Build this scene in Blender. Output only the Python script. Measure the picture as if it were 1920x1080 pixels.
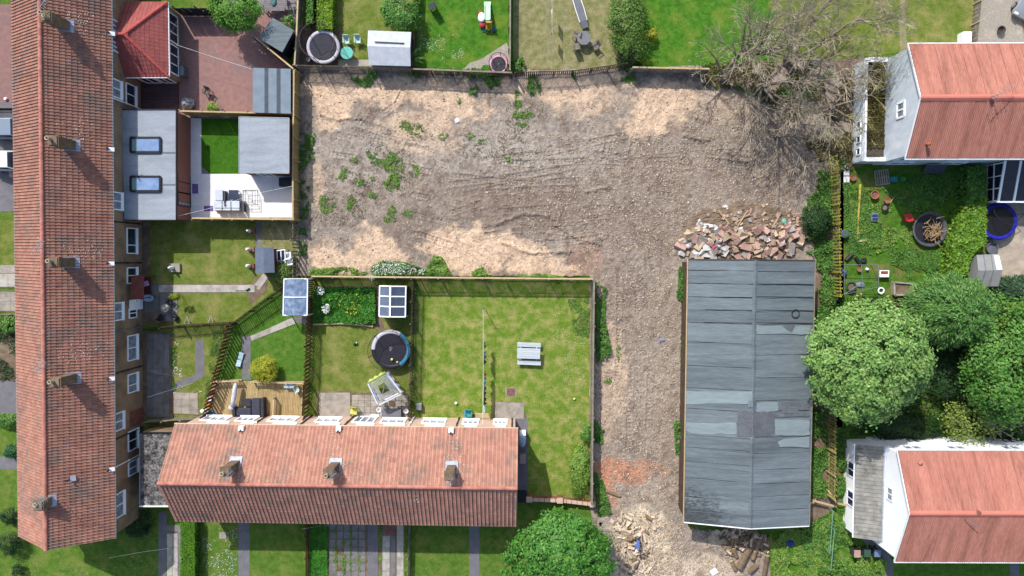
import bpy, math, random
import numpy as np
from mathutils import Vector, Matrix, noise
random.seed(7); RNG = np.random.default_rng(11)
for o in list(bpy.data.objects): bpy.data.objects.remove(o)
SC = bpy.context.scene; COL = SC.collection
# ---------------- camera: drone 60 m above the plot, tilted about two degrees
H = 60.0; F = 1280.0; NX, NY = 970.0, 488.0
down = Vector((NX-960, -(NY-540), -F)).normalized()
Q = down.rotation_difference(Vector((0, 0, -1))); RM = Q.to_matrix()
cam = bpy.data.cameras.new('camera'); cam.sensor_width = 36; cam.lens = 24; cam.clip_end = 1500; cam.clip_start = .5
co = bpy.data.objects.new('camera', cam); COL.objects.link(co)
co.location = (0, 0, H); co.rotation_mode = 'QUATERNION'; co.rotation_quaternion = Q
SC.camera = co
# ---------------- daylight
SUN = Vector((0.52, -0.93, -1.0)).normalized()
w = bpy.data.worlds.new('World'); SC.world = w; w.use_nodes = True
nt = w.node_tree; sky = nt.nodes.new('ShaderNodeTexSky'); sky.sky_type = 'NISHITA'; sky.sun_disc = False
sky.sun_elevation = math.asin(-SUN.z); sky.sun_rotation = math.atan2(-SUN.x, -SUN.y)
sky.air_density = 1.0; sky.dust_density = 2.0
bg = nt.nodes['Background']; bg.inputs[1].default_value = 0.15
nt.links.new(sky.outputs[0], bg.inputs[0])
sl = bpy.data.lights.new('sun', 'SUN'); sl.energy = 3.6; sl.angle = math.radians(.55); sl.color = (1, .965, .91)
so = bpy.data.objects.new('sun', sl); COL.objects.link(so); so.location = (-30, 50, 60)
so.rotation_mode = 'QUATERNION'; so.rotation_quaternion = Vector((0, 0, -1)).rotation_difference(SUN)
SC.view_settings.view_transform = 'Standard'; SC.view_settings.look = 'None'
SC.view_settings.exposure = 0.58; SC.view_settings.gamma = 1; SC.view_settings.use_curve_mapping = False
SC.render.engine = 'CYCLES'

# ---------------- measuring: a spot of the photograph at a known height -> metres
def P(px, py, z=0.0):
    d = RM @ Vector(((px-960)/F, -(py-540)/F, -1)); t = (H-z)/-d.z
    return Vector((d.x*t, d.y*t, z))
def PP(pts, z=0.0): return [P(x, y, z) for x, y in pts]

# ---------------- mesh helpers
def V(*a): return Vector(a)
class MB:
    def __init__(s): s.v = []; s.f = []
    def add(s, vs, fs):
        o = len(s.v); s.v += [tuple(q) for q in vs]; s.f += [tuple(i+o for i in f) for f in fs]; return s
    def hexa(s, b, t):
        return s.add(list(b)+list(t), [(3,2,1,0),(4,5,6,7),(0,1,5,4),(1,2,6,5),(2,3,7,6),(3,0,4,7)])
    def box(s, c, sz, rz=0.0, tilt=None):
        x, y, z = sz[0]/2, sz[1]/2, sz[2]; m = Matrix.Rotation(rz, 3, 'Z')
        if tilt: m = m @ Matrix.Rotation(tilt[0], 3, 'X') @ Matrix.Rotation(tilt[1], 3, 'Y')
        c = Vector(c)
        q = [c+m@Vector(p) for p in ((-x,-y,0),(x,-y,0),(x,y,0),(-x,y,0),(-x,-y,z),(x,-y,z),(x,y,z),(-x,y,z))]
        return s.hexa(q[:4], q[4:])
    def beam(s, a, b, wd, ht, up=(0,0,1)):
        a = Vector(a); b = Vector(b); d = (b-a).normalized(); up = Vector(up)
        if abs(d.dot(up)) > .95: up = Vector((0,1,0))
        sd = d.cross(up).normalized(); u = sd.cross(d).normalized(); sd = sd*wd/2; u = u*ht/2
        return s.hexa([a-sd-u, a+sd-u, a+sd+u, a-sd+u], [b-sd-u, b+sd-u, b+sd+u, b-sd+u])
    def prism(s, poly, z0, z1):
        n = len(poly); b = [(p[0],p[1],z0) for p in poly]; t = [(p[0],p[1],z1) for p in poly]
        return s.add(b+t, [tuple(range(n-1,-1,-1)), tuple(range(n,2*n))]+[(i,(i+1)%n,n+(i+1)%n,n+i) for i in range(n)])
    def slab(s, q, th):   # any planar polygon thickened downward
        n = len(q); t = [Vector(p) for p in q]; nn = (t[1]-t[0]).cross(t[2]-t[0]).normalized()
        if nn.z < 0: t.reverse(); nn = -nn
        b = [p-nn*th for p in t]
        return s.add(b+t, [tuple(range(n-1,-1,-1)), tuple(range(n,2*n))]+[(i,(i+1)%n,n+(i+1)%n,n+i) for i in range(n)])
    def tube(s, pts, r, n=6, cap=True):
        pts = [Vector(p) for p in pts]; m = len(pts); rr = r if isinstance(r, (list,tuple)) else [r]*m
        vs = []; fs = []; ref = None
        for i, p in enumerate(pts):
            d = (pts[min(i+1,m-1)]-pts[max(i-1,0)]).normalized()
            if ref is None or abs(ref.dot(d)) > .95: ref = Vector((0,0,1)) if abs(d.z) < .9 else Vector((1,0,0))
            u = d.cross(ref).normalized(); q = d.cross(u); ref = -q if False else ref
            for k in range(n):
                a = 2*math.pi*k/n; vs.append(p+(u*math.cos(a)+q*math.sin(a))*rr[i])
        for i in range(m-1):
            for k in range(n):
                fs.append((i*n+k, i*n+(k+1)%n, (i+1)*n+(k+1)%n, (i+1)*n+k))
        if cap: fs.append(tuple(range(n-1,-1,-1))); fs.append(tuple(range((m-1)*n, m*n)))
        return s.add(vs, fs)
    def lathe(s, c, prof, n=20, sx=1, sy=1, rz=0):
        c = Vector(c); vs = []; fs = []; m = len(prof)
        for r, z in prof:
            for k in range(n):
                a = 2*math.pi*k/n; x = r*math.cos(a)*sx; y = r*math.sin(a)*sy
                vs.append(c+Vector((x*math.cos(rz)-y*math.sin(rz), x*math.sin(rz)+y*math.cos(rz), z)))
        for i in range(m-1):
            for k in range(n): fs.append((i*n+k, i*n+(k+1)%n, (i+1)*n+(k+1)%n, (i+1)*n+k))
        fs.append(tuple(range(n-1,-1,-1))); fs.append(tuple(range((m-1)*n, m*n)))
        return s.add(vs, fs)
    def torus(s, c, R, r, n=28, k=8, zrot=None):
        vs = []; fs = []; c = Vector(c)
        for i in range(n):
            a = 2*math.pi*i/n
            for j in range(k):
                b = 2*math.pi*j/k; q = Vector(((R+r*math.cos(b))*math.cos(a), (R+r*math.cos(b))*math.sin(a), r*math.sin(b)))
                if zrot: q = zrot @ q
                vs.append(c+q)
        for i in range(n):
            for j in range(k): fs.append((i*k+j, ((i+1)%n)*k+j, ((i+1)%n)*k+(j+1)%k, i*k+(j+1)%k))
        return s.add(vs, fs)
    def mesh(s, name, m):
        me = bpy.data.meshes.new(name); me.from_pydata(s.v, [], s.f); me.materials.append(m); me.update(); return me
    def build(s, name, m, parent=None, smooth=False, bevel=0):
        off = parent.location if parent is not None else None
        if parent is not None and parent.parent is not None: off = parent.location+parent.parent.location
        if off is not None and off.length > 0: s.v = [(x-off.x, y-off.y, z-off.z) for x, y, z in s.v]
        me = s.mesh(name, m)
        if smooth:
            me.polygons.foreach_set('use_smooth', [True]*len(me.polygons))
        o = bpy.data.objects.new(name, me); COL.objects.link(o)
        if parent is not None: o.parent = parent
        if bevel:
            bv = o.modifiers.new('bevel', 'BEVEL'); bv.width = bevel; bv.segments = 2; bv.limit_method = 'ANGLE'
        return o
def tag(o, label=None, cat=None, group=None, kind=None):
    if label: o['label'] = label
    if cat: o['category'] = cat
    if group: o['group'] = group
    if kind: o['kind'] = kind
    return o
def thing(name, loc, label, cat, group=None):
    o = bpy.data.objects.new(name, None); COL.objects.link(o); o.location = loc; o.empty_display_size = .2
    return tag(o, label, cat, group)
def inst(me, name, parent, loc, rz=0.0, scale=None, rot=None):   # shared-mesh piece; loc in world metres
    o = bpy.data.objects.new(name, me); COL.objects.link(o)
    if parent is not None:
        o.parent = parent; off = parent.location.copy()
        if parent.parent is not None: off += parent.parent.location
        loc = Vector(loc)-off
    o.location = loc
    if rot is not None: o.rotation_euler = rot
    else: o.rotation_euler = (0, 0, rz)
    if scale: o.scale = scale
    return o
def npmesh(name, verts, quads, m, parent=None, attr=None, loops=4, smooth=False):
    me = bpy.data.meshes.new(name); nv, nf = len(verts), len(quads)
    me.vertices.add(nv); me.vertices.foreach_set('co', np.ascontiguousarray(verts, dtype=np.float32).ravel())
    me.loops.add(nf*loops); me.loops.foreach_set('vertex_index', np.ascontiguousarray(quads, dtype=np.int32).ravel())
    me.polygons.add(nf); me.polygons.foreach_set('loop_start', np.arange(nf, dtype=np.int32)*loops)
    if smooth: me.polygons.foreach_set('use_smooth', np.ones(nf, dtype=bool))
    if attr is not None:
        for k, a in attr.items():
            if a.ndim == 2:
                at = me.color_attributes.new(k, 'FLOAT_COLOR', 'POINT'); at.data.foreach_set('color', np.ascontiguousarray(a, dtype=np.float32).ravel())
            else:
                at = me.attributes.new(k, 'FLOAT', 'POINT'); at.data.foreach_set('value', np.ascontiguousarray(a, dtype=np.float32).ravel())
    me.materials.append(m); me.update(); me.validate()
    o = bpy.data.objects.new(name, me); COL.objects.link(o)
    if parent is not None:
        o.parent = parent; off = parent.location
        if parent.parent is not None: off = off+parent.parent.location
        o.location = (-off.x, -off.y, -off.z)
    return o

# ---------------- materials
KA = 0.66
def lin(c, k=KA):
    r = []
    for x in c[:3]:
        x = x/255.0; x = x/12.92 if x <= .04045 else ((x+.055)/1.055)**2.4
        r.append(min(.86, x*k))
    return (*r, 1)
MATS = {}
def M(name, c1, c2=None, scale=4.0, c3=None, s3=.6, t3=.55, soft=1.0, rough=.85, bump=0.0, bscale=40.0, rnd=0.0, isl=0.0,
      metal=0.0, spec=.3, trans=0.0, detail=5.0, k=KA, fine=0.0, fscale=60.0, stretch=None, alpha=None, coat=0.0, hue=0.0):
    if name in MATS: return MATS[name]
    m = bpy.data.materials.new(name); m.use_nodes = True; n = m.node_tree.nodes; l = m.node_tree.links
    b = n['Principled BSDF']; b.inputs['Roughness'].default_value = rough; b.inputs['Metallic'].default_value = metal
    b.inputs['Specular IOR Level'].default_value = spec
    if coat: b.inputs['Coat Weight'].default_value = coat
    geo = n.new('ShaderNodeNewGeometry'); pos = geo.outputs['Position']
    if stretch:
        mp = n.new('ShaderNodeMapping'); mp.inputs['Scale'].default_value = stretch; l.new(pos, mp.inputs[0]); pos = mp.outputs[0]
    def nz(sc, det=detail):
        t = n.new('ShaderNodeTexNoise'); t.inputs['Scale'].default_value = sc; t.inputs['Detail'].default_value = det
        t.inputs['Roughness'].default_value = .62
        l.new(pos, t.inputs['Vector']); return t.outputs['Fac']
    def ramp(fac, a, bb):
        r = n.new('ShaderNodeMapRange'); r.inputs[1].default_value = a; r.inputs[2].default_value = bb; l.new(fac, r.inputs[0]); return r.outputs[0]
    def mix(f, a, bb):
        x = n.new('ShaderNodeMix'); x.data_type = 'RGBA'
        if isinstance(f, float): x.inputs[0].default_value = f
        else: l.new(f, x.inputs[0])
        for i, q in ((6, a), (7, bb)):
            if isinstance(q, tuple): x.inputs[i].default_value = q
            else: l.new(q, x.inputs[i])
        return x.outputs[2]
    col = lin(c1, k)
    if c2: col = mix(ramp(nz(scale), .36, .64), lin(c1, k), lin(c2, k))
    if c3: col = mix(ramp(nz(s3), t3-.06*soft, t3+.14*soft), col, lin(c3, k))
    if fine or rnd or isl:
        hs = n.new('ShaderNodeHueSaturation')
        if isinstance(col, tuple): hs.inputs['Color'].default_value = col
        else: l.new(col, hs.inputs['Color'])
        val = None
        def acc(s, amt):
            nonlocal val
            r = n.new('ShaderNodeMapRange'); r.inputs[3].default_value = 1-amt; r.inputs[4].default_value = 1+amt; l.new(s, r.inputs[0]); o = r.outputs[0]
            if val is not None:
                mm = n.new('ShaderNodeMath'); mm.operation = 'MULTIPLY'; l.new(val, mm.inputs[0]); l.new(o, mm.inputs[1]); o = mm.outputs[0]
            val = o
        if rnd:
            oi = n.new('ShaderNodeObjectInfo'); acc(oi.outputs['Random'], rnd)
        if isl: acc(geo.outputs['Random Per Island'], isl)
        if fine: acc(ramp(nz(fscale, 3), .25, .75), fine)
        l.new(val, hs.inputs['Value'])
        if hue:
            r = n.new('ShaderNodeMapRange'); r.inputs[3].default_value = .5-hue; r.inputs[4].default_value = .5+hue
            q = n.new('ShaderNodeMath'); q.operation = 'FRACT'; q2 = n.new('ShaderNodeMath'); q2.operation = 'MULTIPLY'; q2.inputs[1].default_value = 7.31
            l.new(geo.outputs['Random Per Island'] if isl else n.new('ShaderNodeObjectInfo').outputs['Random'], q2.inputs[0]); l.new(q2.outputs[0], q.inputs[0]); l.new(q.outputs[0], r.inputs[0]); l.new(r.outputs[0], hs.inputs['Hue'])
        col = hs.outputs[0]
    if isinstance(col, tuple): b.inputs['Base Color'].default_value = col
    else: l.new(col, b.inputs['Base Color'])
    if bump:
        bp = n.new('ShaderNodeBump'); bp.inputs['Strength'].default_value = bump; bp.inputs['Distance'].default_value = .04
        l.new(nz(bscale, 4), bp.inputs['Height']); l.new(bp.outputs[0], b.inputs['Normal'])
    if trans:
        out = n['Material Output']; tl = n.new('ShaderNodeBsdfTranslucent'); ad = n.new('ShaderNodeMixShader'); ad.inputs[0].default_value = trans
        if isinstance(col, tuple): tl.inputs[0].default_value = col
        else: l.new(col, tl.inputs[0])
        l.new(b.outputs[0], ad.inputs[1]); l.new(tl.outputs[0], ad.inputs[2]); l.new(ad.outputs[0], out.inputs[0])
    if alpha is not None:
        out = n['Material Output']; tr = n.new('ShaderNodeBsdfTransparent'); ad = n.new('ShaderNodeMixShader'); ad.inputs[0].default_value = alpha
        src = out.inputs[0].links[0].from_socket
        l.new(tr.outputs[0], ad.inputs[1]); l.new(src, ad.inputs[2]); l.new(ad.outputs[0], out.inputs[0])
    MATS[name] = m; return m
def grass(name, a, b, c, t3=.52, s3=.5): # green, second green, straw
    return M(name, a, b, 2.2, c, s3*1.3, t3, soft=1.35, detail=8, rough=.95, bump=1.0, bscale=18, fine=.4, fscale=11, spec=.1)
G_olive = grass('grass_olive', (124,138,62), (98,118,44), (164,156,98), .54)
G_big = grass('grass_worn', (128,150,58), (100,134,42), (178,170,106), .52, .9)
G_lush = grass('grass_lush', (98,138,52), (74,114,36), (132,144,72), .6)
G_bright = grass('grass_bright', (90,142,44), (64,112,30), (134,150,62), .56)
G_dry = grass('grass_dry', (140,140,90), (116,124,68), (172,160,122), .47, 1.2)
G_front = grass('grass_front', (104,136,52), (78,112,38), (138,144,72), .55)
W_white = M('white_paint', (244,245,247), (230,234,238), 3, rough=.5, k=.84)
W_upvc = M('white_upvc', (244,246,248), rough=.35, k=.92)
GLASS = M('window_glass', (30,38,52), (60,72,92), 1.2, rough=.08, spec=.8)
GLASS_L = M('window_glass_reflection', (178,186,196), (120,132,148), 2.5, rough=.12, spec=.7)  # pale panes: bright bluish reflections are put into the glass colour
ROUGHCAST = M('roughcast_brown', (176,148,120), (156,130,104), 1.1, (108,92,78), .35, .56, bump=.5, bscale=50, fine=.15)
PINKCAST = M('pink_render', (226,196,176), (212,180,160), 1.5, bump=.3, fine=.08)
TILE_L = M('clay_tile_weathered', (184,134,116), (166,118,102), .8, (144,120,110), .45, .55, isl=.15, hue=.006, rough=.9, fine=.18, fscale=12)
TILE_B = M('clay_tile_pale', (198,146,126), (184,132,114), .9, (146,124,112), .5, .57, isl=.12, hue=.005, rough=.9, fine=.2, fscale=12)  # paler clay than the left terrace, same on both slopes
TILE_R = M('red_concrete_tile', (178,96,90), (162,86,82), 1, isl=.1, rough=.8)
RIDGE = M('ridge_tile_clay', (206,140,122), (184,118,104), 3, rnd=.12, bump=.3)
CORR = M('red_corrugated', (202,140,124), (188,126,110), .6, (160,108,94), .5, .56, rnd=.03, rough=.85, fine=.22, fscale=5, stretch=(3,.22,1))
FELT = M('roof_felt_grey', (122,133,138), (108,119,124), .9, (92,101,106), .35, .56, rnd=.13, rough=.85, bump=.25, bscale=8, fine=.24, fscale=5, stretch=(.18,3.2,1))
FELT_P = M('felt_patch_pale', (146,160,163), (132,146,150), .8, rough=.85, fine=.12, fscale=4, stretch=(.3,2,1))
FELT_D = M('felt_patch_dark', (108,112,118), (96,100,106), 1.2, (124,128,132), .9, .58, rough=.9, fine=.2, fscale=6)
FELT_S = M('felt_stain', (52,54,58), (120,132,138), 2.6, rough=.9, fine=.3, fscale=10)
FLATR = M('flat_roof_grey', (172,180,188), (162,170,180), 1.2, (146,154,164), .4, .55, rough=.85, fine=.14, fscale=7, stretch=(.5,2,1))
SHEDGREY = M('shed_felt_grey', (140,154,166), (128,142,154), 1.5, rough=.85, fine=.08, fscale=10)
SHEDBLUE = M('shed_felt_blue', (112,124,142), (100,112,130), 2, rough=.85, fine=.1)
BLACKFELT = M('roof_felt_grey', (122,133,138), (108,119,124), .9, (92,101,106), .35, .56, rnd=.13, rough=.85, bump=.25, bscale=8, fine=.24, fscale=5, stretch=(.18,3.2,1))
WOOD_T = M('fence_wood_tan', (190,164,108), (170,142,86), 2, rnd=.1, stretch=(1,1,.2), fine=.1, fscale=20)
WOOD_G = M('fence_wood_grey', (160,150,136), (128,118,104), 2, rnd=.16, fine=.15, fscale=25)
WOOD_D = M('fence_wood_dark', (96,78,62), (74,60,48), 2, rnd=.18, fine=.12)
WOOD_B = M('fence_wood_brown', (122,84,58), (98,66,46), 2, rnd=.16, fine=.12)
WOOD_M = M('fence_wood_mossy', (176,172,84), (146,150,60), 1.5, (196,180,70), .6, .55, rnd=.14, fine=.12)
WOOD_P = M('timber_pale', (214,190,150), (196,170,128), 3, rnd=.1, fine=.1)
DECK = M('deck_board', (196,172,124), (178,152,106), 1.5, rnd=.14, fine=.1, fscale=15)
DECK_D = M('deck_board_dark', (104,84,84), (92,74,76), 1.5, rnd=.1)
BRICK = M('brick_red', (158,98,80), (132,82,68), 3, (176,128,110), 1.2, .58, rnd=.16, bump=.3)
PAVE_P = M('block_paving_pink', (168,128,120), (148,112,108), 2.5, (140,120,118), .5, .55, rough=.9, bump=.3, bscale=12, fine=.2, fscale=5, rnd=.1)
SLAB = M('concrete_slab', (188,178,164), (164,156,144), 1.6, (142,136,124), .8, .58, rnd=.1, bump=.3, fine=.12, fscale=12)
SLAB_D = M('slab_dark', (146,142,140), (120,118,116), 1.3, (108,112,96), .8, .58, rnd=.1, bump=.3, fine=.15, fscale=12)
SLAB_W = M('porcelain_pale', (236,234,232), (228,226,226), 1, rnd=.04, rough=.5, k=.8, fine=.06, fscale=6)
PATHC = M('path_concrete', (202,196,184), (180,174,164), 1.4, (158,152,140), .7, .56, bump=.3, fine=.12, fscale=10, rnd=.06)
ASPH = M('path_asphalt', (132,130,134), (116,114,118), 1.4, bump=.4, bscale=60, fine=.14, fscale=22)
METAL = M('galvanised_metal', (178,186,190), (160,168,174), 2, rough=.4, metal=.6)
DMETAL = M('dark_metal', (52,54,58), rough=.45, metal=.4)
BLACKP = M('black_plastic', (38,38,44), (50,50,56), 3, rough=.5)
GREYP = M('grey_plastic', (118,120,128), (104,106,114), 2, rough=.5)
LEAD = M('lead_flashing', (150,164,186), (186,194,206), 4, rough=.5)
TERRA = M('terracotta', (196,112,76), (170,92,62), 3, rough=.85)
POT_C = M('chimney_pot_buff', (206,196,164), (172,156,122), 5, rough=.85)
SOILM = M('bare_soil', (138,118,98), (112,94,78), 2, (160,140,118), .7, .55, bump=.9, bscale=18, fine=.3, fscale=14)
GRAVEL = M('gravel_pale', (190,180,166), (166,156,144), 6, (206,196,182), 1, .6, bump=1, bscale=30, fine=.35, fscale=24)

# shed felt with black algae spreading from its lower left corner
FELT_A = FELT.copy(); FELT_A.name = 'roof_felt_algae'
_n = FELT_A.node_tree.nodes; _l = FELT_A.node_tree.links; _b = _n['Principled BSDF']; _src = _b.inputs['Base Color'].links[0].from_socket
_g = _n.new('ShaderNodeNewGeometry'); _t = _n.new('ShaderNodeTexNoise'); _t.inputs['Scale'].default_value = 5; _t.inputs['Detail'].default_value = 10; _t.inputs['Roughness'].default_value = .8
_mp = _n.new('ShaderNodeMapping'); _mp.inputs['Scale'].default_value = (.45, 1.3, 1); _l.new(_g.outputs['Position'], _mp.inputs[0]); _l.new(_mp.outputs[0], _t.inputs['Vector'])
_c = P(1288, 985, 3); _d = _n.new('ShaderNodeVectorMath'); _d.operation = 'DISTANCE'; _d.inputs[1].default_value = (_c.x, _c.y, 3.2); _l.new(_g.outputs['Position'], _d.inputs[0])
_r = _n.new('ShaderNodeMapRange'); _r.inputs[1].default_value = 1.0; _r.inputs[2].default_value = 6.5; _r.inputs[3].default_value = .12; _r.inputs[4].default_value = -.22; _l.new(_d.outputs['Value'], _r.inputs[0])
_a = _n.new('ShaderNodeMath'); _a.operation = 'ADD'; _l.new(_t.outputs['Fac'], _a.inputs[0]); _l.new(_r.outputs[0], _a.inputs[1])
_q = _n.new('ShaderNodeMapRange'); _q.inputs[1].default_value = .46; _q.inputs[2].default_value = .58; _q.inputs[4].default_value = .8; _l.new(_a.outputs[0], _q.inputs[0])
_m = _n.new('ShaderNodeMix'); _m.data_type = 'RGBA'; _l.new(_q.outputs[0], _m.inputs[0]); _l.new(_src, _m.inputs[6]); _m.inputs[7].default_value = lin((56,58,60)); _l.new(_m.outputs[2], _b.inputs['Base Color'])
# ================= numpy noise and polygon tests
def vnoise(x, y, seed):
    r = np.random.default_rng(seed).random((256, 256)); xi = np.floor(x).astype(int); yi = np.floor(y).astype(int)
    fx = x-xi; fy = y-yi; fx = fx*fx*(3-2*fx); fy = fy*fy*(3-2*fy)
    a = r[xi & 255, yi & 255]; b = r[(xi+1) & 255, yi & 255]; c = r[xi & 255, (yi+1) & 255]; d = r[(xi+1) & 255, (yi+1) & 255]
    return (a*(1-fx)+b*fx)*(1-fy)+(c*(1-fx)+d*fx)*fy
def fbm(x, y, sc, seed, octv=4):
    s = 0; a = .5; t = 0
    for i in range(octv): s = s+a*vnoise(x*sc*2**i+17*i, y*sc*2**i+9*i, seed+i); t += a; a *= .55
    return s/t
def inpoly(x, y, poly):
    r = np.zeros(len(x), bool); n = len(poly)
    for i in range(n):
        x0, y0 = poly[i][0], poly[i][1]; x1, y1 = poly[(i+1) % n][0], poly[(i+1) % n][1]
        if y0 == y1: continue
        c = ((y0 > y) != (y1 > y)) & (x < (x1-x0)*(y-y0)/(y1-y0)+x0); r ^= c
    return r
def sample_poly(poly, n, rng=RNG):
    xs = [p[0] for p in poly]; ys = [p[1] for p in poly]; out = np.zeros((0, 2))
    while len(out) < n:
        q = np.stack([rng.uniform(min(xs), max(xs), n*2), rng.uniform(min(ys), max(ys), n*2)], 1)
        out = np.concatenate([out, q[inpoly(q[:, 0], q[:, 1], poly)]])
    return out[:n]

# ================= ground sheets
def area(name, poly, m, z=0.0, thick=0):
    pts = PP(poly); b = MB()
    if thick: b.prism([(p.x, p.y) for p in pts][::-1], z-.02, z+thick)
    else: b.add([(p.x, p.y, z) for p in pts][::-1], [tuple(range(len(pts)))])
    return tag(b.build(name, m), kind='structure')
def rect(x0, y0, x1, y1): return [(x0,y0),(x1,y0),(x1,y1),(x0,y1)]
g = MB(); g.add([(-700,-700,-.03),(700,-700,-.03),(700,700,-.03),(-700,700,-.03)], [(0,1,2,3)])
tag(g.build('ground', G_front), kind='structure')

def slabs(par, q, nx, ny, m, gap=.02, h=.03, z=.012, jit=.004, skip=0.0, name='slab', var=0):
    a, b, c, d = [P(x, y) for x, y in q]
    me = MB().box((0,0,0), (1,1,1)).mesh(name, m)
    for j in range(ny):
        sh = (random.random()*.5/nx if var else 0)
        for i in range(nx):
            if skip and random.random() < skip: continue
            u0, u1, v0, v1 = i/nx, (i+1)/nx, j/ny, (j+1)/ny
            f = lambda u, v: (a*(1-u)+b*u)*(1-v)+(d*(1-u)+c*u)*v
            ctr = f((u0+u1)/2, (v0+v1)/2); ex = f(u1,(v0+v1)/2)-f(u0,(v0+v1)/2); ey = f((u0+u1)/2,v1)-f((u0+u1)/2,v0)
            rz = math.atan2(ex.y, ex.x)+random.uniform(-jit, jit)*2
            inst(me, name, par, (ctr.x, ctr.y, z+random.uniform(0, jit)), rz, (ex.length-gap, ey.length-gap, h))

# --- street side, far left
area('paving_left', rect(-90,8,40,193), PAVE_P, .0); area('driveway_left', rect(-90,193,40,397), ASPH, .0)
area('lawn_left', rect(-90,412,42,497), G_olive, .0); area('verge_left', rect(-90,497,42,515), GRAVEL, .0)
p = area('path_left', rect(-90,512,42,540), SOILM, .004); slabs(p, rect(-90,513,42,538), 5, 1, PATHC)
p = area('forecourt_left', rect(-90,545,42,585), SOILM, .004); slabs(p, rect(-90,547,42,583), 6, 2, SLAB)
area('bed_left', rect(-90,588,44,714), SOILM, .0); area('path_dark_left', rect(-90,714,44,776), ASPH, .002)
area('lawn_left_lower', rect(-90,778,46,856), G_front, .0); area('path_left_lower', rect(-90,856,48,880), ASPH, .004)
area('lawn_corner', [(-90,880),(60,880),(60,985),(298,985),(298,1160),(-90,1160)], G_front, .0)
# --- bottom gardens
area('lawn_bottom', rect(298,940,1130,1160), G_front, -.006)
area('path_bottom_left', [(298,960),(313,960),(311,1080),(300,1160),(296,1160)], ASPH, .004)
area('path_bottom_strip', rect(313,985,341,1160), SLAB_D, .002)
p = area('path_slabs_bottom', rect(313,996,334,1160), SOILM, .006); slabs(p, rect(313,1000,334,1160), 2, 6, PATHC, .03)
area('path_bottom_middle', rect(447,970,468,1160), ASPH, .004)
area('path_bottom_right', rect(880,975,899,1160), ASPH, .004)
p = area('patio_bottom', rect(615,975,758,1160), SOILM, .0)
slabs(p, rect(617,980,686,1160), 5, 12, SLAB_D, .07, skip=.05); slabs(p, rect(690,978,709,1160), 1, 3, ASPH, .01)
slabs(p, rect(717,1004,731,1160), 1, 7, PATHC, .02); slabs(p, rect(732,1004,742,1160), 1, 2, SLAB_D, .01); slabs(p, rect(744,980,757,1160), 1, 8, PATHC, .02)
area('drain_surround', rect(722,983,742,1003), BRICK, .05)
# --- terrace gardens
area('lawn_upper_garden', [(262,412),(560,412),(560,520),(528,535),(430,612),(262,622)], G_olive, .0)
area('lawn_middle_garden', [(262,610),(430,608),(382,796),(262,800)], G_olive, .003)
area('lawn_triangle_garden', [(428,612),(534,528),(584,528),(580,800),(380,800)], G_lush, .006)
area('lawn_trampoline_garden', rect(584,520,776,800), G_olive, .004)
area('lawn_big', [(776,522),(1110,522),(1108,942),(985,940),(985,812),(776,800)], G_big, .002)
p = area('path_upper_garden', [(297,533),(478,532),(493,513),(504,520),(484,548),(297,550)], SOILM, .008)
slabs(p, rect(298,534,478,548), 9, 1, PATHC, .008); slabs(p, [(478,532),(494,513),(503,519),(486,546)], 1, 2, PATHC, .01)
p = area('patio_upper_garden', [(270,530),(334,534),(334,604),(270,606)], SOILM, .009); slabs(p, [(272,530),(298,532),(298,586),(272,586)], 1, 3, SLAB_D, .012); slabs(p, rect(300,550,333,602), 3, 4, SLAB_D, .012)
area('bed_upper_garden', rect(262,415,282,605), SOILM, .010)
area('shed_path', rect(480,416,491,466), SLAB_D, .008); area('bare_patch_shed', [(492,416),(548,416),(548,470),(492,464)], G_dry, .005)
area('bare_patch_path', [(478,520),(505,516),(500,545),(470,572),(465,550)], SOILM, .007)
p = area('yard_middle_garden', rect(268,622,323,784), SOILM, .008); slabs(p, rect(276,626,318,782), 4, 12, SLAB_D, .015)
area('path_middle_garden', [(366,636),(382,636),(384,702),(378,710),(290,748),(275,745),(275,738),(366,702)], ASPH, .009)
p = area('slab_patio_middle', [(323,734),(372,736),(374,778),(323,776)], SOILM, .010); slabs(p, [(325,735),(371,737),(372,777),(325,775)], 3, 3, SLAB, .015)
p = area('path_triangle', [(468,633),(545,596),(576,590),(580,606),(556,606),(472,640)], SLAB_D, .010); slabs(p, [(470,630),(548,596),(556,606),(472,639)], 6, 1, PATHC, .012)
area('path_triangle_lower', rect(454,630,470,712), ASPH, .012)
p = area('slab_trampoline_garden', rect(595,733,660,790), SOILM, .008); slabs(p, rect(598,736,657,788), 1, 1, SLAB, .02)
p = area('patio_trampoline_garden', rect(659,736,766,796), SOILM, .010); slabs(p, rect(660,740,765,796), 9, 5, SLAB, .03, skip=.08)
area('soil_path_veg', [(706,545),(715,545),(716,600),(724,622),(706,620)], SOILM, .008); area('veg_soil', rect(588,536,706,608), SOILM, .009)
p = area('patio_big_lawn', [(926,753),(979,754),(988,784),(988,800),(926,800)], SOILM, .006); slabs(p, [(928,754),(978,755),(987,786),(928,784)], 1, 1, SLAB, .01)
area('side_path', rect(966,784,990,942), ASPH, .012); area('bare_garden_strip', rect(776,784,930,803), SOILM, .008)
area('manhole_surround', rect(948,727,968,743), SLAB, .02)
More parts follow.
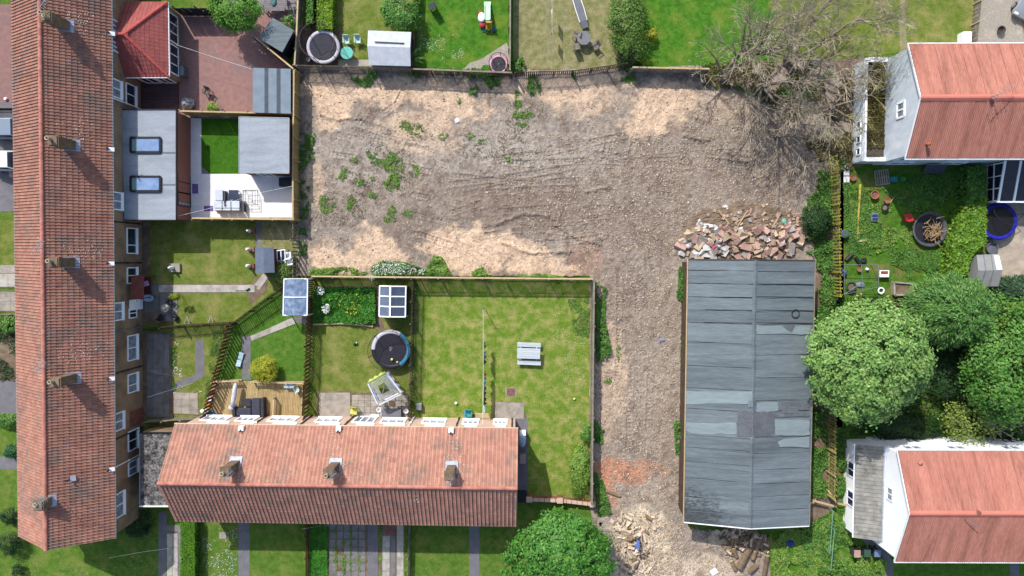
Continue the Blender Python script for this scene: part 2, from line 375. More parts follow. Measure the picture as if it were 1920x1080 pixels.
# --- block paved yard and patio of the terrace
area('yard_paved', [(258,20),(545,20),(545,215),(258,215)], PAVE_P, .004)
p = area('patio_pale', [(350,216),(556,216),(556,412),(350,412)], SLAB_D, .006)
slabs(p, rect(378,326,548,408), 9, 5, SLAB_W, .006, jit=.001); slabs(p, rect(358,222,378,408), 1, 9, SLAB_W, .006, jit=.001)
area('lawn_artificial', [(378,223),(450,223),(450,326),(396,326),(378,312)], grass('grass_artificial', (72,122,30), (58,104,24), (80,128,36)), .05)
p = area('deck_dark', rect(258,150,336,206), DECK_D, .01); slabs(p, rect(260,151,335,205), 1, 9, DECK_D, .02, .05, name='plank')
# --- top gardens
area('lawn_top_a', rect(556,-80,780,128), G_olive, .0); area('lawn_top_b', rect(778,-80,962,134), G_bright, .004)
area('lawn_top_c', rect(956,-80,1225,130), G_dry, .002); area('lawn_top_d', [(1188,-80),(1440,-80),(1425,-40),(1452,-10),(1438,12),(1462,26),(1440,48),(1470,62),(1450,84),(1458,110),(1430,126),(1188,126)], G_bright, .006)
area('lawn_top_e', [(1420,-80),(1830,-80),(1822,86),(1600,108),(1420,140)], G_olive, .003)
area('gravel_top_right', [(1835,-80),(1900,-80),(1918,60),(1935,100),(1825,100)], GRAVEL, .006); area('drive_top_right', [(1888,-80),(2010,-80),(2010,110),(1922,100)], M('drive_brown',(172,140,110),(150,120,96),2,bump=.3,fine=.12), .004)
area('path_top_b', [(906,122),(898,134),(866,134),(880,118),(900,112),(950,80),(958,100),(956,120)], GRAVEL, .008)
WORN = M('worn_track',(160,150,116),(138,134,92),2,(118,126,70),1.2,.55,fine=.25,fscale=10,bump=.6)
area('path_top_c', [(1027,-80),(1035,-80),(1037,0),(1034,40),(1037,80),(1033,112),(1025,114),(1027,60),(1024,20)], WORN, .006); area('path_top_a', rect(586,-80,596,50), ASPH, .006)
area('path_top_e', [(1683,-80),(1696,-80),(1699,-20),(1696,30),(1702,100),(1688,105),(1685,50),(1688,10)], WORN, .008)
area('yard_top_left', rect(430,-80,558,120), SLAB_D, .0); area('yard_tramp_top', rect(562,52,640,126), SOILM, .008)
area('slab_strip_top', rect(634,112,700,124), SLAB, .02); area('lawn_black_shed', [(530,80),(556,60),(556,122),(540,118)], G_lush, .01)
# --- right yards
area('yard_right', [(1578,290),(2080,290),(2080,840),(1560,840)], grass('grass_rank', (92,136,44), (66,108,30), (140,126,80), .56), .0)
area('patio_right', [(1850,380),(2080,380),(2080,530),(1880,520),(1850,470)], M('patio_dusty',(206,190,168),(180,164,146),1.5,(150,146,136),.8,.55,bump=.4,fine=.15,fscale=9), .004)
area('strip_behind_shed', [(1500,280),(1582,280),(1582,700),(1575,960),(1512,1000)], SOILM, .0)
area('yard_bottom_right', [(1430,990),(1520,990),(1590,930),(1700,950),(1700,1160),(1430,1160)], grass('grass_weedy', (92,142,44), (68,112,30), (160,146,96), .55), .002)
area('front_bottom_right', rect(1660,1040,2080,1160), G_lush, .001); area('path_bottom_far_right', rect(1893,1040,1911,1160), ASPH, .008)
area('yard_path_house', [(1598,1000),(1650,1000),(1676,1060),(1668,1160),(1652,1160),(1655,1040)], ASPH, .006)
area('bed_house_upper', [(1560,60),(1620,100),(1620,310),(1575,320),(1540,300)], SOILM, .002)

# ================= the cleared plot: churned soil with relief
DIRT = [(556,126),(700,126),(900,130),(1185,128),(1300,122),(1420,120),(1560,110),(1600,200),(1585,300),(1530,340),(1525,420),(1540,500),(1300,480),(1290,500),(1290,990),(1440,1000),(1450,1160),(1120,1160),(1105,940),(1105,518),(556,518)]
dp = PP(DIRT); st = .065
xs = np.arange(min(p.x for p in dp), max(p.x for p in dp), st); ys = np.arange(min(p.y for p in dp), max(p.y for p in dp), st)
nx, ny = len(xs), len(ys); gx, gy = np.meshgrid(xs, ys, indexing='ij'); fx, fy = gx.ravel(), gy.ravel()
wob = .25*(fbm(fx, fy, 1.1, 5)-.5)
inside = inpoly(fx+wob, fy+wob, [(p.x, p.y) for p in dp])
def toworld(lst): return [(P(a, b).x, P(a, b).y, c/21.33, d/21.33, e) for a, b, c, d, e in lst]
edge = fbm(fx, fy, .9, 31, 5)-.5
def patches(lst, soft=.35, rag=1.5):
    m = np.zeros(len(fx))
    for cx, cy, rx, ry, s in toworld(lst):
        d = np.hypot((fx-cx)/rx, (fy-cy)/ry)+edge*rag
        m = np.maximum(m, s*np.clip((1.0-d)/soft+.5, 0, 1))
    return m
sand = patches([(625,190,48,44,1),(600,165,35,25,1),(655,165,50,25,.8),(615,235,30,16,.8),(735,175,65,32,.95),(800,175,60,30,1),(850,195,60,36,.9),(790,235,70,28,.65),
    (965,165,45,24,.9),(1060,172,75,24,.9),(1110,190,60,30,.6),(1225,200,50,50,1),(1265,190,35,40,.8),(1200,235,40,22,.7),(1350,200,60,30,.35),
    (690,472,48,44,1),(735,490,30,22,.9),(610,485,36,32,1),(650,505,60,14,.8),(590,340,20,45,.6),(870,470,62,42,1),(930,472,60,36,1),(985,490,60,26,.95),(1040,510,40,12,.7),(830,450,30,16,.9),
    (800,270,70,22,.45),(1150,690,30,75,.6),(1140,770,26,60,.45)])
orange = patches([(1160,885,48,26,1),(1200,880,40,20,.6),(1140,925,20,30,.7),(1105,480,40,30,.25)], .5)
saw = patches([(1195,985,40,34,1),(1230,1000,26,26,.8),(1200,1050,56,40,.9),(1250,1075,50,34,.7),(1350,1010,34,16,.6),(1330,1065,50,24,.6)], .5)
dark = patches([(1000,390,150,55,1),(760,430,80,40,.8),(1190,420,110,60,.8),(1240,330,110,70,.55),(1420,330,110,60,.8),(1420,250,110,60,.5),(900,360,70,40,.8),(640,400,60,50,.45),(1180,560,70,80,.4),(700,190,20,30,.4)], .9, 1.2)
cool = patches([(950,290,170,50,1),(650,300,70,60,.8),(640,420,60,40,.7),(1100,300,70,40,.7)], .9, 1.3)
n1 = fbm(fx, fy, .35, 3); n2 = fbm(fx, fy, 1.6, 8); n3 = fbm(fx, fy, 5.0, 12, 3)
def c3(c): return np.array(lin(c)[:3])
def mixc(a, c, m): return a*(1-m[:, None])+c3(c)[None]*m[:, None]
colr = np.repeat(c3((170,156,142))[None], len(fx), 0)
colr = mixc(colr, (152,138,124), np.clip((n1-.42)*5, 0, 1)*.6); colr = mixc(colr, (178,168,157), cool*.75); colr = mixc(colr, (140,124,111), dark*.85)
colr = mixc(colr, (226,196,166), sand); colr = mixc(colr, (204,138,104), orange*.85); colr = mixc(colr, (238,218,188), saw*.9)
colr = mixc(colr, (120,102,90), np.clip((n2-.54)*6, 0, 1)*.6*(1-.55*sand)); colr *= (.64+.72*n3)[:, None]
zz = .05+.16*(n1-.5)+.09*(n2-.5)+.05*(n3-.5)*(1-.5*sand)+.06*sand+.05*(fbm(fx, fy, 2.6, 44, 3)-.5)+.022*(fbm(fx, fy, 9.0, 61, 2)-.5)*(1-.5*sand)
# caterpillar and wheel tracks
brk = np.clip((fbm(fx, fy, .45, 88, 4)-.43)*7, 0, 1)
def track(pts, wd, depth=.05, per=.24, gauge=0):
    global zz
    w2 = [P(a, b) for a, b in pts]; L0 = 0
    for i in range(len(w2)-1):
        a, b = w2[i], w2[i+1]; d = b-a; L = d.length; ux, uy = d.x/L, d.y/L
        al = (fx-a.x)*ux+(fy-a.y)*uy; ac = (fx-a.x)*-uy+(fy-a.y)*ux
        for off in ((-gauge/2, gauge/2) if gauge else (0,)):
            q = np.abs(ac-off+.08*(n1-.5)); m = (al > -.05) & (al < L+.05)
            prof = np.where(q < wd/2, -depth*(.6+.5*np.sin((al+L0)*2*math.pi/per)), np.where(q < wd/2+.14, depth*.7, 0))
            zz += np.where(m, prof, 0)*brk
        L0 += L
for t in ([(640,205),(680,230),(740,250),(800,262),(880,275),(1000,285)], [(650,235),(720,262),(800,280),(900,300)], [(640,160),(690,175),(700,210),(680,240)],
    [(760,165),(745,195),(720,212)], [(870,365),(940,350),(1010,335),(1080,320)], [(860,430),(930,428),(1000,415),(1090,410),(1180,400)], [(880,445),(960,432),(1050,428)],
    [(720,430),(790,440),(850,460)], [(800,405),(850,398),(900,380)], [(900,300),(1000,290),(1100,285),(1200,300),(1280,290)], [(1050,460),(1090,455),(1150,470),(1180,500),(1195,560),(1200,700)],
    [(1230,500),(1230,600),(1225,750),(1215,900)], [(1160,520),(1160,620),(1155,760)], [(1220,270),(1300,275),(1400,270)], [(1220,300),(1320,300),(1400,310)], [(1140,260),(1130,300),(1128,340)], [(1190,255),(1180,310)],
    [(870,500),(960,490),(1030,488),(1080,470)], [(590,190),(600,230),(640,250)], [(820,180),(830,215),(800,235)], [(960,420),(1010,440),(1080,450),(1150,440)]):
    track(t, random.uniform(.32,.5), random.uniform(.03,.055), random.uniform(.26,.34), 0)
for t in ([(620,270),(720,285),(840,310),(980,325),(1120,318),(1280,330)], [(900,380),(1020,372),(1140,372),(1260,385)], [(1000,440),(1120,430),(1200,470),(1215,560),(1200,700),(1195,850)], [(600,330),(680,350),(760,380),(860,400)], [(1290,240),(1380,280),(1440,340)], [(820,330),(920,318),(1040,300),(1180,270)]):
    track(t, .42, .045, .34, 1.7)
# lips where the blade scraped the ground
for t in ([(1040,420),(1090,455),(1140,440)], [(940,455),(1000,475),(1070,470)], [(1030,405),(980,400),(930,420)], [(1100,360),(1140,350)], [(600,215),(640,225),(680,222)], [(1280,255),(1330,262)]):
    w2 = [P(a, b) for a, b in t]
    for a, b in zip(w2[:-1], w2[1:]):
        d = b-a; L = d.length; al = (fx-a.x)*d.x/L+(fy-a.y)*d.y/L; ac = (fx-a.x)*-d.y/L+(fy-a.y)*d.x/L+.4*(n2-.5)
        zz += np.where((al > 0) & (al < L), .13*np.exp(-(ac/.16)**2), 0)
rim = np.zeros(len(fx))
cell = inside.reshape(nx, ny); cellq = cell[:-1,:-1] & cell[1:,:-1] & cell[1:,1:] & cell[:-1,1:]
idx = np.arange(nx*ny).reshape(nx, ny); q = np.stack([idx[:-1,:-1][cellq], idx[1:,:-1][cellq], idx[1:,1:][cellq], idx[:-1,1:][cellq]], 1)
used = np.unique(q); remap = np.full(nx*ny, -1); remap[used] = np.arange(len(used)); q = remap[q]
DZ = lambda x, y: float(zz.reshape(nx, ny)[min(nx-1, max(0, int((x-xs[0])/st))), min(ny-1, max(0, int((y-ys[0])/st)))])
zz = np.maximum(zz, -.01)+.004
md = bpy.data.materials.new('churned_soil'); md.use_nodes = True; n = md.node_tree.nodes; l = md.node_tree.links; b = n['Principled BSDF']; b.inputs['Roughness'].default_value = .95; b.inputs['Specular IOR Level'].default_value = .1
at = n.new('ShaderNodeAttribute'); at.attribute_name = 'soil'; gp = n.new('ShaderNodeNewGeometry'); t1 = n.new('ShaderNodeTexNoise'); t1.inputs['Scale'].default_value = 11; t1.inputs['Detail'].default_value = 6; l.new(gp.outputs['Position'], t1.inputs['Vector'])
hs = n.new('ShaderNodeHueSaturation'); mr = n.new('ShaderNodeMapRange'); mr.inputs[1].default_value = .3; mr.inputs[2].default_value = .7; mr.inputs[3].default_value = .72; mr.inputs[4].default_value = 1.28
l.new(t1.outputs['Fac'], mr.inputs[0]); l.new(mr.outputs[0], hs.inputs['Value']); l.new(at.outputs['Color'], hs.inputs['Color']); l.new(hs.outputs[0], b.inputs['Base Color'])
bp = n.new('ShaderNodeBump'); bp.inputs['Strength'].default_value = .8; bp.inputs['Distance'].default_value = .06; l.new(t1.outputs['Fac'], bp.inputs['Height']); l.new(bp.outputs[0], b.inputs['Normal'])
vv = np.stack([fx, fy, zz], 1)[used]; ca = np.concatenate([np.clip(colr[used], 0, .9), np.ones((len(used), 1))], 1)
tag(npmesh('cleared_soil', vv, q, md, attr={'soil': ca}, smooth=True), kind='structure')
# stones and grit strewn over it
def rocks(name, pts, size, m, zoff=0):
    n = len(pts); base = np.array([(1,0,0),(0,1,0),(-1,0,0),(0,-1,0),(0,0,1),(0,0,-.6)], float)
    v = np.repeat(base[None], n, 0)*RNG.uniform(.55, 1.25, (n, 6, 1)); a = RNG.uniform(0, 6.28, n); c, s = np.cos(a), np.sin(a)
    sc = np.stack([size*RNG.uniform(.8, 1.5, n), size*RNG.uniform(.5, 1, n), size*RNG.uniform(.4, .8, n)], 1); v = v*sc[:, None]
    x = v[..., 0]*c[:, None]-v[..., 1]*s[:, None]; y = v[..., 0]*s[:, None]+v[..., 1]*c[:, None]
    z = np.array([DZ(p[0], p[1]) for p in pts])+zoff
    v = np.stack([x+pts[:, 0:1], y+pts[:, 1:2], v[..., 2]+z[:, None]], 2).reshape(-1, 3)
    f = np.array([(0,1,4),(1,2,4),(2,3,4),(3,0,4),(1,0,5),(2,1,5),(3,2,5),(0,3,5)]); f = (f[None]+(np.arange(n)*6)[:, None, None]).reshape(-1, 3)
    return tag(npmesh(name, v, f, m, loops=3), kind='stuff')
STONE = M('stone_chips', (222,210,196), (180,164,150), 3, isl=.3, fine=.1)
STONE_D = M('stone_dark', (176,156,140), (150,130,116), 3, isl=.3)
def rpts(poly, n): return sample_poly([(p.x, p.y) for p in PP(poly)], n)
MAIN = [(570,140),(1300,135),(1290,480),(1112,515),(570,510)]; LANE = [(1120,520),(1282,500),(1282,985),(1430,1010),(1430,1078),(1160,1078),(1120,930)]
pts = np.concatenate([rpts(MAIN, 3200), rpts([(900,250),(1290,250),(1290,480),(1000,470)], 1500), rpts([(1280,180),(1480,230),(1500,385),(1290,420)], 1300), rpts(LANE, 5200)])
tag(rocks('stone_chips', pts, np.clip(RNG.lognormal(-3.25, .5, len(pts)), .015, .14), STONE), 'pale stone chips strewn over the cleared soil', 'stones')
pts = np.concatenate([rpts(MAIN, 2200), rpts(LANE, 2600)])
tag(rocks('soil_clods', pts, np.clip(RNG.lognormal(-3.1, .45, len(pts)), .03, .13), STONE_D), 'dark crumbs of soil lying over the cleared plot', 'soil')

def chips(name, label, pts, m, lo, hi):
    n = len(pts); L = RNG.uniform(lo, hi, n); W = RNG.uniform(.012, .03, n); a = RNG.uniform(0, 6.28, n); t = RNG.uniform(-.2, .2, n)
    z = np.array([DZ(x, y) for x, y in pts])+.015; c, s_ = np.cos(a), np.sin(a); V_ = []
    for sx, sy in ((-1,-1),(1,-1),(1,1),(-1,1)): V_.append(np.stack([pts[:,0]+sx*L*c/2-sy*W*s_, pts[:,1]+sx*L*s_/2+sy*W*c, z+sx*t*L/2+.01], 1))
    bot = [v-np.array([0,0,.025]) for v in V_]; v = np.stack(V_+bot, 1).reshape(-1, 3); f = np.array([(0,1,2,3),(0,4,5,1),(1,5,6,2),(2,6,7,3),(3,7,4,0)]); f = (f[None]+(np.arange(n)*8)[:,None,None]).reshape(-1, 4)
    tag(npmesh(name, v, f, m), label, 'debris', kind='stuff')
chips('wood_chips', 'pale splinters scattered over the cleared soil', np.concatenate([rpts(MAIN, 2200), rpts([(900,250),(1290,250),(1290,480),(1000,470)], 2600), rpts([(1280,180),(1480,230),(1500,385),(1290,420)], 1200), rpts(LANE, 3200), rpts([(1150,960),(1280,980),(1280,1078),(1160,1078)], 1500)]), M('wood_chip', (216,198,174), (176,154,130), 4, isl=.25), .08, .3)
# ================= building helpers
def window(par, c, al, nr, wd, z0, z1, fm=W_upvc, bars=(.5,), trans=None, glass=None, name='window', ft=.09, sill=False):
    c = Vector((c[0], c[1], 0)); al = Vector(al).normalized(); nr = Vector(nr).normalized(); mb = MB()
    a = c-al*wd/2+nr*.03; b = c+al*wd/2+nr*.03; zz0 = V(0,0,z0); zz1 = V(0,0,z1)
    up = nr
    mb.beam(a+zz0, b+zz0, .1, ft, (0,0,1)); mb.beam(a+zz1, b+zz1, .1, ft, (0,0,1))
    mb.beam(a+zz0, a+zz1, ft, .1, nr); mb.beam(b+zz0, b+zz1, ft, .1, nr)
    for f in bars: mb.beam(a.lerp(b, f)+zz0, a.lerp(b, f)+zz1, ft*.8, .09, nr)
    if trans: mb.beam(a+V(0,0,trans), b+V(0,0,trans), .09, ft*.7)
    if sill: mb.beam(a-al*.08+nr*.05+zz0-V(0,0,.09), b+al*.08+nr*.05+zz0-V(0,0,.09), .22, .07)
    w = mb.build(name, fm, par)
    pm = MB(); pm.beam(a-nr*.015+V(0,0,(z0+z1)/2), b-nr*.015+V(0,0,(z0+z1)/2), .03, z1-z0, (0,0,1)); pm.build('pane', glass or GLASS, w)
    return w
def tile_face(mb, poly, tw=.29, tc=.36, lift=.045, roll=.05, jit=.006):
    e0, e1 = Vector(poly[0]), Vector(poly[1]); u = (e1-e0).normalized(); nrm = (e1-e0).cross(Vector(poly[-1])-e0).normalized()
    if nrm.z < 0: nrm = -nrm
    v = nrm.cross(u)
    if v.dot(Vector(poly[-1])-e0) < 0: v = -v
    p2 = [((Vector(p)-e0).dot(u), (Vector(p)-e0).dot(v)) for p in poly]
    x0 = min(p[0] for p in p2); x1 = max(p[0] for p in p2); h = max(p[1] for p in p2)
    nc = max(1, round((x1-x0)/tw)); nr = max(1, round(h/tc)); tw = (x1-x0)/nc; tc = h/nr
    cx, cy = np.meshgrid(x0+(np.arange(nc)+.5)*tw, (np.arange(nr)+.5)*tc, indexing='ij')
    ok = inpoly(cx.ravel(), cy.ravel(), p2).reshape(nc, nr)
    prof = ((0,.0),(.55,.0),(.76,roll),(.93,roll*.2)); F_ = []
    for i in range(nc):
        for j in range(nr):
            if not ok[i, j]: continue
            jz = random.uniform(-jit, jit); a = x0+i*tw; b = j*tc-.03; c = (j+1)*tc+.02; vs = []
            for yy, lf in ((b, lift), (c, .012), (b, lift-.05)):
                for f, r in prof:
                    q = e0+u*(a+f*tw)+v*yy+nrm*(lf+jz+(r if yy != -9 else 0)); vs.append(q)
            mb.add(vs, [(0,1,5,4),(1,2,6,5),(2,3,7,6),(8,9,1,0),(9,10,2,1),(10,11,3,2)])
def ridge_run(par, a, b, m=RIDGE, r=.14, ln=.45):
    a = Vector(a); b = Vector(b); L = (b-a).length; n = max(1, round(L/ln)); d = (b-a)/n; mb = MB(); vs = []; fs = []; k = 7
    for i, (x, s) in enumerate(((-.5,1.0),(.5,.93))):
        for j in range(k):
            t = math.pi*j/(k-1); vs.append((x*d.length*1.02, r*s*math.cos(t)*1.15, r*s*math.sin(t)-.03))
    for j in range(k-1): fs.append((j, j+1, k+j+1, k+j))
    fs += [tuple(range(k)), tuple(range(2*k-1, k-1, -1))]
    me = mb.add(vs, fs).mesh('ridge_tile', m); rz = math.atan2(d.y, d.x); ry = -math.asin(d.z/d.length)
    for i in range(n): inst(me, 'ridge_tile', par, a+d*(i+.5), rot=(0, ry, rz+random.uniform(-.015,.015)))
def aerial(par, base, h, az, ln=1.2, m=METAL, name='aerial'):
    b = Vector(base); t = b+V(0,0,h); d = V(math.cos(az), math.sin(az), 0); s = V(-d.y, d.x, 0); mb = MB()
    mb.tube([b, t], .025, 5); mb.tube([t-d*ln*.3, t+d*ln*.7], .022, 5)
    for i in range(7): c = t-d*ln*.3+d*ln*i/6.0; w_ = .28 if i else .4; mb.tube([c-s*w_, c+s*w_], .014, 4)
    return mb.build(name, m, par)
def chimney(par, base, top, sx, sy, rz, pots, ztop_pot, rb, cap=True, m=None):
    c = Vector(base); mb = MB(); mb.box((c.x, c.y, rb), (sx, sy, top-rb), rz); mb.box((c.x, c.y, top), (sx+.12, sy+.12, .1), rz); mb.box((c.x, c.y, top+.1), (sx-.05, sy-.05, .08), rz)
    st = mb.build('chimney', m or M('chimney_render', (146,124,102), (112,94,78), 2, bump=.4, rnd=.1, fine=.12), par)
    for dx, dy, r in pots:
        q = (c.x+dx, c.y+dy, top+.15); MB().lathe(q, [(r*.9,0),(r*.8,.1),(r*.85,ztop_pot-top-.28),(r*1.1,ztop_pot-top-.24),(r*1.1,ztop_pot-top-.15),(r*.72,ztop_pot-top-.15),(r*.7,ztop_pot-top-.35)], 12).build('chimney_pot', POT_C, st, True)
    return st
def flashing(par, base, z, sx, sy, slope_axis, pitch, rz=0):
    mb = MB(); c = Vector(base); mb.box((c.x, c.y, z), (sx, sy, .03), rz, slope_axis); return mb.build('flashing', LEAD, par)
def downpipe(par, c, z0, z1, m=DMETAL, r=.05):
    mb = MB(); mb.tube([(c[0],c[1],z0),(c[0],c[1],z1)], r, 8)
    for z in (z0+.5, (z0+z1)/2, z1-.4): mb.box((c[0],c[1],z), (.14,.14,.05))
    return mb.build('downpipe', m, par)
def lerp2(a, b, t): return a.lerp(b, t)

# ================= long terrace on the left
ZE = 4.7; L0, L1 = P(22,-120,ZE), P(37,1008,ZE); R0, R1 = P(206,-120,ZE), P(214,1005,ZE)
ax = ((L1+R1)/2-(L0+R0)/2).normalized(); sd = V(-ax.y, ax.x, 0)   # sd points east
if sd.x < 0: sd = -sd
mid1 = (L1+R1)/2; half = ((R1-L1).dot(sd))/2; Lg = ((L1+R1)/2-(L0+R0)/2).length; mid0 = mid1-ax*Lg
ZR = 7.2
def T1(u, s, z): q = mid1-ax*u+sd*s; return V(q.x, q.y, z)      # u metres north of the south gable, s metres east of the ridge
terr = thing('terraced_house', T1(0,0,0), 'long brown roughcast terrace with weathered red pantile roof along the left edge', 'house')
hw = half-.28; mb = MB(); U0, U1 = .15, Lg-.1
for s in (-hw, hw):
    a, b, c, d = T1(U0,s-.13,0), T1(U1,s-.13,0), T1(U1,s+.13,0), T1(U0,s+.13,0); mb.hexa([a,b,c,d], [q+V(0,0,ZE-.02) for q in (a,b,c,d)])
for u in (U0+.13, U1-.13):
    pts = [T1(u-.12,-hw+.131,0), T1(u-.12,hw-.131,0), T1(u-.12,hw-.131,ZE-.05), T1(u-.12,0,ZR-.25), T1(u-.12,-hw+.131,ZE-.05)]
    q = [p-ax*(-.24) for p in pts]; n = 5; mb.add(pts+q, [(0,1,2,3,4),(9,8,7,6,5)]+[(i,(i+1)%5,5+(i+1)%5,5+i) for i in range(5)])
mb.build('wall', ROUGHCAST, terr)
mb = MB(); mb.slab([T1(0,half,ZE),T1(Lg,half,ZE),T1(Lg,0,ZR),T1(0,0,ZR)], .1); mb.slab([T1(Lg,-half,ZE),T1(0,-half,ZE),T1(0,0,ZR),T1(Lg,0,ZR)], .1)
mb.build('roof_deck', WOOD_D, terr)
mb = MB(); tile_face(mb, [T1(-.05,half+.04,ZE),T1(Lg,half+.04,ZE),T1(Lg,0,ZR),T1(-.05,0,ZR)], .25, .38, .05, .07); tile_face(mb, [T1(Lg,-half-.04,ZE),T1(-.05,-half-.04,ZE),T1(-.05,0,ZR),T1(Lg,0,ZR)], .25, .38, .05, .07)
tag(mb.build('roof_tiles', TILE_L, terr), kind='stuff')
ridge_run(terr, T1(-.05,0,ZR+.05), T1(Lg,0,ZR+.05))
mb = MB(); mb.tube([T1(-.05,half+.1,ZE-.06),T1(Lg,half+.1,ZE-.06)], .06, 8); mb.build('gutter', M('gutter_grey',(176,178,182),rough=.5), terr)
mb = MB(); mb.tube([T1(-.05,-half-.1,ZE-.06),T1(Lg,-half-.1,ZE-.06)], .06, 8); mb.build('gutter', MATS['gutter_grey'], terr)
mb = MB(); mb.beam(T1(-.03,half,ZE-.08),T1(-.03,0,ZR-.08),.06,.16); mb.beam(T1(-.03,-half,ZE-.08),T1(-.03,0,ZR-.08),.06,.16); mb.build('verge_board', WOOD_P, terr)
nE = sd; alN = -ax
def terr_u(py, z, px=245): return (P(px, py, z)-mid1).dot(-ax)
for y0, y1, br, tr, gl in ((159,197,(.5,),None,None),(428,475,(.33,),None,None),(502,531,(.5,),None,None),(629,675,(.5,),None,GLASS_L),(701,735,(.4,),None,GLASS_L),(807,843,(.5,),None,None),(864,889,(.5,),None,GLASS_L)):
    u0, u1 = terr_u(y0,1.7), terr_u(y1,1.7); c = T1((u0+u1)/2, hw+.13, 0); window(terr, c, alN, nE, abs(u1-u0), 1.0, 2.35, bars=br, trans=tr, glass=gl, sill=True)
for y0, y1 in ((40,60),(81,97),(150,183),(361,393),(568,600),(774,806),(924,968)):
    u0, u1 = terr_u(y0,3.7,215), terr_u(y1,3.7,215); c = T1((u0+u1)/2, hw+.13, 0); window(terr, c, alN, nE, abs(u1-u0), 3.15, 4.4, bars=(.5,), glass=GLASS_L, sill=True)
# west face, out of the picture
for k in range(14): window(terr, T1(4+k*3.6, -hw-.13, 0), alN, -nE, 1.5, (1.0 if k%2 else 3.1), (2.3 if k%2 else 4.3))
u0, u1 = terr_u(562,1.4), terr_u(596,1.4)
c = T1((u0+u1)/2-.35, hw+.13, 0); window(terr, c, alN, nE, .8, 1.0, 2.1, bars=(.5,))
c = T1((u0+u1)/2+.35, hw+.18, 0); d = MB(); d.box((c.x,c.y,.05),(.08,.9,2.0), math.atan2(ax.y,ax.x)+math.pi/2); d = d.build('door', W_upvc, terr); MB().box((c.x+.07,c.y+.35,1.05),(.05,.12,.04)).build('door_handle', DMETAL, d)
c = T1(terr_u(782,1.2), hw+.16, 0); d = MB(); d.box((c.x,c.y,.05),(.1,1.3,2.0), math.atan2(ax.y,ax.x)+math.pi/2); d.build('boarded_door', BRICK, terr)
for y, mm in ((195,W_upvc),(418,DMETAL),(493,DMETAL),(617,METAL),(693,DMETAL),(812,DMETAL),(862,W_upvc)):
    downpipe(terr, T1(terr_u(y,2.2), hw+.2, 0), .1, ZE-.15, mm)
def roofz(s): return ZR-(ZR-ZE)*abs(s)/half
for px, py, zt, zp in ((115,45,8.3,8.95),(124,270,8.1,8.75),(124,492,8.05,8.7),(127,711,8.05,8.7),(95,936,8.0,8.35)):
    b = P(px, py, 6.7); u = (b-mid1).dot(-ax); s = (b-mid1).dot(sd); b = T1(u, s, 0); rb = roofz(s)-.5
    chimney(terr, b, zt, .72, .72, 0, [(-.12,.1,.15)]+([(.14,-.12,.12)] if py<100 else []), zp, rb)
    f = T1(u, s+.1, roofz(s+.1)+.05); MB().box((f.x,f.y,f.z),(1.15,.95,.05),0,(0,math.atan2(ZR-ZE,half))).build('flashing', LEAD, terr)
for px, py in ((207,63),(206,280),(206,494),(207,710),(207,880)):
    b = P(px,py,5.0); MB().tube([b-V(0,0,.3), b+V(0,0,.45)], .06, 8).build('vent_pipe', DMETAL, terr); MB().box((b.x+.12,b.y,b.z-.02),(.4,.32,.06),0,(0,.55)).build('vent_flashing', W_white, terr)
b = P(133,898,6.3); MB().tube([b-V(0,0,.3), b+V(0,0,.55)], .07, 8).build('vent_pipe', DMETAL, terr); MB().box((b.x+.2,b.y+.05,b.z+.05),(.4,.4,.06),0,(0,.55)).build('vent_flashing', LEAD, terr)
for px, py, az in ((70,466,1.1),(72,692,1.0),(72,945,.6),(80,6,.9)):
    b = P(px,py,8.9); aerial(terr, b-V(0,0,1.7), 1.7, az, 1.0)
# clay-coloured porch against the terrace
pr = thing('porch_canopy', P(262,540), 'dark red lean-to porch roof against the terrace above the pink cushion', 'porch')
mb = MB(); mb.slab([P(246,517,2.5),P(246,560,2.5),P(270,562,2.1),P(270,515,2.1)], .08); mb.build('roof', M('porch_red',(128,70,58),(108,58,50),2,rough=.8), pr)
for px, py in ((269,518),(269,559)): q = P(px,py,2.0); MB().box((q.x-.08,q.y,0),(.08,.08,2.0)).build('post', WOOD_D, pr)

# ================= lower terrace
ZE2 = 4.75; N0, N1 = P(327,797,ZE2), P(972,805,ZE2); S0, S1 = P(330,975,ZE2), P(967,985,ZE2)
a2 = ((N1+S1)/2-(N0+S0)/2); L2 = a2.length; a2.normalize(); n2v = V(-a2.y, a2.x, 0); m2 = (N0+S0)/2; h2 = ((N0-S0).dot(n2v)+(N1-S1).dot(n2v))/4; ZR2 = 7.45
def T2(u, s, z): q = m2+a2*u+n2v*s; return V(q.x, q.y, z)      # u east from west gable, s north of ridge
ter2 = thing('terraced_house', T2(0,0,0), 'pink rendered terrace with pale red tile roof running across the lower middle', 'house')
hw2 = h2-.34; mb = MB(); U0, U1 = .2, L2-.2
for s in (-hw2, hw2):
    a, b, c, d = T2(U0,s-.13,0), T2(U1,s-.13,0), T2(U1,s+.13,0), T2(U0,s+.13,0); mb.hexa([a,b,c,d], [q+V(0,0,ZE2+.02) for q in (a,b,c,d)])
for u in (U0, U1-.24):
    pts = [T2(u,-hw2+.131,0), T2(u,hw2-.131,0), T2(u,hw2-.131,ZE2-.05), T2(u,0,ZR2-.25), T2(u,-hw2+.131,ZE2-.05)]; q = [p+a2*.24 for p in pts]
    mb.add(pts+q, [(0,1,2,3,4),(9,8,7,6,5)]+[(i,(i+1)%5,5+(i+1)%5,5+i) for i in range(5)])
mb.build('wall', PINKCAST, ter2)
mb = MB(); mb.slab([T2(0,h2,ZE2),T2(L2,h2,ZE2),T2(L2,0,ZR2),T2(0,0,ZR2)], .1); mb.slab([T2(0,-h2,ZE2),T2(L2,-h2,ZE2),T2(L2,0,ZR2),T2(0,0,ZR2)], .1); mb.build('roof_deck', WOOD_D, ter2)
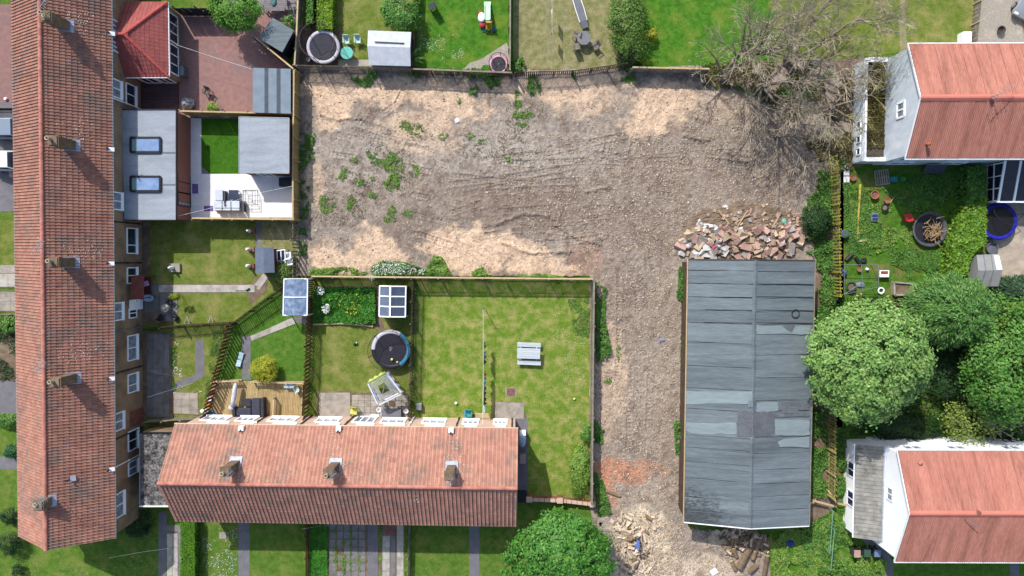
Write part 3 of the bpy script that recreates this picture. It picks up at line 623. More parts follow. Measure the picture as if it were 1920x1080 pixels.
mb = MB(); tile_face(mb, [T2(L2+.03,h2+.05,ZE2),T2(-.03,h2+.05,ZE2),T2(-.03,0,ZR2),T2(L2+.03,0,ZR2)], .32, .36, roll=.045)
tile_face(mb, [T2(-.03,-h2-.05,ZE2),T2(L2+.03,-h2-.05,ZE2),T2(L2+.03,0,ZR2),T2(-.03,0,ZR2)], .32, .36, lift=.05, roll=.07)
tag(mb.build('roof_tiles', TILE_B, ter2), kind='stuff'); ridge_run(ter2, T2(-.03,0,ZR2+.05), T2(L2+.03,0,ZR2+.05))
for s in (1,-1): mb = MB(); mb.tube([T2(-.05,s*(h2+.1),ZE2-.06),T2(L2+.05,s*(h2+.1),ZE2-.06)], .06, 8); mb.build('gutter', M('gutter_buff',(214,188,160),rough=.6), ter2)
mb = MB(); mb.beam(T2(-.01,h2,ZE2-.08),T2(-.01,0,ZR2-.08),.05,.16); mb.beam(T2(-.01,-h2,ZE2-.08),T2(-.01,0,ZR2-.08),.05,.16); mb.beam(T2(L2+.01,h2,ZE2-.08),T2(L2+.01,0,ZR2-.08),.05,.16); mb.beam(T2(L2+.01,-h2,ZE2-.08),T2(L2+.01,0,ZR2-.08),.05,.16); mb.build('verge_board', WOOD_P, ter2)
def u2(px, z, py=790): return (P(px,py,z)-m2).dot(a2)
for x0, x1, lo in ((378,424,1),(443,476,1),(503,552,1),(592,634,1),(662,700,0),(714,758,1),(792,834,1),(868,896,1),(926,950,1)):
    ua, ub = u2(x0,2), u2(x1,2); c = T2((ua+ub)/2, hw2+.13, 0); window(ter2, c, a2, n2v, ub-ua, 1.0 if lo else .1, 2.3, bars=(.33,.66), sill=True, glass=GLASS_L, ft=.14); ua, ub = u2(x0+4,4), u2(x1-4,4); c = T2((ua+ub)/2, hw2+.13, 0); window(ter2, c, a2, n2v, (ub-ua), 3.2, 4.4, bars=(.5,), sill=True, glass=GLASS_L, ft=.14)
for k in range(7): window(ter2, T2(2.6+k*4.1, -hw2-.13, 0), a2, -n2v, 1.7, 1.0, 2.2); window(ter2, T2(2.6+k*4.1, -hw2-.13, 0), a2, -n2v, 1.5, 3.2, 4.4)
for px in (480,566,648,768,856,960): downpipe(ter2, T2(u2(px,3), hw2+.2, 0), .1, ZE2-.1, DMETAL if px not in (768,) else W_upvc)
for px, py, zt, zp in ((437,874,8.35,8.9),(626,877,8.4,8.95),(846,882,8.3,8.4)):
    b = P(px,py,7.0); u = (b-m2).dot(a2); s = (b-m2).dot(n2v); b = T2(u,s,0); rb = ZR2-(ZR2-ZE2)*abs(s)/h2-.5
    chimney(ter2, b, zt, .7, .62, .01, [(-.1,-.05,.15)] if px<800 else [], zp, rb)
    f = T2(u, s+.12, rb+.5+.02); MB().box((f.x,f.y,f.z),(1.0,1.05,.05),0,(-math.atan2(ZR2-ZE2,h2),0)).build('flashing', LEAD, ter2)
    aerial(ter2, b+V(.2,-.25,zt-.3), .7, .7 if px<800 else -2.2, .9)
for px, py in ((453,803),(635,804),(846,807)):
    b = P(px,py,5.05); MB().box((b.x,b.y,b.z-.25),(.42,.4,.4)).build('vent_cowl', W_white, ter2, bevel=.03); MB().tube([b+V(-.02,-.1,.1),b+V(-.02,-.22,.35)], .06, 8).build('vent_pipe', DMETAL, ter2)
# flat pebbled link roof between the terraces
lk = thing('link_building', P(292,880), 'low flat-roofed link with dark pebbled roof between the two terraces', 'building')
q = PP([(262,812),(331,812),(331,948),(262,948)], 2.5); mb = MB(); mb.prism([(p.x,p.y) for p in q][::-1], 0, 2.42); mb.build('wall', ROUGHCAST, lk)
mb = MB(); mb.prism([(p.x,p.y) for p in q][::-1], 2.424, 2.5); mb.build('roof', M('pebbled_roof', (66,62,62), (168,164,162), 7, (48,46,46), 2.2, .5, fine=.3, fscale=16, bump=.5), lk)
mb = MB(); mb.beam(q[2]+V(0,-.04,.03), q[3]+V(0,-.04,.03), .1, .14); mb.build('fascia', W_white, lk); mb = MB(); mb.beam(q[0]+V(0,.04,.03), q[1]+V(0,.04,.03), .1, .14); mb.build('fascia', DMETAL, lk)
mb = MB(); mb.beam(q[0]+V(.05,0,.06), q[3]+V(.05,0,.06), .1, .08); mb.build('flashing', METAL, lk)

# ================= red hipped extension
EX = thing('extension', P(290,80), 'single-storey extension with bright red hipped roof and white windows', 'extension')
ze, zr = 2.5, 4.15; XW = T1(terr_u(75,2), hw+.14, 0).x
ne, se = P(314,4,ze), P(316,144,ze); nw, sw = V(XW,ne.y,ze), V(XW,se.y,ze); rp = P(233,64,zr); rw = V(XW, rp.y, zr)
mb = MB(); o_ = .15; mb.prism([(XW,se.y+o_),(se.x-o_,se.y+o_),(ne.x-o_,ne.y-o_),(XW,ne.y-o_)], 0, ze-.06); mb.build('wall', ROUGHCAST, EX)
mb = MB()
for f in ([sw,se,rp,rw],[se,ne,rp],[ne,nw,rw,rp]): mb.slab(f, .06)
mb.build('roof_deck', WOOD_D, EX)
mb = MB(); tile_face(mb,[sw,se,rp,rw],.3,.34,.03,.02,.002); tile_face(mb,[se,ne,rp],.3,.34,.03,.02,.002); tile_face(mb,[ne,nw,rw,rp],.3,.34,.03,.02,.002); tag(mb.build('roof_tiles', TILE_R, EX), kind='stuff')
RR = M('ridge_red',(200,96,88),(186,84,78),2,rnd=.06)
for a, b in ((se,rp),(ne,rp),(rp,rw)): ridge_run(EX, a+V(0,0,.06), b+V(0,0,.06), RR, .12)
mb = MB(); mb.tube([se+V(.06,0,-.04),ne+V(.06,0,-.04)],.05,8); mb.tube([sw+V(0,-.06,-.04),se+V(0,-.06,-.04)],.05,8); mb.build('gutter', W_upvc, EX)
for y0, y1 in ((28,80),(86,139)):
    a = P(324,y0,1.3).y; b = P(324,y1,1.3).y; window(EX, (ne.x-o_, (a+b)/2), (0,1,0), (1,0,0), abs(b-a), .65, 2.1, bars=(.33,.66))
for x0, x1 in ((262,290),(296,318)):
    a = P(x0,148,1.3).x; b = P(x1,148,1.3).x; window(EX, ((a+b)/2, se.y+o_), (1,0,0), (0,-1,0), b-a, .1, 2.1, bars=(.5,))
aerial(EX, P(222,66,4.4), .5, 2.6, .5, name='satellite_mount')

# ================= flat grey extension with skylights
FX = thing('extension', P(290,310), 'flat grey-roofed brick extension with two skylights', 'extension')
ze = 2.85; a = P(231,204,ze); b = P(330,206,ze); c = P(330,412,ze); XW = T1(terr_u(300,2), hw+.14, 0).x
mb = MB(); mb.prism([(XW,c.y+.1),(c.x-.12,c.y+.1),(b.x-.12,b.y-.1),(XW,b.y-.1)], 0, ze-.16); mb.build('wall', M('brick_wall',(182,118,98),(150,94,78),9,(168,120,104),4,.58,bump=.4,stretch=(3,3,8)), FX)
mb = MB(); mb.prism([(XW,c.y),(c.x,c.y),(b.x,b.y),(XW,b.y)], ze-.158, ze); mb.build('roof', FLATR, FX)
mb = MB(); mb.beam(b+V(.03,.03,-.03),c+V(.03,-.03,-.03),.06,.2); mb.beam(V(XW,c.y-.03,ze-.03),c+V(0,-.03,-.03),.06,.2); mb.beam(V(XW,b.y+.03,ze-.03),b+V(0,.03,-.03),.06,.2); mb.build('roof_trim', DMETAL, FX)
SKYG = M('skylight_glass',(150,176,214),(120,148,192),1.3,rough=.12,spec=.8); BLIND = M('skylight_blind',(126,162,156),rough=.3)  # skylight glass: blue sky reflection is put into its base colour
for y0, y1 in ((258,285),(331,358)):
    q = PP([(245,y0),(300,y0),(300,y1),(245,y1)], ze+.12); mb = MB()
    for i in range(4): mb.beam(q[i]-V(0,0,.05), q[(i+1)%4]-V(0,0,.05), .16, .2)
    s = mb.build('skylight', DMETAL, FX); mb = MB(); x = q[0].lerp(q[1],.2); y = q[3].lerp(q[2],.2); mb.slab([x,q[1],q[2],y],.04); mb.build('pane', SKYG, s); mb = MB(); mb.slab([q[0]-V(0,0,.02),x-V(0,0,.02),y-V(0,0,.02),q[3]-V(0,0,.02)],.04); mb.build('blind', BLIND, s)
for x_ in (286,346):
    a1 = P(246,x_,ze+.02); a3 = P(328,x_,ze+.02); mb = MB(); mb.beam(a1,a3,.1,.03); mb.build('roof_seam', FELT, FX)
for y0, y1, z0, z1, br in ((237,283,.9,2.2,(.5,)),(312,362,.1,2.3,(.4,)),(362,386,.1,2.3,())):
    aa = P(342,y0,1.3).y; bb = P(342,y1,1.3).y; window(FX, (c.x-.12,(aa+bb)/2), (0,1,0), (1,0,0), abs(bb-aa), z0, z1, DMETAL, br, glass=GLASS_L)
# ================= generic sheds
def flat_shed(label, q, z, roofm, wallm, name='shed', over=.08, th=.08, cat='shed', trim=None):
    p = PP(q, z); c = (p[0]+p[2])/2; t = thing(name, V(c.x,c.y,0), label, cat)
    w_ = [c+(x-c)*(1-over/((x-c).length*.7)) for x in p]
    mb = MB(); mb.prism([(x.x,x.y) for x in w_][::-1], 0, z-th-.003); mb.build('wall', wallm, t)
    mb = MB(); mb.prism([(x.x,x.y) for x in p][::-1], z-th, z); mb.build('roof', roofm, t)
    if trim:
        mb = MB()
        for i in range(4): mb.beam(p[i]-V(0,0,th/2), p[(i+1)%4]-V(0,0,th/2), .05, th+.05)
        mb.build('trim', trim, t)
    return t, p
def seam(t, a, b, m, w_=.5, name='felt_strip'):
    mb = MB(); mb.beam(a, b, w_, .012); return mb.build(name, m, t)
GR, p = flat_shed('cream garden room with flat grey roof on the pale patio', [(448,219),(542,221),(542,325),(448,324)], 2.45, FLATR, M('cladding_brown',(128,84,62),(104,68,52),3), 'garden_room', cat='garden room', trim=METAL)
window(GR, ((P(500,332,1).x), p[2].y+.1), (1,0,0), (0,-1,0), 1.1, .1, 2.0, W_upvc, (.5,), name='door')
S1_, p = flat_shed('grey felt-roofed shed with two dark strips in the corner of the paved yard', [(474,127),(545,129),(545,213),(474,211)], 2.1, SHEDGREY, WOOD_D)
for f0 in (.36,.68): seam(S1_, p[0].lerp(p[1],f0)+V(0,0,.008), p[3].lerp(p[2],f0)+V(0,0,.008), M('felt_dark_strip',(88,98,108),(78,88,98),3), .32)
S2_, p = flat_shed('tilted black felted shed behind the diagonal fence', [(511,33),(551,57),(529,98),(484,71)], 2.2, BLACKFELT, BLACKP)
S3 = thing('shed', P(497,488), 'small blue-grey felted shed with dark red side beside the stacked white chairs', 'shed')
def gable_shed(t, q, ze, zr, roofm, wallm, axis='y', over=.1):
    p = PP(q, ze); nw_, ne_, se_, sw_ = p
    if axis == 'y': r0 = (nw_+ne_)/2; r1 = (sw_+se_)/2; fa = ([nw_,None,None,sw_],)
    else: r0 = (nw_+sw_)/2; r1 = (ne_+se_)/2
    r0 = V(r0.x,r0.y,zr); r1 = V(r1.x,r1.y,zr)
    faces = ([sw_,nw_,r0,r1],[ne_,se_,r1,r0]) if axis == 'y' else ([nw_,ne_,r1,r0],[se_,sw_,r0,r1])
    out = []
    for f in faces: mb = MB(); mb.slab(f,.05); out.append(mb.build('roof_slope', roofm, t))
    c = (nw_+se_)/2; w_ = [c+(x-c)*(1-over/((x-c).length*.7)) for x in p]; mb = MB(); mb.prism([(x.x,x.y) for x in w_][::-1], 0, ze-.07)
    g0 = (w_[0]+w_[1])/2 if axis == 'y' else (w_[0]+w_[3])/2; g1 = (w_[2]+w_[3])/2 if axis == 'y' else (w_[1]+w_[2])/2
    zt = zr-.1; zb = ze-.072
    if axis == 'y': A = [V(w_[0].x,w_[0].y,zb),V(w_[1].x,w_[1].y,zb),V(g0.x,g0.y,zt),V(w_[3].x,w_[3].y,zb),V(w_[2].x,w_[2].y,zb),V(g1.x,g1.y,zt)]
    else: A = [V(w_[0].x,w_[0].y,zb),V(w_[3].x,w_[3].y,zb),V(g0.x,g0.y,zt),V(w_[1].x,w_[1].y,zb),V(w_[2].x,w_[2].y,zb),V(g1.x,g1.y,zt)]
    mb.add(A, [(0,1,2),(3,5,4),(0,2,5,3),(1,4,5,2)]); mb.build('wall', wallm, t)
    return out, r0, r1, p
gable_shed(S3, [(478,465),(513,464),(515,511),(479,512)], 1.7, 1.95, SHEDBLUE, M('shed_red',(120,48,44),(98,40,38),3))
GS = thing('shed', P(685,92), 'pale grey gable-roofed garden shed beside the round turquoise table', 'shed')
fa, r0, r1, p = gable_shed(GS, [(690,57),(771,60),(770,124),(692,122)], 1.9, 2.35, M('shed_roof_pale',(214,218,224),(196,202,210),2.5,rough=.8,fine=.06), M('shed_wall_pale',(196,200,204),(180,184,190),3), 'x')
MB().beam(r0+V(.6,.35,-.02), r1+V(-.5,.35,-.02), .08, .04).build('batten', DMETAL, GS)

# ================= big felted shed on the right
BS = thing('warehouse_shed', P(1400,735), 'long grey felt-roofed shed with patched seams beside the rubble heap', 'shed')
ze, zr = 3.0, 4.0; nw, ne, sw, se = P(1291,487,ze), P(1527,489,ze), P(1283,978,ze), P(1516,985,ze)
def BL(t): return nw.lerp(sw,t)
def BR_(t): return ne.lerp(se,t)
def BRd(t): q = (BL(t)+BR_(t))/2; return V(q.x,q.y,zr)
mb = MB(); ins = .18; mb.prism([(nw.x+ins,nw.y-ins),(sw.x+ins,sw.y+ins),(se.x-ins,se.y+ins),(ne.x-ins,ne.y-ins)], 0, ze-.14)
for y, o2 in ((nw.y-ins,-.1),(sw.y+ins,.1)):
    A = [(nw.x+ins,y,ze-.142),(ne.x-ins,y,ze-.142),(BRd(0).x,y,zr-.12)]; mb.add(A+[(x,yy+o2,z) for x,yy,z in A], [(0,1,2),(5,4,3),(0,2,5,3),(2,1,4,5),(1,0,3,4)])
mb.build('wall', WOOD_D, BS)
mb = MB(); mb.slab([sw-V(0,0,.03),nw-V(0,0,.03),BRd(0)-V(0,0,.03),BRd(1)-V(0,0,.03)],.08); mb.slab([ne-V(0,0,.03),se-V(0,0,.03),BRd(1)-V(0,0,.03),BRd(0)-V(0,0,.03)],.08); mb.build('roof_deck', WOOD_D, BS)
cutL = [487,507,531,556,580,604,640,684,726,765,814,838,864,896,932,957,980]; cutR = [487,508,532,556,581,605,660,702,744,782,812,842,872,898,922,948,983]
def felt(cut, A, B, lo):
    FM = lambda i: FELT_A if (lo and i >= 11) else FELT
    for i in range(len(cut)-1):
        t0 = max(0,(cut[i]-487)/493.0); t1 = min(1,(cut[i+1]-487)/493.0-.0018); lf = .012+.006*(i%2); k = 6; vs = []; sag = random.uniform(-.004,.01)
        for j in range(k+1):
            f = j/k
            for t, e in ((t0,.0),(t1,.022)):
                q = A(t).lerp(B(t),f); vs.append(V(q.x, q.y+random.uniform(-.018,.018)*(1 if 0<t<1 else 0), q.z+lf+e+random.uniform(-.006,.006)+sag))
        vs += [v_-V(0,0,.03) for v_ in vs]; n = 2*(k+1); fs = []
        for j in range(k): a = 2*j; fs += [(a,a+1,a+3,a+2),(n+a+2,n+a+3,n+a+1,n+a),(a,a+2,n+a+2,n+a),(a+3,a+1,n+a+1,n+a+3)]
        fs += [(1,0,n,n+1),(2*k,2*k+1,n+2*k+1,n+2*k)]
        MB().add(vs,fs).build('felt_sheet', FM(i), BS)
felt(cutL, BL, BRd, 1); felt(cutR, BRd, BR_, 0)
mb = MB(); vs = []; N_ = 40
for i in range(N_+1):
    c = BRd(i/N_)
    for dx, dz in ((-.2,-.012),(0,.055),(.2,-.012)): vs.append(V(c.x+dx*(.5+.7*random.random()), c.y, c.z+dz+.02))
mb.add(vs, [(3*i+j,3*i+j+1,3*i+j+4,3*i+j+3) for i in range(N_) for j in range(2)]); mb.build('ridge_felt', FELT, BS)
def proof(px, py, lift=.045):   # spot on the shed roof
    for z in (3.2,3.5,3.8): q = P(px,py,z); t = (nw.y-q.y)/(nw.y-sw.y); a, b = BL(t), BR_(t); f = (q.x-a.x)/(b.x-a.x); z = ze+(zr-ze)*(1-abs(2*f-1)); q = P(px,py,z)
    return V(q.x,q.y,z+lift)
def patch(poly, m, name='felt_patch', lift=.05):
    for side in (0,1):
        ridge = 1414-(py_ := 0)
    v = [proof(x,y,lift+.03) for x,y in poly]; c = sum(v, V(0,0,0))/len(v); MB().add([c]+v, [(0,1+i,1+(i+1)%len(v)) for i in range(len(v))]).build(name, m, BS)
def patch_rag(x0,y0,x1,y1,m,r=2,lift=.05):
    pts = []; k = 6
    for i in range(k): pts.append((x0+(x1-x0)*i/k, y0+random.uniform(-r,r)))
    for i in range(k): pts.append((x1+random.uniform(-r,r), y0+(y1-y0)*i/k))
    for i in range(k): pts.append((x1-(x1-x0)*i/k, y1+random.uniform(-r,r)))
    for i in range(k): pts.append((x0+random.uniform(-r,r), y1-(y1-y0)*i/k))
    patch(pts, m, lift=lift)
patch_rag(1382,770,1410,818,FELT_D,1.5); patch_rag(1412,770,1451,818,FELT_D,1.5); patch_rag(1418,610,1518,627,FELT_P,1.5)
patch([(1465,610),(1491,610),(1484,624),(1474,618)], FELT_D, lift=.058); patch_rag(1452,787,1517,816,FELT_P,1,.048); patch_rag(1418,754,1458,771,FELT_P,1.5,.055)
patch([(1457,828),(1470,822),(1517,818),(1517,839),(1480,837),(1462,838)], FELT_P, lift=.052); patch_rag(1286,733,1410,757,FELT_P,1,.044); patch_rag(1286,792,1380,813,FELT_P,1.5,.046)
patch_rag(1466,763,1476,774,FELT_D,.6,.07); patch_rag(1476,761,1496,774,FELT,.6,.075); patch([(1402,752),(1410,746),(1412,762),(1402,764)], METAL, lift=.07); patch_rag(1440,756,1516,768,FELT_D,2,.047); patch_rag(1415,774,1516,782,FELT_D,2,.043)
for (x0,y0,x1,y1) in ((1288,865,1318,884),(1290,905,1345,934),(1288,936,1372,958),(1296,956,1360,978),(1288,838,1308,858)):
    pass
mb = MB(); mb.beam(nw+V(-.07,.1,-.02), sw+V(-.07,-.1,-.02), .08, .1); mb.build('gutter', WOOD_P, BS); mb = MB(); mb.beam(ne+V(.07,.1,-.04), se+V(.07,-.1,-.04), .08, .1); mb.build('gutter', WOOD_G, BS)
mb = MB(); mb.beam(sw+V(0,-.05,-.02), BRd(1)+V(0,-.05,-.02), .07, .2); mb.beam(BRd(1)+V(0,-.05,-.02), se+V(0,-.05,-.02), .07, .2); mb.build('bargeboard', W_white, BS); mb = MB(); mb.beam(nw+V(0,.04,0), BRd(0)+V(0,.04,0), .08, .14); mb.beam(BRd(0)+V(0,.04,0), ne+V(0,.04,0), .08, .14); mb.build('bargeboard', WOOD_D, BS)
for yy in (556,580,604): mb = MB(); mb.beam(proof(1290,yy,.05),proof(1410,yy+1.5,.05),.035,.03); mb.build('seam_batten', DMETAL, BS)
for yy in (532,556,581,605): mb = MB(); mb.beam(proof(1418,yy,.05),proof(1524,yy+1,.05),.035,.03); mb.build('seam_batten', DMETAL, BS)
for y0_,y1_ in ((814,822),(838,848),(864,872),(871,884),(896,908),(932,940),(957,967)): mb = MB(); mb.beam(proof(1288,y0_,.06),proof(1408,y1_,.06),.028,.035); mb.build('seam_batten', METAL, BS)
q = proof(1491,588,.05); mb = MB(); mb.torus(q+V(0,0,.03), .34, .035, 28, 6, Matrix.Rotation(math.atan2(zr-ze,5),3,'Y')); tag(mb.build('rubber_hoop', BLACKP), 'thin black hoop lying on the grey shed roof', 'hoop')

# ================= two houses with red corrugated roofs
def corr_house(label, nwp, swp, ridgep, ze, zr, Lx, wallm):
    nw, sw = P(*nwp,ze), P(*swp,ze); c = (nw+sw)/2; t = thing('house', V(c.x+6,c.y,0), label, 'house')
    hy = (nw.y-sw.y)/2; X0 = (nw.x+sw.x)/2; ry = P(*ridgep,zr).y; rid = V(X0,ry,zr)
    def sheet(yE, s):
        L = math.hypot(yE-ry, zr-ze); n = 7*6; w_ = 1.06; vs = []; fs = []
        for i in range(n+1):
            x = w_*i/n; zc = .042*math.cos(2*math.pi*i/6)
            vs += [(x,0,zc),(x,-s*L,zc)]
        for i in range(n): fs.append((2*i,2*i+2,2*i+3,2*i+1) if s > 0 else (2*i,2*i+1,2*i+3,2*i+2))
        me = MB().add(vs,fs).mesh('roof_sheet', CORR); ang = math.atan2(zr-ze, abs(yE-ry))
        for i in range(int(Lx/1.0)): inst(me, 'roof_sheet', t, (X0+i*1.0, yE, ze+.05+(.012 if i%2 else 0)), rot=(-s*ang,0,0))
    sheet(nw.y, 1); sheet(sw.y, -1); X1 = X0+int(Lx/1.0)+.06
    mb = MB(); mb.slab([(X0,nw.y,ze),(X1,nw.y,ze),(X1,ry,zr),(X0,ry,zr)],.08); mb.slab([(X1,sw.y,ze),(X0,sw.y,ze),(X0,ry,zr),(X1,ry,zr)],.08); mb.build('roof_deck', WOOD_D, t)
    mb = MB(); mb.add([(x,ry+dy,zr+dz) for x in (X0-.05,X1) for dy,dz in ((-.24,-.0),(-.06,.13),(.06,.13),(.24,-.0))], [(i,i+1,i+5,i+4) for i in range(3)]+[(0,4,7,3)]); mb.build('ridge_cap', M('ridge_red_metal',(216,132,116),(206,122,106),1,rough=.7), t)
    xg = X0+.12; y0, y1 = sw.y+.22, nw.y-.22; mb = MB(); mb.prism([(xg,y0),(X1-.1,y0),(X1-.1,y1),(xg,y1)], 0, ze-.03)
    for x, d in ((xg,.2),(X1-.1,-.2)): A = [(x,y0,ze-.032),(x,y1,ze-.032),(x,ry,zr-.12)]; mb.add(A+[(a+d,b_,c_) for a,b_,c_ in A], [(0,1,2),(5,4,3),(0,2,5,3),(2,1,4,5),(1,0,3,4)])
    mb.build('wall', wallm, t)
    mb = MB(); mb.beam(V(X0-.03,nw.y,ze-.02),V(X0-.03,ry,zr-.02),.05,.16); mb.beam(V(X0-.03,sw.y,ze-.02),V(X0-.03,ry,zr-.02),.05,.16); mb.build('bargeboard', W_white, t)
    for s, yy in ((1,nw.y),(-1,sw.y)): mb = MB(); mb.tube([(X0-.05,yy+s*.07,ze-.03),(X1,yy+s*.07,ze-.03)],.06,8); mb.build('gutter', W_white, t)
    return t, xg, y0, y1, ry, X1
HWALL = M('house_render_grey',(206,214,222),(188,198,208),1.6,(220,226,232),.5,.55,bump=.15,stretch=(1,1,.5),k=.85); HWHITE = M('house_render_white',(246,247,250),(238,240,244),1,k=.95)
HT, xg, y0, y1, ry, X1 = corr_house('pale blue-grey house with red corrugated roof behind the bare trees at upper right', (1705,83), (1696,297), (1722,183), 5.3, 7.2, 26, HWALL)
ya, yb = P(1688,192,4.3).y, P(1688,220,4.3).y; window(HT, (xg,(ya+yb)/2), (0,1,0), (-1,0,0), abs(ya-yb), 3.75, 4.8, bars=(.5,), glass=GLASS_L, ft=.16)
for px in (1690,1790): x = P(px,306,2).x; window(HT, (x,y0), (1,0,0), (0,-1,0), 2.2, 2.9, 4.2, glass=GLASS_L); window(HT, (x+.3,y0), (1,0,0), (0,-1,0), 1.8, .7, 1.9, glass=GLASS_L)
for px in (1720,1800,1880): x = P(px,80,2).x; window(HT, (x,y1), (1,0,0), (0,1,0), 1.8, 2.9, 4.2)
b = P(1738,271,5.9); MB().lathe(b-V(0,0,.3), [(.09,0),(.09,.5),(.16,.5),(.16,.62),(.05,.7)],10).build('vent_cowl', TERRA, HT)
b = P(1852,186,6.9); MB().lathe(b-V(0,0,.4), [(.1,0),(.1,.9),(.16,.9),(.14,1.0)],10).build('flue', RIDGE, HT); aerial(HT, b+V(.1,.1,.4), .8, .55, 1.9)
# flat-roofed side wing with overgrown roof, part of the same house
xw = P(1599,200,0).x; ya, yb = P(1640,107,2.1).y, P(1640,303,2.1).y; mb = MB(); mb.prism([(xw,yb+.1),(xg-.003,yb+.1),(xg-.003,ya-.1),(xw,ya-.1)],0,1.85); wing = mb.build('side_wing', HWALL, HT)
mb = MB(); mb.beam(V(xw+.1,ya-.05,1.98),V(xw+.1,yb+.05,1.98),.16,.3); mb.build('parapet', W_white, wing); mb = MB(); mb.beam(V(xw+.2,ya-.2,1.96),V(xg-.01,ya-.2,1.96),.4,.28); mb.build('parapet', W_white, wing); mb = MB(); mb.beam(V(xw+.2,yb+.2,1.96),V(xg-.01,yb+.2,1.96),.34,.28); mb.build('parapet', W_white, wing)
mb = MB(); mb.add([(xw+.19,yb+.38,1.86),(xg-.02,yb+.38,1.86),(xg-.02,ya-.42,1.86),(xw+.19,ya-.42,1.86)],[(0,1,2,3)]); mb.build('wing_roof', M('wing_roof_dark',(96,88,74),(74,68,56),3,fine=.2), wing)
for py in (235,262,285): yy = P(1605,py,1).y; window(HT, (xw,yy), (0,1,0), (-1,0,0), .55, .9, 1.5, bars=())
# glazed conservatory
xa = P(1842,340,0).x; xb = xa+9; yc = P(1870,378,2.0).y; CV = thing('conservatory', V(xa+3,yc+1.5,0), 'white framed conservatory with dark glazed roof against the upper right house', 'conservatory')
mb = MB(); mb.prism([(xa,yc+.1),(xb,yc+.1),(xb,y0-.02),(xa,y0-.02)],0,.6); mb.build('base_wall', W_white, CV)
DG = M('tinted_glass',(66,60,64),(54,50,56),1.5,rough=.12,spec=.6); nP = 7
for i in range(nP):
    a = xa+(xb-xa)*i/nP; b = xa+(xb-xa)*(i+1)/nP; mb = MB(); mb.slab([(a+.03,yc,2.0),(b-.03,yc,2.0),(b-.03,y0-.03,2.7),(a+.03,y0-.03,2.7)],.03); mb.build('roof_pane', DG, CV)
mb = MB()
for i in range(nP+1): a = xa+(xb-xa)*i/nP; mb.beam((a,yc-.05,2.04),(a,y0-.03,2.74),.16,.1); mb.beam((a,yc+.05,.6),(a,yc+.05,1.98),.1,.1)
mb.beam((xa-.1,yc-.02,2.0),(xb,yc-.02,2.0),.14,.12); mb.beam((xa,yc+.05,.66),(xb,yc+.05,.66),.12,.1)
for f in (0,.33,.66,1): yy = yc+.1+(y0-.1-yc)*f*.95; mb.beam((xa+.02,yy,.6),(xa+.02,yy,2.0+.66*f),.08,.08)
mb.beam((xa+.02,yc,2.0),(xa+.02,y0-.05,2.66),.12,.12); mb.beam((xa+.02,yc,1.4),(xa+.02,y0-.05,1.4),.07,.07); mb.build('frame', W_upvc, CV)
mb = MB(); mb.slab([(xa+.06,yc+.1,.6),(xa+.06,y0-.05,.6),(xa+.06,y0-.05,2.6),(xa+.06,yc+.1,1.95)],.02); mb.build('side_glazing', GLASS, CV); mb = MB(); mb.beam((xa+.1,yc+.09,1.3),(xb,yc+.09,1.3),.03,1.3); mb.build('front_glazing', GLASS, CV)

HB, xg, y0, y1, ry, X1 = corr_house('white house with red corrugated roof and grey lean-to at lower right', (1684,845), (1676,1053), (1702,963), 5.2, 7.15, 25, HWHITE)
ya, yb = P(1674,914,4.0).y, P(1674,937,4.0).y; window(HB, (xg,(ya+yb)/2), (0,1,0), (-1,0,0), abs(ya-yb), 3.7, 4.5, bars=(.5,), glass=GLASS_L)
for px in (1690,1770,1870): x = P(px,828,2).x; window(HB, (x,y1), (1,0,0), (0,1,0), 1.5, 3.0, 4.1, bars=(.5,), glass=GLASS_L, ft=.16); window(HB, (x+1.2,y1), (1,0,0), (0,1,0), 1.2, 1.0, 2.1, glass=GLASS_L, ft=.16)
for px in (1720,1800,1880): x = P(px,1060,2).x; window(HB, (x,y0), (1,0,0), (0,-1,0), 1.9, 3.0, 4.2)
b = P(1722,866,5.5); MB().lathe(b-V(0,0,.3), [(.09,0),(.09,.5),(.18,.5),(.18,.64),(.05,.72)],10).build('vent_cowl', RIDGE, HB)
b = P(1828,958,6.8); MB().lathe(b-V(0,0,.4), [(.12,0),(.12,.7),(.2,.7),(.18,.9),(.1,.9)],10).build('flue', BRICK, HB); mb = MB(); mb.tube([P(1812,975,7.2)-V(0,0,1.0),P(1812,975,7.2)],.025,5); mb.tube([P(1812,975,7.2),P(1838,990,7.3)],.03,5); mb.build('aerial', METAL, HB)
a = P(1605,834,2.35); b = P(1604,1008,2.35); SL = M('slate_grey',(160,158,150),(138,136,130),1.4,(118,116,108),.7,.57,isl=.14,rough=.9,fine=.15)
mb = MB(); mb.prism([(a.x+.15,b.y+.1),(xg-.003,b.y+.1),(xg-.003,a.y-.1),(a.x+.15,a.y-.1)],0,2.28); mb.add([(a.x+.2,y_,2.282) for y_ in (a.y-.12,b.y+.12)]+[(xg-.004,y_,2.282) for y_ in (a.y-.12,b.y+.12)]+[(xg-.004,y_,3.0) for y_ in (a.y-.12,b.y+.12)],[(0,2,4),(1,5,3),(0,4,5,1)]); lt = mb.build('lean_to', HWHITE, HB)
mb = MB(); mb.slab([(a.x,b.y,2.32),(a.x,a.y,2.32),(xg-.01,a.y,3.1),(xg-.01,b.y,3.1)],.06); mb.build('roof_deck', WOOD_D, lt); mb = MB(); tile_face(mb,[(a.x-.03,a.y+.03,2.33),(a.x-.03,b.y-.03,2.33),(xg-.01,b.y-.03,3.11),(xg-.01,a.y+.03,3.11)],.33,.36,.02,.0,.003); tag(mb.build('roof_tiles', SL, lt), kind='stuff')
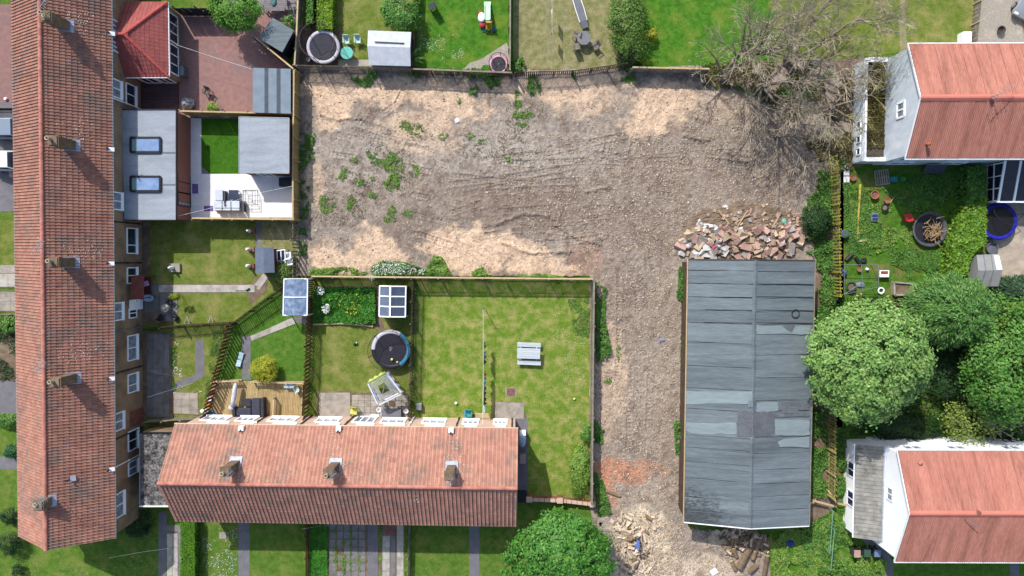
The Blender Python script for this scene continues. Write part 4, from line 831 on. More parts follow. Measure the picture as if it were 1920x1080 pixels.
mb = MB(); mb.tube([(a.x-.08,a.y,2.28),(a.x-.08,b.y,2.28)],.06,8); mb.build('gutter', W_white, lt); mb = MB(); mb.beam((xg-.06,a.y,3.14),(xg-.06,b.y,3.14),.12,.04); mb.build('flashing', LEAD, lt)
for y0_, y1_ in ((866,893),(920,948)): ya, yb = P(1595,y0_,1.3).y, P(1595,y1_,1.3).y; window(HB, (a.x+.15,(ya+yb)/2), (0,1,0), (-1,0,0), abs(ya-yb), .8, 1.9, bars=(.5,), glass=M('pane_blue',(34,48,92),rough=.1,spec=.7))
# metal shed at the right edge
MS = thing('metal_shed', P(1850,500), 'grey metal shed with a white skylight beside the clipped hedge at the right', 'shed')
fa, r0, r1, p = gable_shed(MS, [(1831,478),(1874,476),(1872,537),(1824,537)], 1.7, 2.15, M('shed_metal',(164,164,162),(150,150,148),2,rough=.6), M('shed_metal_wall',(150,152,150),rough=.6), 'x', .06)
mb = MB(); mb.slab([r1+V(-.5,.05,.03),r1+V(-.05,.05,.03),p[1]+V(-.05,-.1,.03),p[1]+V(-.5,-.1,.03)],.03); mb.build('skylight', W_white, MS)
for f in (.3,.62): mb = MB(); mb.beam(p[0].lerp(p[1],f)+V(0,0,.03), r0.lerp(r1,f)+V(0,0,.03),.06,.04); mb.beam(r0.lerp(r1,f)+V(0,0,.03), p[3].lerp(p[2],f)+V(0,0,.03),.06,.04); mb.build('roof_seam', METAL, MS)

# lichen and droppings flecking the tiled roofs, most of it below the chimneys
LICH = M('lichen_pale', (226,220,210), (204,196,184), 5, isl=.15)
def flecks(par, fn, spots, n, sx, sy, size):
    v = []; f = []
    for cx_, cy_ in spots:
        for _ in range(n):
            u = random.gauss(cx_, sx); w_ = random.gauss(cy_, sy); q = fn(u, w_)
            if q is None: continue
            r_ = random.uniform(.4, 1)*size; a = random.random()*6.28; o = len(v); v += [q+V(math.cos(a+k*1.57)*r_*random.uniform(.6,1.2), math.sin(a+k*1.57)*r_*random.uniform(.6,1.2), 0) for k in range(4)]; f.append((o,o+1,o+2,o+3))
    tag(MB().add(v, f).build('lichen_flecks', LICH, par), kind='stuff')
def onN(u, s): 
    return T2(u, s, ZR2-(ZR2-ZE2)*s/h2+.085) if .2 < s < h2-.1 and 0 < u < L2 else None
def onS(u, s): return T2(u, -s, ZR2-(ZR2-ZE2)*s/h2+.085) if .2 < s < h2-.1 and 0 < u < L2 else None
def onE(u, s): return T1(u, s, ZR-(ZR-ZE)*s/half+.09) if .2 < s < half-.1 and 0 < u < Lg else None
cu = [u2(px, 6.5, 870) for px in (440, 628, 846)]
flecks(ter2, onN, [(c_+.5, .9) for c_ in cu], 110, .7, .5, .05); flecks(ter2, onN, [(cu[0]+.6, 2.4), (cu[1]-.3, 2.2), (cu[2]+.2, 2.0)], 90, .35, .9, .06); flecks(ter2, onN, [(cu[1]+4.5, 1.0), (cu[0]+4, .8)], 110, 2.2, .6, .04); flecks(ter2, onS, [(L2*.72, 1.4)], 14, .12, .5, .07)
flecks(terr, onE, [(terr_u(y_, 6.5, 120), 2.2) for y_ in (30, 245, 470, 660)], 60, .5, .7, .06)
# ================= fences: posts, rails and every picket a piece of its own
def fence(label, top, h, m, pitch=.13, w_=.095, th=.022, two=False, post=1.83, railm=None, cap=None, name='fence', cat='fence', post_side=-1, jit=.012):
    pts = [P(x,y,h) for x,y in top]; c = pts[len(pts)//2]; t = thing(name, V(c.x,c.y,0), label, cat)
    pm = MB().box((0,0,.03),(w_,th,h-.05)).mesh('picket', m); rm = railm or m
    for a, b in zip(pts[:-1], pts[1:]):
        a = V(a.x,a.y,0); b = V(b.x,b.y,0); d = b-a; L = d.length; d.normalize(); nr = V(-d.y,d.x,0); rz = math.atan2(d.y,d.x)
        n = max(1, int(L/pitch))
        for i in range(n):
            s = (1 if (i%2 and two) else -1); q = a+d*(L*(i+.5)/n)+nr*(s*.04)
            inst(pm, 'picket', t, q+V(0,0,random.uniform(-jit,jit)), rz+random.uniform(-.02,.02), rot=(random.uniform(-.012,.012), random.uniform(-.012,.012), rz+random.uniform(-.03,.03)))
        for z in (h*.2, h*.82):
            mb = MB(); mb.beam(a+V(0,0,z), b+V(0,0,z), .04, .08); mb.build('rail', rm, t)
        k = max(1, round(L/post)); pp = MB().box((0,0,0),(.1,.1,h+.06)).mesh('post', rm)
        for i in range(k+1): inst(pp, 'post', t, a+d*(L*i/k)+nr*(.1*post_side), rz)
        if cap: mb = MB(); mb.beam(a+V(0,0,h), b+V(0,0,h), .13, .035); mb.build('cap_rail', cap, t)
    return t
fence('tall tan close-board fence along the left edge of the cleared soil', [(551,131),(549,300),(549,411)], 1.86, WOOD_T, .15, .145, post_side=1, cap=WOOD_P)
fence('tan close-board fence between pale patio and mown lawn', [(360,409),(549,411)], 1.8, WOOD_T, .15, .145, post_side=-1, cap=WOOD_P)
fence('tan close-board fence between paved yard and pale patio', [(336,208),(548,213)], 1.8, WOOD_T, .15, .145, post_side=1, cap=WOOD_P)
fence('diagonal fence with pale cap between paved yard and black shed', [(478,70),(550,129)], 1.7, WOOD_D, .15, .145, cap=WOOD_P)
fence('black fence at the top of the paved yard', [(322,14),(405,14)], 1.9, BLACKP, .15, .148, post_side=1)
fence('weathered picket fence below the round top-left trampoline', [(556,121),(690,124),(768,127)], 1.6, WOOD_G, .14, .085)
fence('overgrown fence below the bright green lawn', [(770,129),(960,136)], 1.6, WOOD_D, .14, .1, cap=WOOD_G)
fence('dark gapped picket fence below the octagonal garden table', [(966,134),(1075,131),(1176,117)], 1.5, WOOD_D, .17, .09)
fence('short grey board fence next to the leafless trees', [(1186,126),(1330,129)], 1.5, WOOD_G, .15, .145, cap=WOOD_P)
fence('weathered fence between black shed and round trampoline', [(561,-70),(556,60),(552,122)], 1.5, WOOD_G, .15, .14, cap=WOOD_P)
fence('dark fence between the pale shed and the bright lawn', [(779,-70),(776,127)], 1.4, WOOD_D, .15, .13)
fence('dark low fence right of the toy slide', [(957,-70),(956,132)], 1.3, WOOD_D, .15, .14, cap=WOOD_G)
fence('pale-topped gapped fence along the top of the big lawn', [(584,518),(780,520),(1112,523)], 1.8, WOOD_G, .135, .085, post_side=-1, cap=WOOD_P)
fence('pale grey fence between the big lawn and the soil lane', [(1114,524),(1112,700),(1110,948)], 1.75, WOOD_G, .15, .12, post_side=1, cap=WOOD_G)
fence('mossy hit-and-miss fence between the round trampoline and the big lawn', [(773,524),(770,650),(766,795)], 1.7, M('fence_wood_green',(112,104,82),(86,82,62),2,rnd=.16), .14, .1, two=True)
fence('brown hit-and-miss fence between deck and trampoline garden', [(576,521),(572,650),(567,796)], 1.8, WOOD_B, .17, .11, two=True)
fence('brown picket fence slanting down to the wooden deck', [(424,612),(400,700),(377,784)], 1.7, WOOD_B, .17, .11, two=True)
fence('dark picket fence running diagonally up to the tarpaulin canopy', [(430,608),(532,534)], 1.5, WOOD_D, .18, .09)
fence('dark picket fence between the two lawns by the terrace', [(266,617),(330,611),(428,605)], 1.3, WOOD_D, .18, .09)
fence('pale low fence where the two terraces meet', [(266,792),(373,785)], 1.2, WOOD_G, .2, .16)
fence('grey slatted fence right of the small blue-roofed shed', [(547,413),(547,522)], 1.7, WOOD_G, .3, .13, two=True)
fence('mossy ladder-like fence left of the overgrown right yard', [(1571,292),(1574,345),(1577,420),(1579,556)], 1.8, WOOD_M, .27, .15, two=True, railm=WOOD_M)
fence('yellow mossy fence between big shed and white house', [(1569,770),(1569,850),(1568,938)], 1.8, M('fence_wood_yellow',(188,182,100),(160,156,84),1.5,rnd=.14), .24, .13, two=True, railm=M('fence_rail_yellow',(190,180,116),rnd=.1))
fence('low brown picket fence left of the slabbed front garden', [(574,965),(573,1090)], .95, WOOD_B, .16, .1)
fence('low grey fence right of the slabbed front garden', [(767,965),(765,1090)], .95, WOOD_G, .16, .1)
fence('wide low plank fence beside the gravel at top right', [(1845,-60),(1842,0),(1834,80)], 1.0, WOOD_G, .3, .24, railm=WOOD_P)
fence('short low rail of pale wood left of the deck opening', [(396,716),(447,714)], .9, WOOD_P, .16, .05, cap=WOOD_P, name='deck_railing', cat='railing')
fence('long low rail of pale wood below the round yellow bush', [(470,716),(570,719)], .9, WOOD_P, .16, .05, cap=WOOD_P, name='deck_railing', cat='railing')
fence('short stair rail standing alone on the deck', [(513,748),(511,784)], .9, WOOD_P, .14, .05, cap=WOOD_P, name='deck_railing', cat='railing')
# brick garden wall
bw = thing('brick_wall', P(1045,940), 'low pink brick wall with piers at the foot of the big lawn', 'wall')
for a, b in (((990,937),(1052,939)),((1052,939),(1112,946))):
    a, b = P(*a,.8), P(*b,.8); mb = MB(); mb.beam(V(a.x,a.y,.37),V(b.x,b.y,.37),.22,.74); mb.build('wall', BRICK, bw); L = (b-a).length; n = int(L/.45); d = (b-a).normalized(); me = MB().box((0,0,0),(.43,.3,.07)).mesh('coping_stone', PINKCAST)
    for i in range(n): q = a+d*(L*(i+.5)/n); inst(me,'coping_stone',bw,(q.x,q.y,.745),math.atan2(d.y,d.x)+random.uniform(-.03,.03))
for px, py in ((992,936),(1050,938),(1111,945)): q = P(px,py,.9); MB().box((q.x,q.y,0),(.42,.42,.95)).build('pier', BRICK, bw); MB().box((q.x,q.y,.952),(.5,.5,.08)).build('pier_cap', PINKCAST, bw)
# veg bed edging log and decking
mb = MB(); mb.tube([P(588,608)+V(0,0,.12),P(640,606)+V(0,0,.12),P(680,609)+V(0,0,.12),P(700,612)+V(0,0,.1)], .1, 8); tag(mb.build('edging_log', WOOD_P), 'long pale log edging the dense green vegetable bed', 'log')
dk = thing('deck', P(480,750), 'pale timber deck with the black corner sofa on it', 'deck'); me = MB().box((0,0,0),(1,1,1)).mesh('plank', DECK)
TL, TR, BRr, BLl = P(398,714), P(570,714), P(566,792), P(380,796); n = 58
for i in range(n):
    f = (i+.5)/n; a = TL.lerp(TR,f); b = BLl.lerp(BRr,f); d = b-a; c = (a+b)/2; inst(me,'plank',dk,(c.x,c.y,.1),math.atan2(d.y,d.x)-math.pi/2,((TR-TL).length/n*.9,d.length,.06))
mb = MB(); mb.prism([(p.x,p.y) for p in (TL,TR,BRr,BLl)][::-1],.01,.095); mb.build('joists', WOOD_D, dk)

# ================= furniture builders
def qbox(t,name,x0,y0,x1,y1,z0,z1,m,bev=.03):
    a,b=P(x0,y1,z1),P(x1,y0,z1); mb=MB(); mb.box(((a.x+b.x)/2,(a.y+b.y)/2,z0),(b.x-a.x,b.y-a.y,z1-z0)); return mb.build(name,m,t,bevel=bev)
def rotv(x, y, a): return V(x*math.cos(a)-y*math.sin(a), x*math.sin(a)+y*math.cos(a), 0)
def chair(label, px, py, rz, m, s=1.0, group=None, legm=None, name='garden_chair', arms=True, solid=True):
    c = P(px,py,.4); c.z = 0; t = thing(name, c, label, 'chair', group); B = lambda x,y,z: c+rotv(x*s,y*s,rz)+V(0,0,z*s)
    mb = MB(); mb.box(B(0,0,.42),(.5*s,.5*s,.05*s),rz); mb.build('seat', m, t, bevel=.02)
    mb = MB(); mb.hexa([B(-.25,-.25,.44),B(.25,-.25,.44),B(.25,-.2,.44),B(-.25,-.2,.44)],[B(-.24,-.4,.9),B(.24,-.4,.9),B(.24,-.36,.9),B(-.24,-.36,.9)]); mb.build('backrest', m, t)
    for x in (-.22,.22):
        for y in (-.22,.22): mb = MB(); mb.beam(B(x,y,0),B(x*.95,y*.95,.43),.045*s,.045*s); mb.build('leg', legm or m, t)
        if arms: mb = MB(); mb.beam(B(x*1.15,-.3,.66),B(x*1.15,.22,.64),.06*s,.04*s); mb.beam(B(x*1.15,.2,.42),B(x*1.15,.2,.64),.04*s,.04*s); mb.build('armrest', legm or m, t)
    return t
def round_table(label, px, py, r, z, m, legm, n=28, name='garden_table'):
    c = P(px,py,z); c.z = 0; t = thing(name, c, label, 'table'); MB().lathe(c+V(0,0,z-.04), [(r*.96,0),(r,.015),(r,.035),(r*.97,.045)], n, rz=.4).build('tabletop', m, t)
    for k in range(4): a = .785+k*1.5708; mb = MB(); mb.beam(c+V(math.cos(a)*r*.75,math.sin(a)*r*.75,0),c+V(math.cos(a)*r*.5,math.sin(a)*r*.5,z-.04),.05,.05); mb.build('leg', legm, t)
    return t
def boxy(name, label, cat, px, py, z0, sx, sy, h, m, rz=0, bevel=.03, group=None):
    c = P(px,py,z0+h); mb = MB(); mb.box((c.x,c.y,z0),(sx,sy,h),rz); o = mb.build(name, m, None, bevel=bevel); return tag(o,label,cat,group)
def trampoline(label, px, py, r, z, padcols, nh, net=True, nleg=6, matm=None, logo=None, legm=METAL, pole_m=None):
    c = P(px,py,z); c.z = 0; t = thing('trampoline', c, label, 'trampoline'); N = 48; ns = len(padcols)
    MB().lathe(c+V(0,0,z-.02), [(r*.82,0),(r*.82,.02)], 40).build('jumping_mat', matm or BLACKP, t)
    for s in range(ns):
        mb = MB(); vs = []; k = N//ns
        for i in range(k+1):
            a = 2*math.pi*(s*k+i)/N
            for rr, zz_ in ((r*.8,z+.012),(r*.84,z+.05),(r*.97,z+.05),(r,z-.02),(r*.8,z-.03)): vs.append(c+V(math.cos(a)*rr,math.sin(a)*rr,zz_))
        mb.add(vs,[(5*i+j,5*(i+1)+j,5*(i+1)+(j+1)%5,5*i+(j+1)%5) for i in range(k) for j in range(5)]); mb.build('safety_pad', padcols[s], t, True)
    for i in range(nleg):
        a = 2*math.pi*(i+.3)/nleg; q = c+V(math.cos(a)*r*.98,math.sin(a)*r*.98,0); MB().tube([q,q+V(0,0,z-.03)],.03,6).build('leg', legm, t)
        if nh: q = c+V(math.cos(a)*r*1.02,math.sin(a)*r*1.02,0); MB().tube([q,q+V(0,0,z+nh)],.03,6).build('net_pole', pole_m or BLACKP, t)
    MB().torus(c+V(0,0,z-.06), r*.98, .03, 40, 6).build('frame', legm, t)
    if nh:
        MB().torus(c+V(0,0,z+nh), r*1.01, .022, 40, 6).build('top_ring', pole_m or BLACKP, t)
        if net:
            vs = []; 
            for i in range(40):
                a = 2*math.pi*i/40; vs += [c+V(math.cos(a)*r*.99,math.sin(a)*r*.99,z+.03), c+V(math.cos(a)*r*.99,math.sin(a)*r*.99,z+nh-.02)]
            MB().add(vs,[(2*i,2*((i+1)%40),2*((i+1)%40)+1,2*i+1) for i in range(40)]).build('net', M('trampoline_net',(30,30,36),alpha=.16), t, True)
    if logo: 
        mb = MB(); mb.tube([c+V(x*r,y*r,z+.02) for x,y in logo], .016, 5); mb.build('printed_mark', M('print_pale',(196,190,196)), t)
    return t
PADW = M('pad_white',(226,222,230),(208,204,216),3,rough=.6); PADB = M('pad_teal',(70,140,170),(54,116,150),3); PADR = M('pad_red',(196,70,66)); PADP = M('pad_pink',(240,176,204),(228,156,188),3); PADBL = M('pad_blue',(46,44,190),(36,34,160),3)
trampoline('white-edged trampoline with tall netting in the top left garden', 606, 88, 1.45, .8, [PADW]*6, 1.9, matm=M('mat_grey',(72,72,82),(62,62,72),3), pole_m=M('pole_rust',(120,90,84)))
trampoline('large round trampoline with teal and white pads beside the big lawn', 733, 655, 1.72, .85, [PADB,PADW,PADW,BLACKP,BLACKP,PADB], 1.35, matm=M('mat_dark',(48,46,58),(40,38,50),3), logo=[(-.07,.12),(-.02,.0),(-.06,-.06),(-.01,-.09),(.02,.02),(.07,.06),(.03,.13),(-.04,.1)])
for px, py, r in ((735,674,.12),(745,679,.09)): q = P(px,py,.97); tag(MB().lathe(q-V(0,0,r-.01),[(r*math.sin(math.pi*i/8)+.001,r-r*math.cos(math.pi*i/8)) for i in range(9)],14).build('ball', M('ball_yellow',(232,220,130))), 'larger pale yellow ball on the round trampoline' if r>.1 else 'smaller pale yellow ball on the round trampoline', 'ball')
trampoline('small pink trampoline with handle posts by the picket fence', 935, 121, .78, .45, [PADP]*6, .8, net=False, logo=[(-.06,.1),(0,.12),(.05,-.12),(-.02,-.14)])
trampoline('blue-padded trampoline with slumped netting below the conservatory', 1873, 415, 1.6, .8, [PADBL]*6, 0, matm=M('mat_black',(28,28,34),rough=.7))
mb = MB(); c = P(1893,400,1.6); pts = [c+V(math.cos(a)*1.25,math.sin(a)*.95,.35*math.sin(a*2)) for a in np.linspace(0,6.28,30)]; mb.tube(pts,.025,5); sn = thing('net_frame', P(1893,400), 'slumped black net hoop over the blue trampoline', 'net'); mb.build('hoop', BLACKP, sn)
for i in (0,8,15,23): q = pts[i]; MB().tube([V(q.x-.2,q.y-.1,.05),q],.02,5).build('pole', BLACKP, sn)
mb = MB(); mb.add([c]+pts,[(0,1+i,1+(i+1)%30) for i in range(29)]); mb.build('net', MATS['trampoline_net'], sn)

# top gardens
chair('left of the two mint garden chairs above the turquoise table', 650, 77, math.pi, M('mint_plastic',(206,236,222),rough=.5), 1.0)
chair('right of the two mint garden chairs above the turquoise table', 671, 76, math.pi, MATS['mint_plastic'], 1.0)
round_table('round turquoise garden table below the mint chairs', 650, 99, .54, .7, M('turquoise_top',(112,206,190),(96,188,172),6,rough=.5), W_white)
tag(MB().lathe(P(577,111,.5)-V(0,0,.5),[(.2,0),(.23,.1),(.23,.45),(.2,.5)],16).build('bin', GREYP),'small round grey bin at the foot of the netted trampoline','bin')
tt = thing('toy_slide', P(912,35), 'pale green toy slide with yellow steps on the bright lawn', 'toy')
MG = M('toy_mint',(200,244,206),(180,232,190),3,rough=.4); a, b = P(914,38,.9), P(914,10,.2); mb = MB(); mb.beam(a,b,.42,.06); mb.beam(a+V(-.24,0,.08),b+V(-.24,0,.08),.06,.2); mb.beam(a+V(.24,0,.08),b+V(.24,0,.08),.06,.2); mb.beam(b,b+V(0,.35,-.12),.6,.06); mb.build('chute', MG, tt, bevel=.02)
for i in range(4): q = P(916,41+i*4,.85-.2*i); MB().box((q.x,q.y,q.z-.05),(.46,.16,.06)).build('step', M('toy_yellow',(214,176,52),rough=.4), tt)
for x in (-.26,.26): mb = MB(); q = P(916,40,.9); mb.beam(q+V(x,0,0),V(q.x+x,q.y-.75,.02),.06,.14); mb.build('side_panel', MATS['toy_yellow'], tt); mb = MB(); q = P(917,55,.1); mb.lathe((q.x+x*1.6,q.y,0),[(.22,0),(.24,.08),(.15,.14)],12); mb.build('foot', M('toy_teal',(52,120,128)), tt)
th = thing('play_kitchen', P(904,35), 'red and white toy rocker beside the pale green slide', 'toy'); q = P(903,32,.5); MB().lathe((q.x,q.y,.1),[(.3,0),(.34,.2),(.3,.42),(.22,.45)],14,1,1.3).build('body', W_white, th,True); q = P(901,24,.5); MB().lathe((q.x,q.y,.1),[(.2,0),(.24,.2),(.2,.34),(.1,.4)],12).build('front_knob', M('toy_red',(200,66,74)), th, True); q = P(904,45,.5); MB().lathe((q.x,q.y,.1),[(.24,0),(.28,.15),(.22,.3)],12).build('seat', MATS['toy_red'], th, True)
chair('dark garden chair at the top edge of the bright lawn', 811, 12, .55, DMETAL, 1.15)
ol = thing('sun_lounger', P(1086,25), 'grey sun lounger with white piping at the top of the dry lawn', 'lounger'); a, b = P(1080,-4,.35), P(1094,40,.35); LG = M('lounger_grey',(128,130,136),(116,118,124),3); d = (b-a).normalized(); s_ = V(-d.y,d.x,0)
mb = MB(); mb.beam(a,b,.62,.06); mb.build('bed', LG, ol, bevel=.02); mb = MB(); mb.beam(b,b+d*.55+V(0,0,-.12),.6,.05); mb.build('footrest', LG, ol)
for s in (-1,1): mb = MB(); mb.tube([a+s_*.33*s+V(0,0,.05),a.lerp(b,.5)+s_*.36*s+V(0,0,.12),b+s_*.33*s+V(0,0,.05)],.035,6); mb.build('armrest', W_white, ol)
for f in (.1,.9):
    for s in (-1,1): q = a.lerp(b,f)+s_*.28*s; mb = MB(); mb.beam(V(q.x,q.y,0),q,.05,.05); mb.build('leg', DMETAL, ol)
round_table('octagonal grey table with three chairs on the dry lawn', 1095, 71, .62, .72, M('table_grey',(138,138,142),(124,124,128),4), DMETAL, 8)
WT = M('weathered_teak',(142,136,126),(118,112,104),4)
chair('weathered chair left of the octagonal table', 1080, 66, 1.4, WT); chair('weathered chair below and left of the octagonal table', 1080, 87, .15, WT); chair('weathered chair below and right of the octagonal table', 1117, 87, 2.2, WT)
mb = MB(); mb.tube([P(1035,-30,2.0),P(1035,62,2.0)],.012,5); tag(mb.build('washing_line', W_white),'washing line strung above the dry lawn at the top','line')
for i,(py,ln,m_) in enumerate(((8,.5,BLACKP),(20,.3,W_white),(48,.6,DMETAL),(56,.35,BLACKP))):
    q = P(1035,py,2.0); mb = MB(); mb.beam(q-V(0,ln/2,.35),q+V(0,ln/2,-.35),.05,.7); tag(mb.build('garment',m_),('black garment nearest the top edge on the upper washing line','white garment on the upper washing line','longest dark garment on the upper washing line','lowest black garment on the upper washing line')[i],'garment')
tag(MB().lathe(P(1391,112,.3)-V(0,0,.3),[(.35,0),(.42,.25),(.36,.3)],14).build('planter', DMETAL),'dark round planter among the leafless branches','planter') if 0 else None
boxy('storage_box','white storage box in the corner by the gravel','box',1814,69,0,.75,.9,.8,W_white)
q = P(1878,56,.3); fp = thing('fire_pit',V(q.x,q.y,0),'round dark metal fire pit on the pale gravel','fire pit'); MB().lathe((q.x,q.y,.05),[(.2,0),(.34,.25),(.36,.28),(.3,.28),(.18,.08)],18).build('bowl',M('rusty_dark',(92,78,74),(70,60,58),4),fp)
for k in range(3): a = k*2.1; mb = MB(); mb.beam((q.x+math.cos(a)*.28,q.y+math.sin(a)*.28,0),(q.x+math.cos(a)*.2,q.y+math.sin(a)*.2,.12),.04,.04); mb.build('leg',DMETAL,fp)
# furniture heap top left
sl_ = thing('garden_bench_set', P(520,10), 'weathered wooden picnic table piled with planks at the top left', 'table'); c = P(515,8,.75)
for i in range(7): mb = MB(); mb.beam(c+V(-1.05+.06*abs(i-3),.42-.15*i,0),c+V(1.05-.06*abs(i-3),.42-.15*i,0),.13,.04); mb.build('plank',M('plank_weathered',(150,142,144),(124,116,120),3,rnd=.15),sl_)
for sx in (-.7,.7):
    for sy in (-.4,.4): mb = MB(); mb.beam(V(c.x+sx*1.15,c.y+sy,0),V(c.x+sx,c.y+sy*.5,.72),.08,.08); mb.build('leg',MATS['plank_weathered'],sl_)
MB().lathe(c+V(-.1,.25,.03),[(.3,0),(.32,.1),(.25,.14)],14,.8,1.3).build('parasol_base',M('teal_dark',(84,124,124)),sl_)
chair('grey slatted chair beside the piled picnic table', 549, 9, -1.6, MATS['plank_weathered'])
for i,(a,b) in enumerate((((513,31),(531,22)),((540,22),(546,34)),((490,11),(500,24)))): mb = MB(); a = P(*a,.3); b = P(*b,.3); mb.beam(a,b,.14,.05); mb.beam(V(a.x,a.y,0),a,.06,.06); mb.beam(V(b.x,b.y,0),b,.06,.06); tag(mb.build('bench_plank',MATS['plank_weathered']),('loose plank bench just above the black shed','short pale plank right of the loose bench by the black shed','short pale plank left of the piled picnic table')[i],'bench')

# paved yard
chair('brown armchair standing alone on the paved yard', 388, 172, 2.8, M('rattan_brown',(128,112,104),(108,94,88),5,bump=.3))
tb = thing('covered_chair', P(348,194), 'chair bundled in a crumpled clear plastic sheet', 'chair'); q = P(348,194,.5); mb = MB(); vs=[];fs=[]
for i in range(9):
    for j in range(14): a=2*math.pi*j/14; r=.55*math.sin(.25+1.35*(1-i/8))*(1+.25*random.uniform(-1,1)); vs.append(V(q.x+math.cos(a)*r,q.y+math.sin(a)*r,.1+.75*i/8+random.uniform(-.05,.05)))
fs=[(i*14+j,i*14+(j+1)%14,(i+1)*14+(j+1)%14,(i+1)*14+j) for i in range(8) for j in range(14)]+[tuple(range(8*14,9*14))]; mb.add(vs,fs); mb.build('plastic_sheet',M('plastic_crumple',(196,194,200),(120,116,124),6,rough=.25,spec=.6),tb)
for sx in (-.5,.5): mb=MB(); mb.beam((q.x+sx,q.y-.3,.02),(q.x+sx*.6,q.y+.3,.5),.05,.05); mb.build('leg',DMETAL,tb)
mb = MB(); mb.tube([P(331,84,2.2),P(400,107,2.0),P(474,130,2.15)],.009,5); tag(mb.build('washing_line',W_white),'washing line crossing the paved yard to the grey shed','line')
q=P(341,133,.9); ac=thing('plant_stand',V(q.x,q.y,0),'narrow metal plant stand against the red-roofed extension','stand')
for z in (.3,.6,.9): MB().box((q.x,q.y,z),(.3,.8,.03)).build('shelf',METAL,ac)
for sx in (-.14,.14):
    for sy in (-.38,.38): MB().box((q.x+sx,q.y+sy,0),(.03,.03,.95)).build('leg',DMETAL,ac)
# pale patio
CU = M('cushion_pale',(222,228,238),(206,214,226),4,rough=.9); WIC = M('wicker_grey',(96,100,108),(82,86,94),8,bump=.3)
sf = thing('corner_sofa', P(428,385), 'pale cushioned corner sofa on the white patio', 'sofa'); z=.38
mb=MB(); a=P(402,386,z); b=P(452,386,z); mb.beam(V(a.x,a.y,.16),V(b.x,b.y,.16),.85,.3); a2_=P(411,362,z); mb.beam(V(a2_.x,a2_.y+.2,.16),V(a2_.x,a.y+.42,.16),.75,.3); mb.build('frame',WIC,sf)
for i in range(3): q=P(409+16.5*i,384,z); MB().box((q.x,q.y+.02,.32),(.72,.62,.14)).build('seat_cushion',CU,sf,bevel=.04); q=P(409+16.5*i,393,.7); MB().box((q.x,q.y,.4),(.7,.18,.36)).build('back_cushion',CU,sf,bevel=.05)
q=P(411,366,z); MB().box((q.x,q.y,.32),(.68,.95,.14)).build('seat_cushion',CU,sf,bevel=.04)
mb=MB(); q=P(421,372,.55); mb.box((q.x,q.y,0),(.1,1.3,.6)); q=P(456,387,.55); mb.box((q.x,q.y,0),(.14,.9,.6)); mb.build('arm',WIC,sf)
q=P(438,365,.4); ct=thing('coffee_table',V(q.x,q.y,0),'dark square coffee table in front of the pale sofa','table'); MB().box((q.x,q.y,.36),(.85,.82,.05)).build('tabletop',M('dark_glass_top',(54,62,84),(66,74,98),3,rough=.1,spec=.6),ct,bevel=.02)
for sx in (-.36,.36):
    for sy in (-.34,.34): MB().box((q.x+sx,q.y+sy,0),(.05,.05,.36)).build('leg',DMETAL,ct)
q=P(466,369,.7); ar=thing('airer',V(q.x,q.y,0),'thin wire clothes airer standing on the white patio','airer'); mb=MB()
for zz_,hx,hy in ((.05,.55,.65),(.5,.5,.6),(.9,.42,.5)):
    pts=[q+V(x*hx,y*hy,zz_-.7) for x,y in ((-1,-1),(1,-1),(1,1),(-1,1),(-1,-1))]
    for a,b in zip(pts[:-1],pts[1:]): mb.tube([a,b],.018,5)
for x,y in ((-1,-1),(1,-1),(1,1),(-1,1)): mb.tube([q+V(x*.55,y*.65,-.68),q+V(x*.42,y*.5,.2)],.018,5)
for i in range(5): mb.tube([q+V(-.42,-.4+.2*i,.2),q+V(.42,-.4+.2*i,.2)],.01,4)
mb.build('frame',M('wire_grey',(110,112,116),metal=.3,rough=.5),ar)
PUR=M('mat_purple',(136,112,178),(118,96,160),6)
for i,(x0,y0,x1,y1) in enumerate(((361,345,372,363),(383,386,400,396))):
    a,b=P(x0,y1),P(x1,y0); mb=MB(); mb.box(((a.x+b.x)/2,(a.y+b.y)/2,.048),(b.x-a.x,b.y-a.y,.015)); tag(mb.build('door_mat',PUR,bevel=.005),('purple door mat in the shade by the patio doors','purple mat lying left of the pale sofa')[i],'mat')
boxy('storage_box','black storage box below the flat-roofed garden room','box',535,341,.05,1.15,.78,.55,BLACKP)
mb=MB(); mb.tube([P(334,405,2.3),P(392,391,2.0),P(430,380,1.9),P(475,364,1.95),P(548,349,2.0)],.009,5); tag(mb.build('washing_line',W_white),'white washing line crossing the pale patio','line')
# upper garden
def statue(label, px, py, rz=0, bx=.5):
    c=P(px,py,.1); c.z=0; t=thing('statue',c,label,'statue'); MB().box(c+V(.1,0,0),(bx,bx*.8,.22)).build('plinth',BRICK if bx<.6 else SLAB,t); MB().lathe(c+V(-.05,0,.22),[(.14,0),(.17,.12),(.12,.3),(.15,.42),(.08,.5),(.1,.58),(.09,.68),(.02,.72)],12).build('figure',W_white,t,True); MB().lathe(c+V(-.26,.06,.2),[(.1,0),(.11,.1),(.05,.2)],10).build('animal_head',W_white,t,True)
statue('upper white garden statue by the blue-roofed shed', 470, 468); statue('lower white garden statue by the blue-roofed shed', 470, 499); statue('white statue on a square slab in the mown lawn', 326, 502, 0, .95); statue('white statue in the shade below the tan fence', 471, 433)
gf=thing('glazed_frame',P(527,485),'white framed cold frame leaning behind the blue-roofed shed','cold frame'); a,b=P(519,470,.9),P(534,468,.9); c_,d_=P(536,508,.5),P(521,510,.5); mb=MB()
for p_,q_ in ((a,b),(b,c_),(c_,d_),(d_,a),(a.lerp(b,.5),d_.lerp(c_,.5)),(a.lerp(d_,.5),b.lerp(c_,.5))): mb.beam(p_,q_,.09,.06)
for p_ in (a,b,c_,d_): mb.beam(V(p_.x,p_.y,0),p_,.06,.06)
